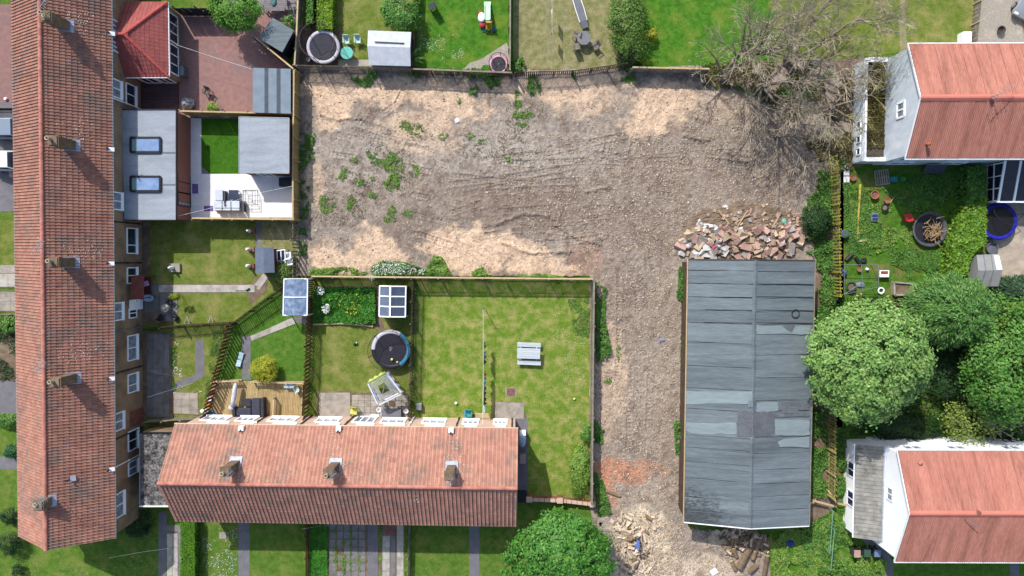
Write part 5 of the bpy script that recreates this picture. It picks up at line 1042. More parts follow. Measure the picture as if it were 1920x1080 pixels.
mb.build('frame',W_white,gf); mb=MB(); mb.slab([a-V(0,0,.03),b-V(0,0,.03),c_-V(0,0,.03),d_-V(0,0,.03)],.02); mb.build('pane',GLASS,gf)
chair('white plastic chair stacked by the grey slatted fence', 541, 478, .1, W_white, 1.0); chair('second white plastic chair just below the stacked one by the fence', 545, 489, .2, W_white, .95); boxy('board','white board lying beside the plastic chairs','board',537,494,.05,.35,1.1,.5,W_white,.05,.01)
bt=thing('bistro_table',P(310,578),'small round bistro table on the terrace slabs','table'); q=P(309,578,.7); MB().lathe((q.x,q.y,.66),[(.34,0),(.36,.02),(.34,.04)],22).build('tabletop',SLAB,bt); MB().lathe((q.x,q.y,0),[(.22,0),(.2,.04),(.04,.08),(.04,.66)],12).build('pedestal',METAL,bt); MB().lathe((q.x-.05,q.y,.7),[(.07,0),(.08,.1),(.04,.14)],10).build('vase',W_white,bt)
chair('dark metal chair above the small bistro table', 318, 566, 2.6, DMETAL, .85); chair('dark metal chair below the small bistro table', 302, 594, -.4, DMETAL, .85)
bx_=thing('chiminea',P(327,595),'round dark pot at the corner of the terrace slabs','pot'); q=P(326,596,.4); MB().lathe((q.x,q.y,0),[(.2,0),(.28,.15),(.24,.35),(.16,.4),(.1,.32)],14).build('pot',DMETAL,bx_,True)
cu=P(273,535,.55); gs=thing('garden_bench',V(cu.x,cu.y,0),'dark red bench with a pink cushion beneath the porch','bench'); MB().box((cu.x,cu.y,.36),(.7,1.5,.08)).build('seat',M('bench_red',(92,36,40),rough=.7),gs); MB().box((cu.x-.3,cu.y,.4),(.08,1.5,.4)).build('backrest',MATS['bench_red'],gs); MB().box((cu.x+.02,cu.y+.15,.46),(.48,.46,.14),.25).build('cushion',M('cushion_pink',(214,168,204),(196,150,190),4),gs,bevel=.05)
for sx in (-.28,.28):
    for sy in (-.65,.65): MB().box((cu.x+sx,cu.y+sy,0),(.06,.06,.36)).build('leg',MATS['bench_red'],gs)
q=P(278,559,.7); bd=thing('bird_bath',V(q.x,q.y,0),'pale blue bird bath below the dark red bench','bird bath'); MB().lathe((q.x,q.y,.6),[(.08,0),(.36,.08),(.4,.14),(.34,.12),(.05,.06)],18,1.25,.75).build('basin',M('basin_blue',(176,204,226),rough=.3),bd); MB().lathe((q.x,q.y,0),[(.2,0),(.12,.08),(.07,.3),(.09,.6)],12).build('pedestal',SLAB,bd)
for i,(px,py) in enumerate(((351,599),(396,597))): mb=MB(); q=P(px,py,1.0); mb.beam(q+V(-.25,-.35,0),q+V(0,.3,0),.06,.06); mb.beam(q+V(.15,-.35,0),q+V(0,.3,0),.06,.06); mb.beam(V(q.x-.2,q.y-.3,0),q+V(-.2,-.3,0),.06,.06); tag(mb.build('trestle',SLAB),('left of the two white trestles against the dark picket fence','right of the two white trestles against the dark picket fence')[i],'trestle')
mb=MB(); mb.tube([P(441,545,.08),P(462,545,.08)],.03,5); mb.tube([P(462,545,.08),P(468,541,.1)],.08,6); tag(mb.build('rake',DMETAL),'dark rake lying across the pale garden path','rake')
# tarpaulin canopy
cn=thing('canopy',P(555,557),'white framed canopy covered with wrinkled blue-grey tarpaulin','canopy'); za,zb=1.9,2.15; cs=[P(533,523,za),P(577,523,za),P(576,591,za),P(531,591,za)]
TARP=M('tarpaulin',(112,134,164),(146,166,192),3,(94,114,146),1.2,.55,rough=.35,spec=.6)
for s in range(2):
    for r_ in range(2):
        k=14; vs=[]; A=cs[0].lerp(cs[1],s*.5); B=cs[0].lerp(cs[1],s*.5+.5); D=cs[3].lerp(cs[2],s*.5); C=cs[3].lerp(cs[2],s*.5+.5)
        for i in range(k+1):
            for j in range(k+1):
                u,v=i/k,(j/k+r_)/2; q=(A*(1-u)+B*u)*(1-v)+(D*(1-u)+C*u)*v; e=min(i,k-i,j,k-j)/3; zf=zb-za; hgt=(u if s==0 else 1-u)*zf
                nzv=noise.noise((q.x*3.2+q.y*1.6,q.y*2.2-q.x,s*9+r_*4))*.09*min(1,e); vs.append(q+V(0,0,hgt+nzv))
        MB().add(vs,[(i*(k+1)+j,i*(k+1)+j+1,(i+1)*(k+1)+j+1,(i+1)*(k+1)+j) for i in range(k) for j in range(k)]).build('tarpaulin',TARP,cn,True)
mb=MB()
for i in range(4): mb.beam(cs[i]+V(0,0,.02),cs[(i+1)%4]+V(0,0,.02),.09,.09); q=cs[i]; mb.beam(V(q.x,q.y,0),q,.07,.07)
m0,m1=cs[0].lerp(cs[3],.5),cs[1].lerp(cs[2],.5); mm_=(m0+m1)/2+V(0,0,zb-za+.03); mb.beam(m0+V(0,0,.05),mm_,.09,.05); mb.beam(mm_,m1+V(0,0,.05),.09,.05); mb.build('frame',W_white,cn)
# small greenhouse
gh=thing('greenhouse',P(736,565),'small grey panelled greenhouse with white bars beside the vegetable bed','greenhouse'); za,zb=1.65,2.0; cs=[P(712,536,za),P(761,537,za),P(760,594,za),P(711,593,za)]; PN=M('polycarbonate',(112,126,148),(98,112,134),2,rough=.3); PN2=M('polycarbonate_painted_shade',(88,100,120),(76,88,108),2,rough=.3)  # darker pane copy puts shade into right slope, ribs and side panels
r0=cs[0].lerp(cs[1],.44)+V(0,0,zb-za); r1=cs[3].lerp(cs[2],.44)+V(0,0,zb-za)
for i in range(3):
    f0,f1=i/3,(i+1)/3
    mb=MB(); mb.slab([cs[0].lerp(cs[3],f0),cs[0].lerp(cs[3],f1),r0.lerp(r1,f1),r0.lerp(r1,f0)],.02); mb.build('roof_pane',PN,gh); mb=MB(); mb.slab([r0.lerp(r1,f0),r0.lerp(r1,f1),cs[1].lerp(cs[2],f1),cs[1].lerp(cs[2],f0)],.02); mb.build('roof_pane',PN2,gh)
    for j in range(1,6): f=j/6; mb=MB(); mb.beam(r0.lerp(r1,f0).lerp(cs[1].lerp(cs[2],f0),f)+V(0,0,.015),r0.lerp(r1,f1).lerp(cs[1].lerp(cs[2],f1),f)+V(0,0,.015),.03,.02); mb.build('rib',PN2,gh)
mb=MB()
for i in range(4):
    f=i/3; mb.beam(cs[0].lerp(cs[3],f)+V(0,0,.03),r0.lerp(r1,f)+V(0,0,.03),.1,.05); mb.beam(r0.lerp(r1,f)+V(0,0,.03),cs[1].lerp(cs[2],f)+V(0,0,.03),.1,.05)
mb.beam(cs[0]+V(0,0,.02),cs[3]+V(0,0,.02),.1,.06); mb.beam(cs[1]+V(0,0,.02),cs[2]+V(0,0,.02),.1,.06); mb.beam(r0+V(0,0,.05),r1+V(0,0,.05),.14,.05)
for q in cs: mb.beam(V(q.x,q.y,0),q,.07,.07)
mb.build('frame',W_upvc,gh); mb=MB(); mb.prism([(q.x*.999+(736-736),q.y) for q in [ (cs[i]*.97+((cs[0]+cs[2])/2)*.03) for i in range(4)]][::-1],.02,za-.04); mb.build('side_panels',PN2,gh)
# triangle garden and deck furniture
LB=M('plastic_pale_blue',(186,214,226),(168,198,214),4,rough=.5); lo=thing('sun_lounger',P(450,673),'folded pale blue sun lounger on the grass beside the path','lounger'); a,b,c_=P(453,661,.2),P(450,674,.12),P(446,687,.25); mb=MB(); mb.beam(a,b,.42,.05); mb.build('backrest',LB,lo); mb=MB(); mb.beam(b+V(-.05,-.05,0),c_,.42,.05); mb.build('bed',LB,lo)
for q in (a,c_): mb=MB(); mb.beam(V(q.x,q.y,0),q,.36,.04,(1,0,0)); mb.build('leg',METAL,lo)
bs=thing('corner_sofa',P(466,765),'black corner sofa and table on the timber deck','sofa'); SB=M('rattan_black',(52,52,62),(64,64,76),5,rough=.6); CB=M('cushion_charcoal',(74,76,92),(64,66,80),4)

qbox(bs,'base',436,766,488,782,.165,.42,SB); qbox(bs,'base',473,747,489,766,.165,.42,SB); qbox(bs,'seat_cushion',441,765,470,780,.42,.54,CB,.05); qbox(bs,'seat_cushion',472,747,487,779,.42,.54,CB,.05); qbox(bs,'backrest',435,782,492,786,.165,.85,SB); qbox(bs,'backrest',488.5,747,494,782,.165,.85,SB); qbox(bs,'arm',435,764,440.5,782,.165,.7,SB); 
ct=thing('coffee_table',P(462,754,.17),'black square table tucked into the black corner sofa','table'); qbox(ct,'tabletop',454,747,470,762,.5,.55,SB); qbox(ct,'base',456,749,468,760,.165,.5,SB)
pa=thing('closed_parasol',P(438,742,.17),'closed white parasol lying across the timber deck','parasol'); mb=MB(); pts=[P(442,718,.9),P(441,725,.95),P(439,740,.92),P(437,752,.9),P(435,762,.85)]; mb.tube(pts,[.1,.2,.21,.2,.16],10); mb.build('canopy',M('canvas_white',(226,226,234),(196,196,210),5,bump=.4),pa,True); q=P(434,764,.6); MB().lathe((q.x,q.y,.165),[(.3,0),(.32,.2),(.26,.5),(.12,.62)],14).build('base_bag',MATS['canvas_white'],pa,True); mb=MB(); mb.tube([P(442,716,.9),V(P(442,716,.9).x,P(442,716,.9).y,.165)],.04,6); mb.build('pole',METAL,pa)
tb_=thing('side_table',P(541,723,.17),'pale blue slatted table in the corner of the deck','table'); qbox(tb_,'tabletop',532,719,551,728,.6,.65,LB)
for px,py in ((534,721),(549,721),(534,727),(549,727)): q=P(px,py,.6); MB().box((q.x,q.y,.165),(.05,.05,.43)).build('leg',METAL,tb_)
chair('pale mint folded chair in the corner of the deck', 556, 729, .5, M('mint_grey',(190,214,210)), .8)
for i,(px,py,m_,l_) in enumerate(((392,748,W_white,'white plant pot on the fence side of the deck'),(389,757,M('pot_orange',(226,130,50)),'orange plant pot on the fence side of the deck'))): q=P(px,py,.4); tag(MB().lathe((q.x,q.y,.02),[(.13,0),(.18,.3),(.2,.34),(.16,.34),(.12,.2)],14).build('plant_pot',m_),l_,'pot')
q=P(397,778,.35); tag(MB().lathe((q.x,q.y,.17),[(.3,0),(.36,.2),(.4,.24),(.33,.2),(.3,.05)],18,1.2,.8).build('paddling_tub',M('tub_blue',(70,150,200),rough=.4)),'bright blue tub at the lower left corner of the deck','tub')
mb=MB(); q=P(381,772,.4); mb.lathe((q.x,q.y,.05),[(.3,0),(.35,.2),(.2,.4),(.05,.45)],9,1.1,.7); tag(mb.build('white_bag',W_white),'crumpled white bag beside the blue tub','bag')
# trampoline garden
ra=thing('rotary_airer',P(721,732),'square rotary clothes airer hung with white washing below the trampoline','airer'); zc=1.75; cn4=[P(689,717,zc),P(723,697,zc),P(754,738,zc),P(709,760,zc)]; cc=sum(cn4,V(0,0,0))/4; mb=MB(); mb.tube([V(cc.x,cc.y,0),cc-V(0,0,.1)],.03,8)
for q in cn4: mb.tube([cc-V(0,0,.35),q],.022,6); mb.tube([cc-V(0,0,.9),cc.lerp(q,.5)-V(0,0,.25)],.015,5)
mb.build('frame',METAL,ra); mb=MB()
for k in range(7):
    f=.4+.1*k; ring=[cc.lerp(q,f)+V(0,0,-.03) for q in cn4]
    for i in range(4): mb.tube([ring[i],ring[(i+1)%4]],.012,4)
mb.build('line',W_white,ra)
WS=M('washing_white',(240,240,248),(222,224,236),5); WS2=M('washing_lime',(208,236,120)); WS3=M('washing_blue',(150,170,204))
for i,(ea,eb,f,m_) in enumerate(((0,1,1.0,WS2),(3,0,1.0,WS),(2,3,1.0,WS),(1,2,1.0,WS),(2,3,.86,WS),(1,2,.86,WS3),(3,0,.84,WS3))):
    a,b=cc.lerp(cn4[ea],f),cc.lerp(cn4[eb],f); a,b=a.lerp(b,.05),a.lerp(b,.95 if i<4 else .7); k=12; vs=[]
    for j in range(k+1):
        q=a.lerp(b,j/k); o2=(q-cc); o2.z=0; o2=o2.normalized()*(.1*math.sin(j*1.7)+.06); vs+=[q+V(0,0,.02),q+o2-V(0,0,.55+.1*math.sin(j*.9))]
    g_=thing('washing',V(a.x,a.y,0),('lime towel on the upper left side of the rotary airer','white sheet on the left side of the rotary airer','white sheet on the lower right side of the rotary airer','white sheet on the upper right side of the rotary airer','inner white cloth at the lower side of the rotary airer','inner blue cloth at the right side of the rotary airer','inner blue cloth at the left side of the rotary airer')[i],'washing'); MB().add(vs,[(2*j,2*j+2,2*j+3,2*j+1) for j in range(k)]).build('cloth',m_,g_,True); mb=MB(); mb.beam(a+V(0,0,.025),b+V(0,0,.025),.1,.03); mb.build('folded_edge',m_,g_)
sb=thing('storage_box',P(733,778),'grey lidded storage box against the pink terrace','box'); qbox(sb,'box',717,768,751,789,0,.55,GREYP); qbox(sb,'lid',715,767,752,787,.553,.63,M('lid_grey',(132,132,142),(120,120,130),3,rough=.5))
chair('yellow moulded chair on the slabs by the pink terrace', 664, 770, 3.0, M('chair_yellow',(232,230,120),(216,214,104),4,rough=.4), 1.2, arms=False)
for px,py,l_ in ((710,769,'white bucket nearest the paving left of the grey box'),(718,776,'white bucket touching the grey storage box'),(761,771,'white bucket right of the grey storage box')): q=P(px,py,.4); tag(MB().lathe((q.x,q.y,.02),[(.16,0),(.2,.32),(.22,.34),(.17,.34),(.14,.1)],16).build('bucket',W_white),l_,'bucket')
q=P(666,645,.3); tp=thing('toy_bike',V(q.x,q.y,0),'tiny dark toy with green bits on the trampoline lawn','toy'); MB().lathe((q.x-.1,q.y-.05,.03),[(.1,0),(.12,.08),(.05,.14)],10).build('body',BLACKP,tp); MB().lathe((q.x+.08,q.y+.08,.03),[(.07,0),(.08,.1),(.03,.16)],10).build('head',MG,tp); MB().box((q.x+.1,q.y-.1,.02),(.2,.08,.08),.5).build('tail',DMETAL,tp)
# big lawn
pt=thing('picnic_table',P(991,661),'weathered pale picnic table with two benches on the big lawn','table'); PW=M('picnic_wood',(214,222,226),(190,200,206),4,rnd=.06,fine=.1,stretch=(.5,4,1))
a0,a1=P(970,654.5,.74),P(1013,656,.74); d=(a1-a0).normalized(); s_=V(d.y,-d.x,0)
for i in range(5): q=a0+s_*(.185*i-.02); mb=MB(); mb.beam(q,q+(a1-a0),.175,.04); mb.build('plank',PW,pt)
for yy in (645.5,679):
    a,b=P(970,yy,.45),P(1014,yy+2,.45)
    for k in (-.1,.1): mb=MB(); mb.beam(a+s_*k,b+s_*k,.19,.04); mb.build('bench_plank',PW,pt)
for f in (.15,.85):
    q=a0.lerp(a1,f)+s_*.32; mb=MB(); mb.beam(V(q.x,q.y,.05)+s_*-.8,q+s_*-.25-V(0,0,.03),.05,.1); mb.beam(V(q.x,q.y,.05)+s_*.8,q+s_*.25-V(0,0,.03),.05,.1); mb.beam(V(q.x,q.y,.38)+s_*-.85,V(q.x,q.y,.38)+s_*.85,.05,.1); mb.build('leg_frame',PW,pt)
mh=thing('manhole_cover',P(958,735),'rusty brown square drain cover set in the big lawn','cover'); qbox(mh,'plate',950,728,966,742,.02,.05,M('rust_plate',(146,104,96),(124,88,82),5)); 
for dx in (-4,4): q=P(958+dx,734,.06); MB().box((q.x,q.y,.05),(.1,.05,.02)).build('lifting_eye',DMETAL,mh)
pl=thing('line_post',P(908,577),'slim clothes post with ground mark on the big lawn','post'); q=P(908,577); MB().tube([q,q+V(0,0,2.0)],.035,8).build('pole',METAL,pl); mb=MB(); mb.tube([q+V(-.25,0,2.0),q+V(.25,0,2.0)],.03,6); mb.build('crossbar',METAL,pl)
mb=MB(); mb.tube([q+V(0,0,2.0),P(906,650,1.75),P(906,720,1.75),P(905,795,3.2)],.012,5); tag(mb.build('washing_line',W_white),'washing line hung with clothes above the big lawn','line')
GM=[(648,.35,GREYP,'grey'),(667,.45,M('cloth_grey_blue',(120,130,150)),'blue-grey'),(677,.4,BLACKP,'black'),(702,.32,M('cloth_orange',(206,84,44)),'orange'),(709,.34,M('cloth_teal',(96,182,190)),'teal'),(726,.55,M('cloth_steel',(110,124,142)),'steel grey'),(737,.3,BLACKP,'second black'),(748,.3,DMETAL,'charcoal'),(757,.3,BLACKP,'third black'),(766,.4,W_white,'white')]
for py,ln,m_,nm in GM:
    q=P(907,py,1.7); k=6; vs=[]
    for j in range(k+1):
        f=j/k-.5; vs+=[q+V(.02*math.sin(j*2.1),f*ln*1.6,.05),q+V(.12*math.sin(j*1.3)+.05,f*ln*1.4,-.7-.1*math.sin(j))]
    o=MB().add(vs,[(2*j,2*j+2,2*j+3,2*j+1) for j in range(k)]).build('garment',m_); sm=o.modifiers.new('thick','SOLIDIFY'); sm.thickness=.05; tag(o,nm+' garment pegged on the washing line over the big lawn','garment')
chair('turquoise moulded chair against the pink terrace', 878, 775, 3.1, M('chair_turquoise',(80,180,196),(64,160,178),4,rough=.4), 1.15)
wb=thing('garden_bench',P(905,780),'slatted wooden bench below the washing line','bench'); a,b=P(891,779,.42),P(919,780,.42)
for i in range(4): mb=MB(); mb.beam(a+V(0,.18-.12*i,0),b+V(0,.18-.12*i,0),.09,.03); mb.build('slat',WOOD_P,wb)
for i in range(14): q=a.lerp(b,(i+.5)/14); mb=MB(); mb.beam(q+V(0,-.28,.05),q+V(0,-.36,.5),.05,.025,(1,0,0)); mb.build('slat',WOOD_P,wb)
mb=MB(); mb.beam(a+V(0,-.36,.5),b+V(0,-.36,.5),.05,.07); mb.build('top_rail',WOOD_P,wb)
for q in (a,b):
    for yy in (.2,-.3): MB().box((q.x,q.y+yy,0),(.07,.07,.45 if yy>0 else .9)).build('leg',WOOD_P,wb)
boxy('storage_box','grey metal box just right of the mossy fence','box',785,763,0,.5,.6,.5,METAL); q=P(855,756,.15); tag(MB().lathe((q.x,q.y,.01),[(.05,0),(.13,.08),(.13,.16),(.05,.24)],12).build('ball',W_white),'white football near the turquoise chair','ball'); q=P(1077,748,.1); tag(MB().lathe((q.x,q.y,.01),[(.04,0),(.1,.07),(.1,.12),(.04,.19)],12).build('ball',M('ball_lime',(232,240,170))),'pale lime ball on the right of the big lawn','ball')
# side path things
q=P(979,827,.9); cv=thing('covered_barbecue',V(q.x,q.y,0),'object wrapped in clear blue plastic at the gable end','cover'); MB().lathe((q.x,q.y,0),[(.3,0),(.38,.3),(.36,.7),(.28,.95),(.1,1.05)],12,1,1.8).build('plastic_cover',M('plastic_blue',(176,198,222),(120,146,176),4,rough=.2,spec=.6),cv,True); MB().box((q.x+.05,q.y+.62,0),(.55,.3,.9)).build('wrapped_top',W_white,cv)
boxy('storage_box','pinkish grey box against the gable of the lower terrace','box',980,862,0,.55,.75,.9,M('box_mauve',(172,150,146),(158,138,134),3)); 
for i,(px,py) in enumerate(((979,930),(980,939))): boxy('wheelie_bin',('upper black bin at the end of the gable path','lower black bin at the end of the gable path')[i],'bin',px,py,0,.85,.4,.95,BLACKP)
# front garden drain lid
dl=thing('drain_cover',P(732,992),'brown square drain lid by the slabbed front garden','cover'); qbox(dl,'plate',725,985,739,1000,.052,.08,MATS['rust_plate'])
tag(qbox(None,'stepping_slab',411,998,424,1010,.01,.05,SLAB,.01),'single pinkish slab set in the daisy lawn','slab')
# ================= foliage
def leafm(name, c, c2, isl=.34, trans=.28, scale=1.2): return M(name, c, c2, scale, isl=isl, hue=.018, trans=trans, rough=.55, spec=.35)
def leafmesh(name, p, nr, size, m, parent=None, aspect=.62, tdir=None):
    n = len(p); nr = nr/np.maximum(np.linalg.norm(nr, axis=1, keepdims=True), 1e-6)
    r = RNG.normal(size=(n,3)) if tdir is None else tdir+RNG.normal(size=(n,3))*.25
    t = r-nr*np.sum(r*nr,1,keepdims=True); t /= np.maximum(np.linalg.norm(t,axis=1,keepdims=True),1e-6); b = np.cross(nr,t)
    s = np.asarray(size).reshape(-1,1)*np.ones((n,1)); a = t*s*.5; bb = b*s*.5*aspect
    v = np.stack([p-a, p-a*.1+bb-nr*s*.06, p+a, p-a*.1-bb-nr*s*.06],1).reshape(-1,3)
    return npmesh(name, v, np.arange(4*n).reshape(-1,4), m, parent)
def unit(n, zmin=-1.0):
    v = RNG.normal(size=(n*4,3)); v /= np.linalg.norm(v,axis=1,keepdims=True); v = v[v[:,2]>zmin]; return v[:n]
def crown_pts(c, rx, ry, rz, n, clumps, spread=.14, zmin=-.35, shell=(.72,1.0), rough=.16):
    dirs = unit(clumps, zmin); lob = unit(9, -.2); amp = RNG.uniform(.5,1,9)
    mod = 1+rough*((np.clip(dirs@lob.T,0,1)**6)@amp-.6); rad = RNG.uniform(shell[0],shell[1],clumps)*mod
    cc = dirs*rad[:,None]; k = RNG.integers(0,clumps,n); csz = RNG.uniform(.6,1.4,clumps)
    off = RNG.normal(size=(n,3))*spread*csz[k][:,None]*np.array([1,1,.55]); q = cc[k]+off
    nr = dirs[k]*.8+np.array([0,0,.75])+RNG.normal(size=(n,3))*.45+off/spread*.25
    return q*np.array([rx,ry,rz])+np.array(c), nr
def tree(name, label, px, py, zc, rpx, h, n, size, m, clumps=220, squash=.8, trunk=.22, ry=None, cat='tree', spread=.13, rough=.16, group=None, base=None):
    c = P(px,py,zc); r = rpx*(H-zc)/F; ryy = (ry or rpx)*(H-zc)/F; t = thing(name, V(c.x,c.y,0), label, cat, group)
    p, nr = crown_pts(c, r, ryy, min(r*squash, zc*1.0 if zc < 1.2 else h-zc), n, clumps, spread, rough=rough, zmin=-.5 if zc > 1.5 else -.1)
    p2, nr2 = crown_pts(c, r*.62, ryy*.62, min(r*squash,h-zc)*.62, n//7, max(20,clumps//5), .2, zmin=-.6)
    p = np.concatenate([p,p2]); nr = np.concatenate([nr,nr2]); ok = p[:,2] > .03
    leafmesh('crown' if cat == 'tree' else 'foliage', p[ok], nr[ok], size*RNG.uniform(.65,1.3,ok.sum()), m, t)
    mb = MB(); mb.tube([(c.x,c.y,0),(c.x+.05,c.y-.05,zc*.5),(c.x,c.y,zc)],[trunk,trunk*.75,trunk*.45],9); mb.build('trunk' if cat == 'tree' else 'stem', BARK, t)
    if cat == 'tree':
        for k in range(9):
            a = k*.7+random.random()*.4; e = V(c.x+math.cos(a)*r*.7, c.y+math.sin(a)*ryy*.7, zc+random.uniform(-.1,.45)*(h-zc)); s = V(c.x,c.y,zc*random.uniform(.55,.95)); mb = MB(); mb.tube([s,s.lerp(e,.5)+V(0,0,.3),e],[trunk*.4,trunk*.25,.04],6); mb.build('limb', BARK, t)
    return t
BARK = M('bark',(126,108,90),(96,82,68),3,bump=.6,bscale=14)
LF_A = leafm('leaf_maple',(162,200,114),(130,176,86),.42,.34); LF_B = leafm('leaf_dark_green',(112,172,72),(82,146,52),.4,.32); LF_C = leafm('leaf_conifer',(126,172,86),(88,140,62),.4); LF_D = leafm('leaf_mid',(116,168,72),(88,142,52),.38)
LF_Y = leafm('leaf_lime',(160,196,44),(124,170,40)); LF_G = leafm('leaf_golden',(206,204,58),(164,178,44)); LF_E = leafm('leaf_evergreen',(54,92,38),(40,72,30)); LF_W = leafm('leaf_weed',(116,164,70),(86,136,50)); LF_WL = leafm('leaf_weed_light',(150,186,82),(120,162,64))
LF_I = leafm('leaf_ivy_brown',(120,112,56),(92,84,46)); FLW = M('flower_white',(246,248,244),isl=.05,rough=.7); FLY = M('flower_yellow',(240,214,60),isl=.1)
tree('broadleaf_tree','large round light green tree overlapping the grey shed roof',1628,674,5.2,104,9.4,44000,.25,LF_A,520,.95,.3,spread=.055,rough=.16,ry=112)
tree('broadleaf_tree','dark green tree at the bottom centre beside the log heap',1055,1026,4.6,82,8.0,36000,.25,LF_B,330,.9,.28,ry=74,spread=.068,rough=.3)
tree('broadleaf_tree','mid green tree at the right edge above the white house',1895,700,4.2,78,7.4,20000,.25,LF_D,170,.9,.25,ry=96,spread=.11,rough=.3)
tree('broadleaf_tree','fresh green tree overhanging the paved yard at the top left',443,22,2.6,44,4.6,9000,.17,leafm('leaf_fresh',(120,176,62),(92,148,46)),120,.8,.1,ry=40,spread=.12,rough=.3)
# conifer: drooping sprays
def conifer(label, px, py, zc, rpx, rypx, h, n, m, name='conifer_tree', ln=.42):
    c = P(px,py,zc); r = rpx*(H-zc)/F; ry = rypx*(H-zc)/F; t = thing(name,V(c.x,c.y,0),label,'tree'); ns = 1300
    d = unit(ns,-.15); root = d*RNG.uniform(.45,.95,(ns,1)); k = RNG.integers(0,ns,n); f = RNG.uniform(-.1,.28,n)
    dr = d.copy(); dr[:,2] = dr[:,2]*.25-.25; side = np.cross(d,np.array([0,0,1.0])); q = root[k]+dr[k]*f[:,None]+side[k]*(RNG.normal(size=(n,1))*.04)+RNG.normal(size=(n,3))*.035
    p = q*np.array([r,ry,h-zc])+np.array(c); nr = np.array([0,0,1.0])+RNG.normal(size=(n,3))*.5+d[k]*.5; ok = p[:,2] > .1
    leafmesh('crown', p[ok], nr[ok], ln*RNG.uniform(.6,1.3,ok.sum()), m, t, .3, dr[k][ok]); mb = MB(); mb.tube([(c.x,c.y,0),(c.x,c.y,h*.9)],[.22,.05],8); mb.build('trunk',BARK,t); return t
conifer('feathery dark green conifer behind the large round tree', 1776, 582, 3.4, 72, 62, 7.0, 30000, LF_C, ln=.27)
conifer('low dark conifer at the right edge below the metal shed', 1902, 545, 1.2, 42, 26, 2.8, 5000, leafm('leaf_bluegreen',(78,112,74),(58,90,58)), ln=.35)
def box_hedge(label, q, h, n, size, m, name='hedge', zb=0.0):
    pts = PP(q,h*.7); c = sum(pts,V(0,0,0))/len(pts); t = thing(name,V(c.x,c.y,0),label,'hedge'); poly = [(p.x,p.y) for p in pts]
    s = sample_poly(poly,n); z = h*(.9+.16*(fbm(s[:,0],s[:,1],1.4,21)-.5)*2)+RNG.normal(size=n)*.05; top = np.stack([s[:,0],s[:,1],z],1); nr = np.array([0,0,1.0])+RNG.normal(size=(n,3))*.55
    sd_ = []; sn_ = []; m_ = n//2; per = [( (pts[(i+1)%len(pts)]-pts[i]).length ) for i in range(len(pts))]
    for i in range(len(pts)):
        k = int(m_*per[i]/sum(per)); f = RNG.random(k); a, b = pts[i], pts[(i+1)%len(pts)]; zz_ = RNG.random(k)*h*.95+.03; out = np.array([(a.y-b.y),(b.x-a.x),0.0]); out /= np.linalg.norm(out); cx_ = (a+b)/2
        if (cx_.x-c.x)*out[0]+(cx_.y-c.y)*out[1] < 0: out = -out
        sd_.append(np.stack([a.x+(b.x-a.x)*f,a.y+(b.y-a.y)*f,zz_],1)+RNG.normal(size=(k,3))*.06); sn_.append(out+RNG.normal(size=(k,3))*.5)
    p = np.concatenate([top]+sd_); nr = np.concatenate([nr]+sn_); leafmesh('foliage',p,nr,size*RNG.uniform(.7,1.3,len(p)),m,t)
    inner = MB(); inner.prism([((p_.x-c.x)*.9+c.x,(p_.y-c.y)*.9+c.y) for p_ in pts][::-1],.02,h*.8); inner.build('twigs', M('hedge_inner',(52,60,34),(40,44,28),3,fine=.2), t); return t
box_hedge('golden lime hedge above the netted trampoline', [(598,-40),(626,-40),(624,56),(596,56)], 1.2, 3600, .15, LF_Y)
box_hedge('narrow green hedge beside the weathered fence at the top', [(578,-40),(590,-40),(588,46),(576,48)], 1.0, 1500, .15, LF_D)
box_hedge('smooth clipped green hedge at the bottom left', [(342,972),(368,972),(368,1110),(340,1110)], 1.25, 9000, .09, leafm('leaf_clipped',(120,176,40),(96,152,34),.2))
box_hedge('bright feathery conifer hedge right of the brushwood tub', [(1802,392),(1842,372),(1842,455),(1815,480),(1808,515),(1775,515),(1784,450)], 1.7, 7000, .26, leafm('leaf_hedge_conifer',(142,186,62),(108,154,46)))
box_hedge('shaded hedge between upper right house and conservatory', [(1812,312),(1842,312),(1844,380),(1806,392)], 1.5, 3500, .22, LF_D)
def bush(label, px, py, rpx, h, n, size, m, ry=None, clumps=60, name='bush', zc=None, spread=.13): return tree(name,label,px,py,zc if zc is not None else h*.45,rpx,h,n,size,m,clumps,.9,.05,ry,'bush',spread)
bush('round golden-yellow bush above the deck rail',497,692,24,1.9,5200,.1,LF_G,clumps=150,spread=.09)
bush('green shrub above the pale grey shed',751,28,32,2.6,3800,.19,LF_D,clumps=60); bush('bright shrub leaning over the pale grey shed',760,48,19,2.2,1600,.17,LF_Y,clumps=30)
bush('tall leafy shrub beside the dry lawn',1178,42,36,3.0,6500,.17,leafm('leaf_olive',(118,154,62),(92,128,48)),ry=62,clumps=90); bush('small golden shrub at the edge of the bright lawn',1218,66,13,1.2,900,.15,LF_G,clumps=20)
bush('clump of dark leaves at the corner of the dry lawn fence',1180,112,24,1.2,1200,.16,LF_E)
bush('dense light green shrub inside the brick wall corner',1086,888,20,1.1,3600,.14,LF_WL,ry=46,clumps=120); bush('small shrub against the soil lane fence',1102,812,12,1.3,1100,.14,LF_D,ry=20,clumps=30)
bush('dark clipped topiary ball left of the terrace gable',20,967,16,1.3,1500,.12,LF_E,clumps=60,name='topiary_ball'); bush('larger dark topiary ball at the bottom left corner',18,1020,22,1.7,2200,.12,LF_E,clumps=80,name='topiary_ball'); bush('small topiary ball at the bottom edge on the far left',34,1068,11,.9,800,.11,LF_E,clumps=40,name='topiary_ball'); bush('round green bush beside the far left path',25,846,15,1.2,1400,.12,leafm('leaf_bluish',(62,128,74),(46,104,58)),clumps=60)
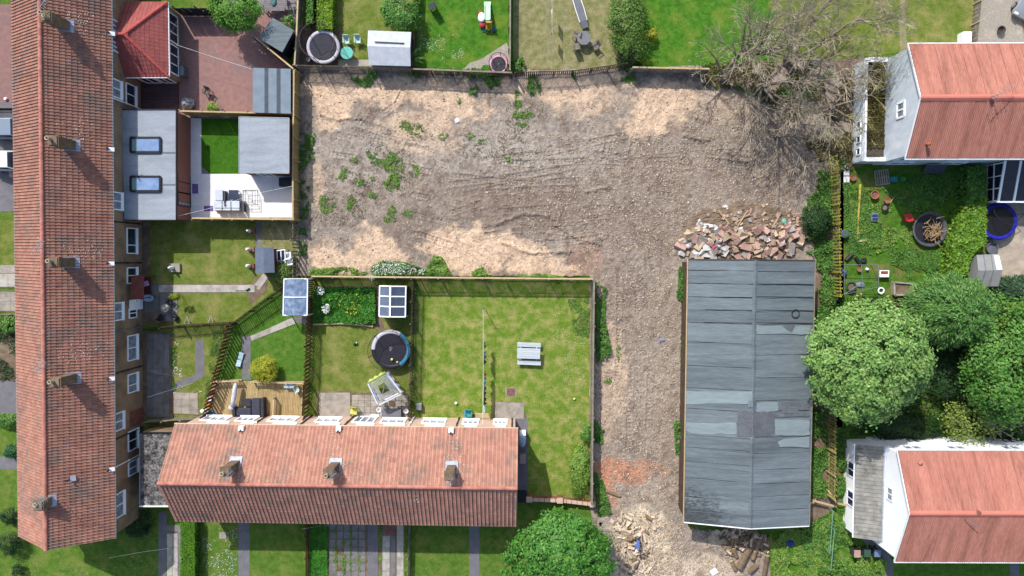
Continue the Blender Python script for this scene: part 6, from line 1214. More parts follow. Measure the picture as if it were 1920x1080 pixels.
bush('shaded bush under the south-east corner of the long terrace',258,982,26,1.4,2200,.16,LF_E,clumps=50); bush('leafy planting left of the terrace beyond the pale forecourt',18,608,20,1.2,1500,.17,LF_W,ry=16); bush('low leafy planting beside the far left dark path',14,790,22,.8,1300,.15,LF_W,ry=14)
bush('dark evergreen bush between rubble heap and mossy fence',1530,418,27,2.0,4200,.14,LF_E,ry=28,clumps=90)
bush('olive twiggy bush behind the blue-roofed shed',527,512,20,1.3,2000,.13,leafm('leaf_rosemary',(130,158,74),(104,132,56)),ry=22,clumps=60); bush('small potted box shrub on the paved yard',399,202,10,.9,700,.11,LF_Y,clumps=30); bush('green shrub beside the black shed',543,42,12,1.2,700,.14,LF_D,clumps=24)
bush('sprawling green bush among the trees right of the conifer',1888,600,40,2.8,5200,.2,LF_WL,ry=40,clumps=70); bush('dark shaded bush between the two large right trees',1790,700,56,2.2,6500,.2,LF_E,ry=52,clumps=90); bush('dark shrub below the large round tree',1700,800,60,1.6,5000,.2,LF_E,ry=24,clumps=70); bush('shrub beneath the right edge tree above the white house',1900,800,44,1.8,3600,.2,LF_E,ry=28)
tl=thing('standard_topiary',P(333,556),'small lollipop topiary at the terrace slab corner','topiary'); q=P(333,560); c=P(328,556,1.25); p,nr=crown_pts((c.x,c.y,1.3),.42,.3,.28,1200,50,.12); leafmesh('foliage',p,nr,.09,leafm('leaf_box',(156,170,34),(130,146,30)),tl); MB().tube([(c.x,c.y,0),(c.x,c.y,1.2)],.03,6).build('stem',BARK,tl)
# sparse sunlit bush with pale bare boughs
sb_=bush('sparse yellow-green bush with pale bare boughs above the white house',1822,792,52,3.4,1700,.2,leafm('leaf_sparse',(150,172,78),(122,146,62)),ry=42,clumps=60,spread=.16)
# palm-like plant by the pale shed
pm_=thing('palm_plant',P(770,112),'spiky palm-like plant at the corner of the pale shed','plant'); q=P(770,112,1.0)
for i in range(26):
    a=i*2.4; ln=random.uniform(.7,1.25); el=random.uniform(.0,.9); vs=[]; d=V(math.cos(a),math.sin(a),0); s_=V(-d.y,d.x,0)
    for k in range(5): f=k/4; c_=q+d*(ln*f)+V(0,0,el*f*ln-.7*f*f*ln); w_=.09*math.sin(.3+2.7*f); vs+=[c_-s_*w_,c_+s_*w_]
    MB().add(vs,[(2*k,2*k+2,2*k+3,2*k+1) for k in range(4)]).build('frond',LF_D,pm_)
MB().tube([(q.x,q.y,0),(q.x,q.y,1.0)],.09,8).build('stem',BARK,pm_)

# ---- ground cover that nobody could count
def weeds(label, polys, n, size, h, m, name='weeds', mask=None, thr=.45, msc=.5, seed=50, zb=0.0, dirt=False):
    P_ = []; N_ = []
    A = [max(1,abs(sum(q[i][0]*q[(i+1)%len(q)][1]-q[(i+1)%len(q)][0]*q[i][1] for i in range(len(q))))) for q in polys]
    for poly, ar in zip(polys,A):
        w_ = [(p.x,p.y) for p in PP(poly)]; k = max(20,int(n*ar/sum(A))); s = sample_poly(w_,k*2 if mask else k)
        if mask: v = fbm(s[:,0],s[:,1],msc,seed,3); s = s[v > thr][:k]
        hh = h*np.clip(fbm(s[:,0],s[:,1],.9,seed+5,3)*1.9-.35,.08,1.2); z = zb+.02+hh*RNG.random(len(s))**.6
        if dirt: z += np.array([DZ(a,b) for a,b in s])
        P_.append(np.stack([s[:,0],s[:,1],z],1)); N_.append(np.array([0,0,1.0])+RNG.normal(size=(len(s),3))*.5)
    p = np.concatenate(P_); o = leafmesh(name,p,np.concatenate(N_),size*RNG.uniform(.6,1.4,len(p)),m); return tag(o,label,'weeds',kind='stuff')
def blob(cx,cy,rx,ry,k=14): return [(cx+rx*math.cos(2*math.pi*i/k)*random.uniform(.7,1.2),cy+ry*math.sin(2*math.pi*i/k)*random.uniform(.7,1.2)) for i in range(k)]
cl=[(720,298,24,14),(740,318,16,20),(735,345,14,14),(700,290,12,8),(662,302,9,7),(658,382,9,14),(612,386,14,16),(672,342,12,6),(698,366,10,6),(735,395,9,11),(766,400,9,9),(780,245,14,10),(760,235,10,8),(970,190,8,16),(985,215,14,8),(968,215,8,8),(978,232,10,6),(860,190,4,6),(880,255,8,6),(905,265,8,5),(1000,160,10,20),(650,318,6,5),(730,412,12,6),(778,320,8,14),(830,255,9,7),(955,300,7,6),(700,335,6,5),(1160,660,5,14),(1140,715,6,6),(1270,790,6,10),(640,330,10,8)]
weeds('green weed tufts sprouting on the cleared soil',[blob(*c_) for c_ in cl],5200,.11,.14,LF_WL,mask=True,thr=.5,msc=3.0,dirt=True)
weeds('low dark weed rosettes on the cleared soil',[blob(a_,b_,c_*1.25,d_*1.25) for a_,b_,c_,d_ in cl],4200,.1,.1,LF_W,mask=True,thr=.47,msc=2.0,dirt=True,seed=95)
weeds('thin grass haze over the cleared soil',[blob(720,320,70,60),blob(640,390,60,40),blob(930,275,80,30),blob(980,210,40,40),blob(770,250,40,20)],3000,.09,.12,LF_I,mask=True,thr=.5,msc=1.5,dirt=True,seed=71)
weeds('green growth along the foot of the tan fence',[[(563,250),(590,250),(600,275),(580,320),(566,330)],[(564,340),(582,345),(578,410),(566,412)],[(562,420),(578,430),(574,480),(562,480)],[(563,290),(576,300),(572,360),(563,360)]],4200,.13,.35,LF_W,mask=True,thr=.46,msc=1.6)
weeds('dark weeds under the upper picket fences',[[(652,130),(710,130),(705,150),(690,168),(660,152)],[(760,110),(790,130),(788,150),(760,140)],[(880,140),(940,140),(935,178),(878,178)],[(990,140),(1015,140),(1012,180),(992,178)],[(1040,138),(1080,138),(1078,150),(1040,150)],[(1140,125),(1190,118),(1190,160),(1160,150)],[(950,100),(975,95),(990,138),(950,138)],[(800,125),(920,132),(915,142),(800,138)]],6500,.14,.5,LF_W,mask=True,thr=.47,msc=1.3)
weeds('grassy growth along the right of the lawn fence',[[(1116,530),(1136,540),(1134,600),(1146,660),(1118,680),(1114,560)],[(1114,790),(1134,790),(1130,830),(1114,830)],[(1112,880),(1130,900),(1145,960),(1120,970)]],6500,.15,.55,LF_W,mask=True,thr=.36,msc=1.1)
weeds('leafy growth along the top of the lawn fence',[[(584,505),(650,500),(652,517),(584,516)],[(655,500),(690,512),(660,517)],[(800,505),(815,480),(830,482),(846,516),(800,517)],[(885,510),(905,500),(918,518),(886,518)],[(970,514),(1000,512),(1058,518),(970,520)]],5000,.16,.8,LF_WL)
weeds('leafy mass under the white blossom above the lawn fence',[[(696,500),(720,488),(760,492),(800,505),(840,516),(700,517)]],3600,.15,.9,LF_W)
weeds('white blossom over the lawn fence hedge',[[(700,498),(722,488),(760,494),(790,508),(770,514),(704,514)],[(786,504),(800,504),(798,514),(786,514)]],620,.09,1.15,FLW,name='blossom',zb=.25)
weeds('dense vegetable bed behind the long edging log',[[(590,538),(704,538),(706,606),(590,604)]],16000,.15,.55,leafm('leaf_veg',(84,160,44),(62,130,34)),name='vegetables')
weeds('white and yellow blooms in the vegetable bed',[blob(615,578,8,9),blob(605,545,7,8),blob(700,520,6,5)],260,.12,.3,FLW,name='blooms',zb=.5); weeds('yellow blooms in the vegetable bed',[blob(662,582,14,8),blob(660,560,40,18)],34,.12,.2,FLY,name='blooms',zb=.5)
weeds('weeds squeezed along the left wall of the grey shed',[[(1272,500),(1288,500),(1287,570),(1268,560)],[(1276,620),(1286,620),(1284,740),(1276,740)],[(1262,790),(1280,790),(1278,850),(1266,850)]],4200,.14,.5,LF_W,mask=True,thr=.38,msc=1.2)
weeds('rank weeds behind the grey shed',[[(1505,380),(1560,330),(1566,560),(1530,560),(1528,480),(1500,470)],[(1520,770),(1548,770),(1556,930),(1516,930)],[(1530,560),(1562,560),(1562,640),(1528,640)],[(1560,800),(1590,800),(1590,930),(1565,930)]],17000,.16,.6,LF_W,mask=True,thr=.4,msc=.8)
weeds('rank weeds over the right yard',[[(1580,340),(1620,335),(1640,420),(1700,440),(1720,470),(1780,480),(1780,520),(1700,510),(1640,480),(1585,470)],[(1640,340),(1800,320),(1800,400),(1700,400)],[(1690,470),(1790,470),(1820,530),(1700,525)],[(1592,345),(1604,345),(1604,480),(1592,480)]],17000,.14,.2,LF_W,mask=True,thr=.46,msc=.6)
weeds('light green nettles over the right yard',[[(1590,360),(1660,350),(1720,430),(1700,470),(1600,460)],[(1640,470),(1690,460),(1690,500),(1650,505)]],6000,.14,.22,LF_WL,mask=True,thr=.5,msc=.9,seed=90)
weeds('dense undergrowth between the right-hand trees',[[(1560,560),(1900,540),(2060,560),(2060,815),(1600,815),(1550,700)]],16000,.22,.8,LF_E)
weeds('bright nettles below the grey shed and white house',[[(1440,1000),(1520,990),(1560,960),(1585,1010),(1660,1050),(1655,1100),(1450,1100)],[(1580,940),(1600,1000),(1570,1000)]],20000,.17,.5,LF_WL,mask=True,thr=.38,msc=.7)
weeds('darker nettles below the grey shed',[[(1500,985),(1600,940),(1600,1010),(1650,1100),(1500,1100)]],7000,.17,.6,LF_W,mask=True,thr=.42,msc=.8,seed=63)
weeds('lush front growth right of the low brown fence',[[(582,975),(615,975),(615,1110),(582,1110)]],9000,.13,.35,leafm('leaf_lush',(88,168,44),(66,140,34)),name='ground_cover')
weeds('weeds in the joints of the front slabs',[[(628,985),(632,985),(634,1110),(626,1110)],[(642,985),(648,985),(648,1110),(641,1110)],[(655,985),(660,985),(660,1110),(655,1110)],[(672,1040),(676,1040),(676,1110),(672,1110)],[(709,985),(717,985),(717,1110),(710,1110)],[(617,1048),(686,1048),(686,1052),(617,1052)],[(758,975),(764,975),(764,1110),(757,1110)]],3000,.1,.18,LF_WL,mask=True,thr=.42,msc=1.5)
weeds('brambles under the bare trees',[[(1300,120),(1480,110),(1600,130),(1600,320),(1540,330),(1500,250),(1400,170),(1320,165)]],7000,.16,.5,LF_I,mask=True,thr=.46,msc=.7)
weeds('green patches under the bare trees',[[(1310,120),(1500,100),(1560,140),(1500,190),(1330,165)],[(1540,300),(1585,300),(1570,350),(1520,350)]],5000,.16,.5,LF_W,mask=True,thr=.5,msc=.7,seed=77)
weeds('dead creeper over the flat wing roof',[[(1603,122),(1636,122),(1636,284),(1603,284)]],3600,.15,.3,LF_I,name='creeper',zb=1.87) 
weeds('tufts in the far left garden bed',[rect(-60,590,34,712)],3500,.16,.4,LF_E,mask=True,thr=.4)
weeds('tall grass along the lower garden edges',[[(584,608),(590,608),(590,735),(584,735)],[(1064,560),(1106,560),(1106,640),(1080,640)],[(776,528),(784,528),(782,790),(774,790)],[(400,620),(432,614),(390,780),(378,786)],[(262,610),(300,612),(300,622),(262,625)],[(320,625),(332,625),(330,730),(322,730)]],4500,.1,.18,LF_W,mask=True,thr=.42,msc=1.0)
def daisies(label, polys, n, size=.055): 
    o = weeds(label,polys,n,size,.05,FLW,name='daisies',mask=True,thr=.48,msc=.9,seed=33); return o
daisies('daisies flecking the big lawn',[[(1035,570),(1104,570),(1104,930),(1060,800),(1040,700)]],420); daisies('daisies flecking the bright top lawn',[[(785,20),(870,40),(870,110),(785,115)]],420,.07); daisies('daisies flecking the bottom left lawn',[[(378,985),(445,985),(445,1090),(378,1090)]],520,.07); daisies('pale flowers edging the middle garden lawn',[[(323,640),(335,640),(345,720),(370,725),(380,735),(325,740)]],160,.1); daisies('daisies in the corner lawn',[rect(40,1040,290,1080)],160,.05)

# ================= leafless trees: long boughs that fan out, side branches along them, twigs along those
BT = M('bare_twig',(188,176,154),(150,136,116),2,isl=.14); BTY = M('bare_twig_lichen',(186,178,118),(156,148,98),2,isl=.14); BTD = M('bare_bough',(158,146,130),(128,116,102),2,bump=.4)
def bare_tree(label, px, py, boughs, seed, twigm, ratio=.52, droop=.05, dens=1.0, gens=3, stem=.9):
    rr = random.Random(seed); c = P(px,py); t = thing('bare_tree',c,label,'tree'); bough = MB(); twig = MB()
    def rv(): return V(rr.gauss(0,1),rr.gauss(0,1),rr.gauss(0,1))
    def grow(p, d, L, r, g):
        k = max(4,int(L/.42)); pts = [p]; rad = [r]; ds = [d]
        for i in range(k):
            f = (i+1)/k; d = (d+rv()*.1+V(0,0,(.05 if f<.5 else -droop))).normalized(); p = p+d*(L/k)
            if p.z < .25: p.z = .25
            pts.append(p); ds.append(d); rad.append(max(.015, r*(1-.8*f)))
        (bough if r > .05 else twig).tube(pts, rad, 7 if r > .1 else (5 if r > .035 else 3), cap=False)
        if g == 0: return
        n = max(3,int(L*(1.75 if g > 1 else 2.6)*dens))
        for i in range(n):
            f = rr.uniform(.22,1.0) if g < gens else rr.uniform(.3,1.0); j = min(k,max(1,int(f*k))); side = ds[j].cross(rv()).normalized(); side.z *= .6
            nd = (ds[j]*rr.uniform(.5,1.0)+side*rr.uniform(.45,.9)).normalized(); grow(pts[j], nd, L*rr.uniform(.7,1.25)*ratio*(1.15-.5*f), max(.015,rad[j]*rr.uniform(.5,.8)), g-1)
    hs_ = c+V(0,0,stem); bough.tube([c-V(0,0,.1), c+V(.05,.05,stem*.5), hs_+V(0,0,.3)],[.42,.34,.26],9)
    for dx,dy,dz,L,r in boughs: grow(hs_+V(dx,dy,0)*.12, V(dx,dy,dz).normalized(), L, r, gens)
    bough.build('trunk',BTD,t); twig.build('twigs',twigm,t); return t
bare_tree('leafless grey tree with crooked trunk at the corner of the cleared soil',1352,150,[(.12,.6,.95,7.6,.18),(-.5,.5,.7,4.6,.1),(.75,.6,.75,8.4,.17),(-.95,-.25,.45,3.8,.08),(.4,.9,.7,6.4,.12)],3,BT)
bare_tree('leafless tree with pale twigs hanging over the cleared soil',1425,165,[(.1,-1,.3,6.4,.12),(-.8,-.5,.3,5.6,.1),(.65,-.8,.35,6.6,.12),(.95,.1,.5,8.0,.14),(-.5,.6,.6,4.0,.08),(.5,.7,.7,7.0,.14),(-.45,-.9,.3,5.8,.1)],8,BT,droop=.08)
bare_tree('leafless spreading tree over the worn top lawn',1475,120,[(.55,.8,.7,7.4,.15),(.95,.4,.55,8.4,.14),(1,.0,.45,6.6,.11),(-.2,.9,.7,6.0,.1)],12,BT)
bare_tree('yellow-twigged leafless tree beside the flat overgrown wing',1548,205,[(.9,.1,.4,5.2,.1),(.7,-.6,.3,4.4,.09),(-.1,-1,.25,4.8,.09),(.6,.75,.5,5.2,.09),(-.6,-.6,.25,4.0,.08)],21,BTY,droop=.12)
bare_tree('small leafless tree with trailing twigs above the rubble heap',1455,255,[(-.3,-1,.25,4.4,.07),(.4,-.9,.3,4.6,.08),(.9,-.3,.4,3.6,.07),(-.8,-.2,.3,3.2,.06)],31,BT,droop=.13,stem=.6)
bare_tree('pale leafless boughs inside the yellow-green bush',1835,790,[(.6,.5,.8,2.2,.06),(-.7,.3,.7,2.0,.05),(.7,-.4,.6,2.2,.05),(.1,-.5,.9,1.8,.05)],41,M('twig_white',(206,200,186),isl=.1),gens=2,stem=1.2)
# ================= sawn logs
LOGB = M('log_bark',(150,128,102),(116,98,80),3,rnd=.2,bump=.5,bscale=12,fine=.15); LOGE = M('log_end',(226,198,156),(204,174,132),3,rnd=.1,fine=.1); LOGP = M('split_wood',(232,214,190),(210,188,162),3,(172,148,128),1.5,.6,rnd=.14,fine=.15)
LGM = []
for v in range(5):     # a log: barky round with two pale ends; halves show the split face
    n = 10; rr = [random.uniform(.85,1.1) for _ in range(n)]; L = .5
    vs = [(x*L, math.cos(2*math.pi*k/n)*rr[k], math.sin(2*math.pi*k/n)*rr[k]) for x in (-1,-.3,.4,1) for k in range(n)]
    me = MB().add(vs,[(i*n+k,i*n+(k+1)%n,(i+1)*n+(k+1)%n,(i+1)*n+k) for i in range(3) for k in range(n)]).mesh('log',LOGB)
    e = [MB().add([(x*L,y*.98,z*.98) for (_,y,z) in vs[:n]],[tuple(range(n-1,-1,-1)) if x < 0 else tuple(range(n))]).mesh('cut_end',LOGE) for x in (-1.004,1.004)]
    hv = [(x*L, math.cos(math.pi*k/5)*rr[k], math.sin(math.pi*k/5)*rr[k]*.9) for x in (-1,1) for k in range(6)]
    hf = MB().add(hv,[(k,k+1,6+k+1,6+k) for k in range(5)]+[(5,0,6,11),(5,4,3,2,1,0),(6,7,8,9,10,11)]).mesh('split_log',LOGP)
    LGM.append((me,e,hf))
def log(label, group, px, py, z, L, r, rz, tilt=0, split=False, roll=0):
    q = P(px,py,z); v = random.choice(LGM); t = thing('split_log' if split else 'log', q, label, 'log', group); s = (L,r,r); rot = (roll,tilt,rz)
    if split: inst(v[2],'split_face',t,q,scale=s,rot=rot)
    else: inst(v[0],'bark',t,q,scale=s,rot=rot); [inst(e_,'cut_end',t,q,scale=s,rot=rot) for e_ in v[1]]
GA = 'sawn logs heaped beside the dark green tree'; GB = 'sawn logs heaped below the grey shed'
def heap(poly, n, label, group, rlo, rhi, llo, lhi, hmax, psplit):
    w_ = sample_poly(poly,n); cx, cy = w_.mean(0)
    for x,y in w_:
        d = min(1,math.hypot((x-cx)/34,(y-cy)/40)); z = .1+hmax*(1-d)*random.random()
        sp = random.random() < psplit; log(label[1] if sp else label[0],group[1] if sp else group[0],x,y,z,random.uniform(llo,lhi),random.uniform(rlo,rhi),random.uniform(0,6.28),random.uniform(-.35,.35),sp,random.uniform(0,6.28))
heap([(1146,975),(1175,958),(1205,968),(1235,970),(1240,990),(1205,1000),(1225,1030),(1225,1078),(1150,1078),(1165,1020)],140,('round barky log in the pale heap beside the dark green tree','split pale log in the heap beside the dark green tree'),('round logs heaped beside the dark green tree','split logs heaped beside the dark green tree'),.07,.17,.35,.95,.35,.85)
heap([(1345,990),(1400,985),(1440,1000),(1445,1030),(1400,1050),(1368,1040),(1352,1010)],80,('round barky log in the heap below the grey shed','split pale log in the heap below the grey shed'),('round logs heaped below the grey shed','split logs heaped below the grey shed'),.1,.2,.5,1.1,.5,.4)
for i,(px,py,L,r,a,l_) in enumerate(((1396,1045,2.2,.26,1.05,'longest thick trunk section in the heap below the grey shed'),(1418,1030,1.9,.2,1.2,'second long trunk section right of the thickest one'),(1436,1060,1.8,.2,1.45,'pale trunk section at the right end of the log heap'),(1412,1066,1.0,.22,.7,'sawn trunk piece lying at the foot of the log heap'),(1375,1060,.9,.18,2.0,'short trunk piece at the lower left of the log heap'),(1430,1015,1.3,.13,1.3,'slim bough lying on top of the log heap'))):
    log(l_,None,px,py,.35,L,r,a,random.uniform(-.1,.1))
log('round sawn disc standing alone in the nettles',None,1458,1048,.12,.3,.3,0,math.pi/2); log('single bleached log lying on the orange soil',None,1150,926,.14,1.3,.13,-.35); log('dark log at the tree edge beside the soil lane',None,1136,950,.14,1.6,.12,-1.3)
# ================= rubble heap of broken brickwork
rb_ = thing('rubble_heap',P(1410,440),'heap of broken brickwork, slabs and plaster beside the grey shed','rubble')
PO = PP([(1272,455),(1300,420),(1330,395),(1400,385),(1480,388),(1505,410),(1512,440),(1490,470),(1470,486),(1300,486),(1275,475)]); poly=[(p.x,p.y) for p in PO]; cx=sum(p[0] for p in poly)/len(poly); cy=sum(p[1] for p in poly)/len(poly)
hz = lambda x,y: max(0,.75*(1-((x-cx)/5.4)**2-((y-cy)/2.6)**2))
k=46; gx_=np.linspace(min(p[0] for p in poly)-.3,max(p[0] for p in poly)+.3,k); gy_=np.linspace(min(p[1] for p in poly)-.3,max(p[1] for p in poly)+.3,k); vs=[(x,y,hz(x,y)+.02+.12*random.random()*(hz(x,y)>0)) for x in gx_ for y in gy_]
MB().add(vs,[(i*k+j,(i+1)*k+j,(i+1)*k+j+1,i*k+j+1) for i in range(k-1) for j in range(k-1) if hz(gx_[i],gy_[j])>0 or hz(gx_[i+1],gy_[j+1])>0]).build('soil_core',SOILM,rb_)
RM_ = [M('rubble_brick',(192,156,142),(172,136,122),3,(208,184,170),1.5,.55,rnd=.2,bump=.4),M('rubble_buff',(214,190,162),(190,164,136),3,rnd=.14,bump=.4),M('rubble_grey',(176,168,160),(150,142,136),3,rnd=.15,bump=.4),M('rubble_plaster',(226,224,220),(204,200,196),3,rnd=.08)]
CH=[]
for m_ in RM_:
    for v in range(4):
        j=lambda: random.uniform(.72,1.15); b8=[V(x*j(),y*j(),z*j())*.5 for z in (-1,1) for x,y in ((-1,-1),(1,-1),(1,1),(-1,1))]; CH.append((m_,MB().hexa(b8[:4],b8[4:]).mesh('brick_lump',m_)))
def chunk(px0,py0,n,slo,shi,wts,zf=1.0):
    for _ in range(n):
        pass
w_=sample_poly(poly,430)
for i,(x,y) in enumerate(w_):
    lx=(x-cx)/5.0; big = y < cy+.4; up = y>cy+.8
    if up and abs(lx)<.75 and random.random()<.72: continue
    wts=(5,3,2,.5) if lx>-.45 else (1.5,3,2,4); mi=random.choices(range(4),wts)[0]; s=random.uniform(.1,.28)*(2.1 if big and random.random()<.5 else 1); v=CH[mi*4+random.randrange(4)]
    inst(v[1],'brick_lump',rb_,(x,y,hz(x,y)+s*.3+.05),scale=(s*random.uniform(1,1.9),s,s*random.uniform(.5,.9)),rot=(random.uniform(-.6,.6),random.uniform(-.6,.6),random.uniform(0,6.28)))
for i in range(7):
    x,y=random.choice(w_); mb=MB(); a=random.uniform(0,6.28); L=random.uniform(.4,.9); q=V(x,y,hz(x,y)+.25); mb.beam(q-rotv(L,0,a),q+rotv(L,0,a)+V(0,0,random.uniform(-.1,.15)),.09,.04); mb.build('splintered_plank',WOOD_P,rb_)
for px,py,s in ((1283,452,.8),(1300,446,.9),(1316,442,.7),(1290,462,.5),(1361,388,.5)):
    q=P(px,py,.3); mb=MB(); mb.lathe((q.x,q.y,.05),[(s*.5,0),(s*.55,.15),(s*.35,.32),(s*.1,.36)],8,random.uniform(.7,1.2),random.uniform(.6,1)); mb.build('plaster_sack',RM_[3],rb_)
def rag(name,label,cat,px,py,z,r,m,sx=1,sy=1,h=.25):
    q=P(px,py,z); vs=[]; n=12
    for i in range(5):
        for k_ in range(n): a=2*math.pi*k_/n; rr_=r*(1,.92,.7,.4,.08)[i]*random.uniform(.75,1.2); vs.append((q.x+math.cos(a)*rr_*sx,q.y+math.sin(a)*rr_*sy,z+h*(0,.35,.75,.95,1.0)[i]+random.uniform(-.03,.03)))
    return tag(MB().add(vs,[(i*n+k_,i*n+(k_+1)%n,(i+1)*n+(k_+1)%n,(i+1)*n+k_) for i in range(4) for k_ in range(n)]).build(name,m),label,cat)
rag('cloth_scrap','pink bag among the rubble','bag',1338,464,.55,.22,M('pink_bag',(222,96,130)),h=.3); rag('cloth_scrap','turquoise scrap on top of the rubble heap','scrap',1470,415,.45,.22,M('turq_scrap',(110,214,190)),h=.12)
rag('tarpaulin_scrap','crumpled blue sheet in the shade below the shed','sheet',1480,1018,.02,.42,M('blue_sheet',(48,72,176),(36,56,140),4,rough=.4),1.1,.7,.3); rag('paper_scrap','white scrap on the upper part of the cleared soil','scrap',857,226,.08,.2,W_white,h=.08); rag('paper_scrap','small white scrap lying at the left of the cleared soil','scrap',632,243,.08,.28,STONE,1.2,.7,.06); rag('paper_scrap','grey-blue scrap on the soil lane','scrap',1240,638,.08,.3,M('scrap_greyblue',(150,152,176)),1.3,.5,.08)
mb=MB(); q=P(1334,421,.5); mb.beam(q-V(.65,-.02,0),q+V(.65,-.02,0),.13,.06); tag(mb.build('window_bar',W_white),'white plastic bar lying on the rubble','bar')
q=P(1339,1072,.12); bo=MB(); bo.box((q.x,q.y,.09),(.62,.5,.04),.6); tag(bo.build('board',W_white,None,bevel=.01),'white board lying on the ground left of the log heap','board')
# ================= right yard
bins=((1608,1039,M('bin_lid_pink',(196,160,148),(180,146,136),3),'brown-lidded wheelie bin beside the white house'),(1627,1038,M('bin_green',(64,96,76),rough=.5),'dark green wheelie bin between the other two bins'),(1646,1038,M('bin_blue',(120,134,168),rough=.5),'blue-grey wheelie bin beside the white house wall'))
for px,py,m_,l_ in bins:
    q=P(px,py,1.05); t=thing('wheelie_bin',V(q.x,q.y,0),l_,'bin'); mb=MB(); a=[(-.26,-.3),(.26,-.3),(.26,.3),(-.26,.3)]; mb.hexa([(q.x+x*.8,q.y+y*.8,.06) for x,y in a],[(q.x+x,q.y+y,.98) for x,y in a]); mb.build('body',M('bin_body_'+m_.name,(72,76,74),rough=.5),t); mb=MB(); mb.hexa([(q.x+x*1.12,q.y+y*1.12,.985) for x,y in a],[(q.x+x*1.02,q.y+y*1.02,1.07) for x,y in a]); mb.build('lid',m_,t,bevel=.02); mb=MB(); mb.tube([(q.x-.24,q.y+.38,.95),(q.x+.24,q.y+.38,.95)],.025,6); mb.build('handle',BLACKP,t)
    for s in (-.24,.24): mb=MB(); mb.tube([(q.x+s-.03,q.y+.26,.12),(q.x+s+.03,q.y+.26,.12)],.12,12); mb.build('wheel',BLACKP,t)
pa_=thing('pallet',P(1653,333),'weathered pallet on the shaded grass below the pale blue house','pallet'); a,b,c_,d_=P(1640,320,.12),P(1664,317,.12),P(1668,345,.12),P(1643,348,.12); PLT=M('pallet_grey',(178,170,156),(150,142,130),3,rnd=.12)
for i in range(7): f=i/6; mb=MB(); mb.beam(a.lerp(b,f),d_.lerp(c_,f),.1,.025); mb.build('slat',PLT,pa_)
for f in (0.02,.5,.98): mb=MB(); mb.beam(a.lerp(d_,f)-V(0,0,.065),b.lerp(c_,f)-V(0,0,.065),.1,.09); mb.build('bearer',PLT,pa_)
tag(qbox(None,'storage_box',1671,331,1684,341,0,.4,M('teal_box',(52,150,156),(40,128,136),4)),'teal box beside the weathered pallet','box'); rag('garden_toy','green and white oddments right of the teal box','toy',1692,335,.02,.3,M('toy_green',(60,160,90)),1,.8,.3)
pn=thing('panel_board',P(1735,316),'dark flat panel propped against the pale blue house','panel'); a,b,c_,d_=P(1738,308,1.2),P(1778,309,1.2),P(1768,325,.15),P(1729,325,.15); mb=MB(); mb.slab([a,b,c_,d_],.05); mb.build('panel',M('panel_dark',(92,96,110),(80,84,98),3),pn); mb=MB(); mb.beam(a+V(0,0,.03),b+V(0,0,.03),.06,.05); mb.build('edge',METAL,pn)
for i,(px,py) in enumerate(((1587,310),(1587,323),(1587,336))): tag(qbox(None,'paving_slab',px-5,py-5,px+6,py+6,.005,.07,SLAB_W,.01),('uppermost of the three white slabs by the mossy fence','middle one of the three white slabs by the mossy fence','lowest of the three white slabs by the mossy fence')[i],'slab')
mb=MB(); mb.tube([P(1613,346,.1),P(1611,380,.12),P(1609,410,.1),P(1608,446,.08)],[.11,.1,.09,.06],7); tag(mb.build('timber_pole',M('pole_yellow',(214,190,96),(190,166,80),3)),'long yellow pole lying on the grass of the right yard','pole'); mb=MB(); mb.beam(P(1609,452,.06),P(1634,449,.06),.16,.08); tag(mb.build('timber_plank',WOOD_P),'short pale plank at the foot of the yellow pole','plank')
def pot(label,px,py,r,h,m,tilt=None):
    q=P(px,py,h); t=thing('plant_pot',V(q.x,q.y,0),label,'pot'); MB().lathe((q.x,q.y,0),[(r*.65,0),(r*.95,h*.9),(r*1.05,h*.9),(r*1.05,h),(r*.85,h),(r*.7,h*.7)],18).build('pot',m,t); MB().lathe((q.x,q.y,h*.66),[(r*.72,0),(r*.7,.03)],14).build('soil',SOILM,t)
pot('large open terracotta pot in the right yard',1641,365,.36,.4,TERRA); pot('small terracotta pot beside the stick in the right yard',1664,376,.24,.35,TERRA); pot('black pot just below the small terracotta pot',1660,389,.3,.35,BLACKP); pot('terracotta pot at the top of the right yard',1600,333,.26,.3,TERRA); pot('orange pot inside the metal frame',1612,505,.22,.3,TERRA); pot('dark green tub inside the metal frame',1597,538,.42,.4,M('tub_dkgreen',(44,76,62)))
mb=MB(); mb.tube([P(1669,380,.5),P(1677,369,.1)],.025,5); tag(mb.build('stick',WOOD_P),'thin stick leaning on the small terracotta pot','stick')
cr=thing('crate',P(1640,407),'small crate with blue panels and white rim in the right yard','crate'); qbox(cr,'base',1634,399,1647,415,.05,.3,METAL,.01); qbox(cr,'panel',1635.5,402,1646,407,.302,.33,M('panel_blue',(40,58,110)),.01); qbox(cr,'panel',1636,408.5,1646.5,413.5,.302,.33,MATS['panel_blue'],.01)
chair('bright red child chair on the right yard grass',1701,407,.3,M('chair_red',(222,62,72),(200,50,60),4,rough=.4),1.0)
bt=thing('brushwood_tub',P(1745,430),'round dark tub heaped with cut branches in the right yard','tub'); q=P(1745,430,.5); MB().lathe((q.x,q.y,.02),[(1.3,0),(1.42,.35),(1.5,.42),(1.4,.45),(1.25,.3),(1.2,.1)],36).build('tub',M('tub_grey',(84,86,92),(104,106,110),2),bt); MB().lathe((q.x,q.y,.2),[(1.24,0),(1.2,.05)],30).build('lining',BLACKP,bt)
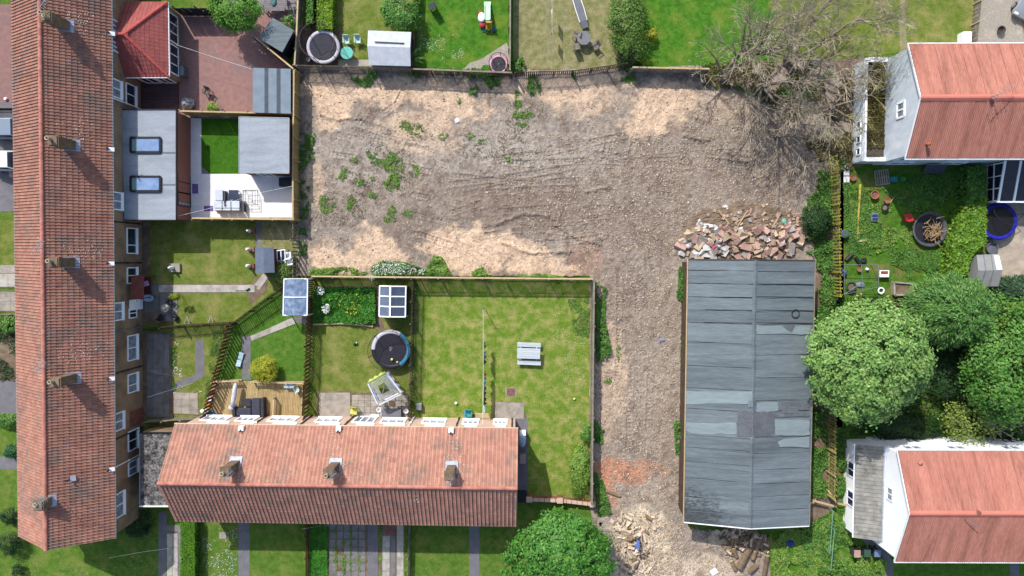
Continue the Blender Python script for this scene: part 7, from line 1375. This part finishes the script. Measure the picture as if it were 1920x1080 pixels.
for i in range(70):
    a=random.gauss(1.1,.7); L=random.uniform(.4,1.2); c_=q+V(random.gauss(.25,.35),random.gauss(-.2,.4),random.uniform(-.1,.35)); mb=MB(); d=rotv(L/2,0,a); mb.tube([c_-d,c_+V(random.uniform(-.1,.1),random.uniform(-.1,.1),.06),c_+d],[.04,.03,.012],5); mb.build('branch',M('brush_wood',(190,160,118),(150,122,90),3,rnd=.2),bt)
# broken frame house with oddments
fr=thing('frame_skeleton',P(1615,520),'skeleton of a metal frame over oddments in the right yard','frame'); A=[P(1584,496,1.3),P(1647,497,1.3),P(1647,538,1.3),P(1583,552,1.3)]; mb=MB()
for i in range(4): mb.tube([A[i],A[(i+1)%4]],.025,6); mb.tube([V(A[i].x,A[i].y,0),A[i]],.025,6)
m0,m1=A[0].lerp(A[1],.5),A[3].lerp(A[2],.5); mb.tube([m0,m1+V(0,0,.2)],.022,6); mb.tube([A[0].lerp(A[3],.55),A[1].lerp(A[2],.75)],.022,6); mb.tube([A[3],m1.lerp(m0,.3)],.02,5); mb.build('tube_frame',METAL,fr)
for i,(x0,y0,x1,y1,l_) in enumerate(((1586,488,1598,476,'black drainpipe length nearest the mossy fence'),(1604,482,1613,494,'black drainpipe length beside the black pot heap'))): mb=MB(); mb.tube([P(x0,y0,.15),P(x1,y1,.2)],.16,8); tag(mb.build('drainpipe',BLACKP),l_,'pipe')
rag('black_bag','black sack at the top of the metal frame','sack',1619,489,.02,.28,BLACKP,h=.3); rag('blue_bag','blue sack hanging by the mossy fence','sack',1582,512,.02,.3,M('sack_blue',(78,96,140)),.7,1.2,.4); rag('grey_sheet','grey-blue sheet on the ground inside the metal frame','sheet',1612,534,.02,.36,M('sheet_greyblue',(128,140,158)),1.2,.7,.15); rag('white_bottle','white drum inside the metal frame','drum',1625,505,.02,.14,W_white,h=.3)
wb_=thing('wheelbarrow',P(1657,512),'rusty white wheelbarrow at the edge of the metal frame','wheelbarrow'); q=P(1657,513,.4); mb=MB(); a=[(-.42,-.3),(.42,-.3),(.42,.3),(-.42,.3)]; mb.hexa([(q.x+x*.7,q.y+y*.7,.25) for x,y in a],[(q.x+x,q.y+y,.5) for x,y in a]); mb.build('tray',W_white,wb_); mb=MB(); mb.box((q.x,q.y+.1,.505),(.6,.24,.03)); mb.build('rust_load',M('rust',(160,84,60),(130,66,48),5),wb_); mb=MB(); mb.tube([(q.x+.5,q.y-.03,.18),(q.x+.5,q.y+.03,.18)],.18,14); mb.build('wheel',BLACKP,wb_)
for s in (-.24,.24): mb=MB(); mb.tube([(q.x+.4,q.y+s*.3,.2),(q.x-.9,q.y+s,.5)],.025,6); mb.build('handle',METAL,wb_)
mb=MB(); q=P(1652,545,.15); mb.torus(q,.24,.07,22,8); tag(mb.build('toilet_ring',W_white),'white ring lying at the edge of the large round tree','ring')
pb=thing('raised_planter',P(1690,540),'white rimmed raised planter under the conifer','planter'); a=PP([(1677,529),(1712,532),(1714,553),(1678,553)],.45)
for i in range(4): mb=MB(); mb.beam(V(a[i].x,a[i].y,.22),V(a[(i+1)%4].x,a[(i+1)%4].y,.22),.14,.44); mb.build('side',SLAB,pb)
mb=MB(); mb.prism([(p_.x,p_.y) for p_ in a][::-1],.02,.28); mb.build('soil',SOILM,pb)
for i,(y_) in enumerate((561,570)): mb=MB(); mb.beam(P(1655,y_,.25),P(1735,y_+6,.25),.12,.3); tag(mb.build('sleeper',WOOD_B),('upper timber sleeper under the conifer','lower timber sleeper under the conifer')[i],'timber')
q=P(1862,465,.4); tag(MB().lathe((q.x,q.y,0),[(.45,0),(.5,.3),(.52,.36),(.42,.36),(.4,.2)],24).build('round_planter',GREYP),'round grey planter above the metal shed','planter'); q=P(1838,444,.35); tag(MB().lathe((q.x,q.y,0),[(.22,0),(.26,.25),(.2,.4),(.06,.44)],16).build('watering_can',DMETAL),'small dark can left of the blue trampoline','can'); mb=MB(); mb.tube([P(1846,446,.05),P(1858,446,.05),P(1862,452,.05),P(1856,460,.05),P(1846,462,.05)],.025,5); tag(mb.build('hose',M('hose_green',(110,160,110))),'green hose curled beside the small dark can','hose')
q=P(1584,438,.5); tag(MB().lathe((q.x,q.y,0),[(.3,0),(.36,.5),(.38,.55),(.28,.6)],18).build('water_butt',M('butt_green',(84,104,98))),'grey-green water butt against the mossy fence','butt')
# leaning planks and poles by the yellow fence
for i,(a,b,l_) in enumerate((((1523,938),(1568,950),'long pale plank lying across the end of the yellow fence'),((1516,946),(1530,938),'short white plank against the grey shed corner'),((1572,944),(1592,948),'short pale plank between the yellow fence and the white house'),((1553,920),(1568,942),'thin brace leaning on the yellow fence'))): mb=MB(); mb.beam(P(*a,.7),P(*b,.6),.16,.06); mb.beam(V(P(*a,.7).x,P(*a,.7).y,0),P(*a,.68),.07,.07); mb.beam(V(P(*b,.6).x,P(*b,.6).y,0),P(*b,.58),.07,.07); tag(mb.build('timber_plank',WOOD_P),l_,'plank')
hp=thing('goal_frame',P(1560,1010),'thin green metal frame standing in the nettles','frame'); GP=M('pipe_green',(132,176,160),rough=.4); mb=MB(); mb.tube([P(1562,958,1.2),P(1556,1038,1.2)],.03,6); mb.tube([P(1556,1038,1.2),P(1545,1025,.1)],.03,6); mb.tube([P(1562,958,1.2),V(P(1562,958,1.2).x,P(1562,958,1.2).y,0)],.03,6); mb.build('front_tube',GP,hp); mb=MB(); mb.tube([P(1553,985,.3),P(1565,994,1.2),P(1558,1070,1.2),V(P(1558,1070,1.2).x,P(1558,1070,1.2).y,0)],.03,6); mb.build('rear_tube',GP,hp)
# ================= cars on the left and at the top right corner
def car(label, front, rear, wd, m, zroof=1.45):
    f=Vector(front); r=Vector(rear); d=(r-f); L=d.length; d.normalize(); s=V(-d.y,d.x,0); c=(f+r)/2; t=thing('parked_car',V(c.x,c.y,0),label,'car'); hw_=wd/2
    prof=[(0,.35,.55,.82),(.06,.3,.72,.94),(.28,.28,.9,1.0),(.34,.28,.94,1.0),(.75,.28,.96,1.0),(.94,.3,.92,.96),(1.0,.4,.7,.86)]; vs=[]; fs=[]
    for u,z0,z1,k in prof:
        p_=f+d*(L*u); vs+=[p_-s*hw_*k*.96+V(0,0,z0),p_-s*hw_*k+V(0,0,(z0+z1)/2),p_-s*hw_*k*.93+V(0,0,z1),p_+s*hw_*k*.93+V(0,0,z1),p_+s*hw_*k+V(0,0,(z0+z1)/2),p_+s*hw_*k*.96+V(0,0,z0)]
    for i in range(len(prof)-1):
        for j in range(6): fs.append((6*i+j,6*i+(j+1)%6,6*(i+1)+(j+1)%6,6*(i+1)+j))
    n=len(prof); fs+=[(5,4,3,2,1,0),tuple(6*(n-1)+j for j in range(6))]; MB().add(vs,fs).build('body',m,t,True,.02)
    cab=[(.29,.93,.9),(.45,zroof,.74),(.8,zroof-.02,.73),(.96,.92,.86)]; vs=[]
    for u,z,k in cab: p_=f+d*(L*u); vs+=[p_-s*hw_*k+V(0,0,z),p_+s*hw_*k+V(0,0,z)]
    base=[f+d*(L*u)+s*hw_*.9*q_+V(0,0,.9) for u in (.29,.96) for q_ in (-1,1)]
    mb=MB(); mb.add([vs[2],vs[3],vs[5],vs[4]]+[v_-V(0,0,.05) for v_ in (vs[2],vs[3],vs[5],vs[4])],[(0,1,2,3),(7,6,5,4),(0,4,5,1),(1,5,6,2),(2,6,7,3),(3,7,4,0)]); mb.build('roof',m,t)
    for nm,q_ in (('windscreen',(0,1,3,2)),('rear_window',(4,5,7,6))): mb=MB(); mb.add([vs[i] for i in q_],[(0,1,2,3)]); mb.build(nm,GLASS,t)
    for sd_ in (0,1): mb=MB(); mb.add([vs[0+sd_],vs[2+sd_],vs[4+sd_],vs[6+sd_]],[(0,1,2,3)]); mb.build('side_window',GLASS,t)
    for a_,b_ in ((0,2),(1,3),(4,6),(5,7)): mb=MB(); mb.beam(vs[a_],vs[b_]+V(0,0,.01),.08,.06); mb.build('pillar',m,t)
    for u in (.17,.82):
        for q_ in (-1,1): p_=f+d*(L*u)+s*hw_*.9*q_+V(0,0,.32); mb=MB(); mb.tube([p_-s*.1,p_+s*.1],.32,16); w=mb.build('wheel',BLACKP,t); mb=MB(); mb.tube([p_+s*(.1*q_),p_+s*(.115*q_)],.2,12); mb.build('rim',METAL,w)
    for q_ in (-1,1):
        p_=f+d*(L*.33)+s*(hw_*1.06*q_)+V(0,0,.92); MB().box(p_,(.24,.16,.15),math.atan2(d.y,d.x)+1.57).build('wing_mirror',m,t,bevel=.03); p_=f+d*.05+s*(hw_*.62*q_)+V(0,0,.58); MB().box(p_,(.3,.14,.14),math.atan2(s.y,s.x)).build('headlight',W_upvc,t); p_=r-d*.04+s*(hw_*.66*q_)+V(0,0,.62); MB().box(p_,(.26,.1,.16),math.atan2(s.y,s.x)).build('tail_light',PADR,t)
a=P(62,301,.9); car('white car parked on the far left driveway',V(a.x,a.y,0),V(a.x-4.1,a.y+.02,0),1.78,M('car_white',(240,242,246),rough=.25,coat=.6))
a=P(70,240,.9); car('silver-blue car parked above the white one at far left',V(a.x,a.y,0),V(a.x-4.3,a.y,0),1.85,M('car_silver',(150,166,182),rough=.3,metal=.3,coat=.6))
a=P(1909,14,.9); car('pale grey car at the top right corner',V(a.x+.5,a.y-.7,0),V(a.x+2.6,a.y+3.2,0),1.8,M('car_grey',(176,182,186),rough=.3,metal=.3,coat=.5))
pb_=rag('pink_sack','pink sack beside the white car','sack',26,327,.02,.35,M('sack_pink',(222,170,166)),.8,1.2,.4); q=P(9,185,.2); tag(MB().lathe((q.x,q.y,.01),[(.12,0),(.16,.1),(.1,.2)],12).build('ball',W_white),'white ball on the far left paving','ball')
mb=MB(); 
gl=thing('metal_grille',P(5,203),'dark metal grille fence above the silver-blue car','fence')
for i in range(28): q=P(-40+i*2.6,203,.9); MB().box((q.x,q.y,0),(.03,.03,.95)).build('bar',DMETAL,gl)
for z in (.15,.9): mb=MB(); a,b=P(-42,203,.9),P(34,203,.9); mb.beam(V(a.x,a.y,z),V(b.x,b.y,z),.05,.05); mb.build('rail',DMETAL,gl)
# ================= person bending over the logs
pe=thing('person',P(1193,1008,.12),'person in a blue top and pale cap bending over the sawn logs','person')
O=P(1194,1006,0); dirv=V(-.35,-.94,0).normalized(); sv=V(-dirv.y,dirv.x,0)
def B(f,s,z): return O+dirv*f+sv*s+V(0,0,z)
J=[B(0,0,.86),B(.22,0,1.08),B(.42,0,1.2),B(.52,0,1.25),B(.6,0,1.27),                                        #0-4 pelvis, waist, chest, neck, head base
   B(.02,.11,.82),B(.1,.13,.46),B(-.06,.14,.08),B(.08,.15,.05), B(.02,-.11,.82),B(.14,-.13,.46),B(0,-.15,.08),B(.14,-.16,.05),   #5-12 legs
   B(.42,.2,1.18),B(.52,.28,.92),B(.62,.22,.68), B(.42,-.2,1.18),B(.54,-.27,.92),B(.64,-.2,.68), B(.68,0,1.3),B(.76,0,1.3)]
E=[(0,1),(1,2),(2,3),(3,4),(0,5),(5,6),(6,7),(7,8),(0,9),(9,10),(10,11),(11,12),(2,13),(13,14),(14,15),(2,16),(16,17),(17,18),(4,19),(19,20)]
Rr=[.15,.15,.17,.07,.08,.1,.075,.05,.045,.1,.075,.05,.045,.075,.055,.038,.075,.055,.038,.1,.085]
off=pe.location; me=bpy.data.meshes.new('body'); me.from_pydata([tuple(j-off) for j in J],E,[]); bo=bpy.data.objects.new('body',me); COL.objects.link(bo); bo.parent=pe
sk=bo.modifiers.new('skin','SKIN'); lay=me.skin_vertices[0] if me.skin_vertices else None
bpy.context.view_layer.objects.active=bo
if lay is None:
    bpy.ops.mesh.customdata_skin_add() if hasattr(bpy.ops.mesh,'customdata_skin_add') else None; lay=me.skin_vertices[0]
for i,v in enumerate(lay.data): v.radius=(Rr[i],Rr[i]*(.8 if i in (0,1,2) else 1)); v.use_root=(i==0)
ss=bo.modifiers.new('sub','SUBSURF'); ss.levels=2; ss.render_levels=2
pmt=bpy.data.materials.new('clothes'); pmt.use_nodes=True; n=pmt.node_tree.nodes; l=pmt.node_tree.links; b=n['Principled BSDF']; b.inputs['Roughness'].default_value=.9
gp=n.new('ShaderNodeNewGeometry'); sx=n.new('ShaderNodeSeparateXYZ'); l.new(gp.outputs['Position'],sx.inputs[0]); rp_=n.new('ShaderNodeValToRGB'); rp_.color_ramp.interpolation='CONSTANT'
mr=n.new('ShaderNodeMapRange'); mr.inputs[1].default_value=0; mr.inputs[2].default_value=1.5; l.new(sx.outputs['Z'],mr.inputs[0]); l.new(mr.outputs[0],rp_.inputs[0]); cr_=rp_.color_ramp; cr_.elements[0].position=0; cr_.elements[0].color=lin((40,42,52)); cr_.elements[1].position=.07; cr_.elements[1].color=lin((58,62,84)); e=cr_.elements.new(.6); e.color=lin((84,112,180))
l.new(rp_.outputs[0],b.inputs['Base Color']); me.materials.append(pmt)
SKIN=M('skin',(214,164,134),rough=.6)
for s in (1,-1):
    w=B(.63,.21*s,.66); hd=MB(); hd.lathe(w-V(0,0,.09),[(.02,0),(.042,.03),(.045,.08),(.03,.1)],10,.6,1.0); h=hd.build('hand',SKIN,pe,True)
    for k in range(4): mb=MB(); q=w+sv*(.03-.02*k)+V(0,0,-.08); mb.tube([q,q+dirv*.015-V(0,0,.035),q+dirv*.035-V(0,0,.06-.006*abs(k-1))],[.011,.01,.007],6); mb.build('finger',SKIN,h)
    mb=MB(); q=w+dirv*.035+V(0,0,-.04); mb.tube([q,q+dirv*.03-V(0,0,.02),q+dirv*.035-V(0,0,.05)],[.012,.011,.008],6); mb.build('thumb',SKIN,h)
hc=B(.74,0,1.3); hm=MB(); hm.lathe(hc-V(0,0,.12),[(.03,0),(.07,.03),(.085,.1),(.09,.16),(.075,.21),(.03,.245)],14); hm.build('head',SKIN,pe,True); cm=MB(); cm.lathe(hc+V(0,0,.03),[(.099,0),(.1,.05),(.085,.1),(.04,.13),(.005,.135)],16); cap_=cm.build('cap',W_white,pe,True); mb=MB(); q=hc+dirv*.13+V(0,0,.03); mb.box(q,(.16,.12,.015),math.atan2(sv.y,sv.x)); mb.build('peak',W_white,cap_)
mb=MB(); mb.box(hc+dirv*.088+V(0,0,-.04),(.02,.03,.035),math.atan2(sv.y,sv.x)); mb.build('nose',SKIN,pe)
for s in (-1,1): mb=MB(); mb.box(hc+dirv*.083+sv*.033*s,(.022,.01,.012),math.atan2(sv.y,sv.x)); mb.build('eye',BLACKP,pe); mb=MB(); mb.lathe(hc+sv*.09*s-V(0,0,.04),[(.005,0),(.02,.02),(.02,.045),(.005,.06)],8); mb.build('ear',SKIN,pe,True)
# ================= overhead wires
for a,b,l_ in ((P(205,1046,4),P(318,1028,3.5),'thin cable crossing the bottom left lawn'),(P(565,992,4),P(632,984,4.5),'thin cable running to the lower terrace eave'),(P(276,745,3.5),P(362,718,2.2),'lower washing line over the shaded middle garden'),(P(276,694,3.5),P(362,716,2.2),'upper washing line over the shaded middle garden')):
    mb=MB(); mb.tube([a,(a+b)/2-V(0,0,.15),b],.007,5); tag(mb.build('cable',METAL),l_,'cable')
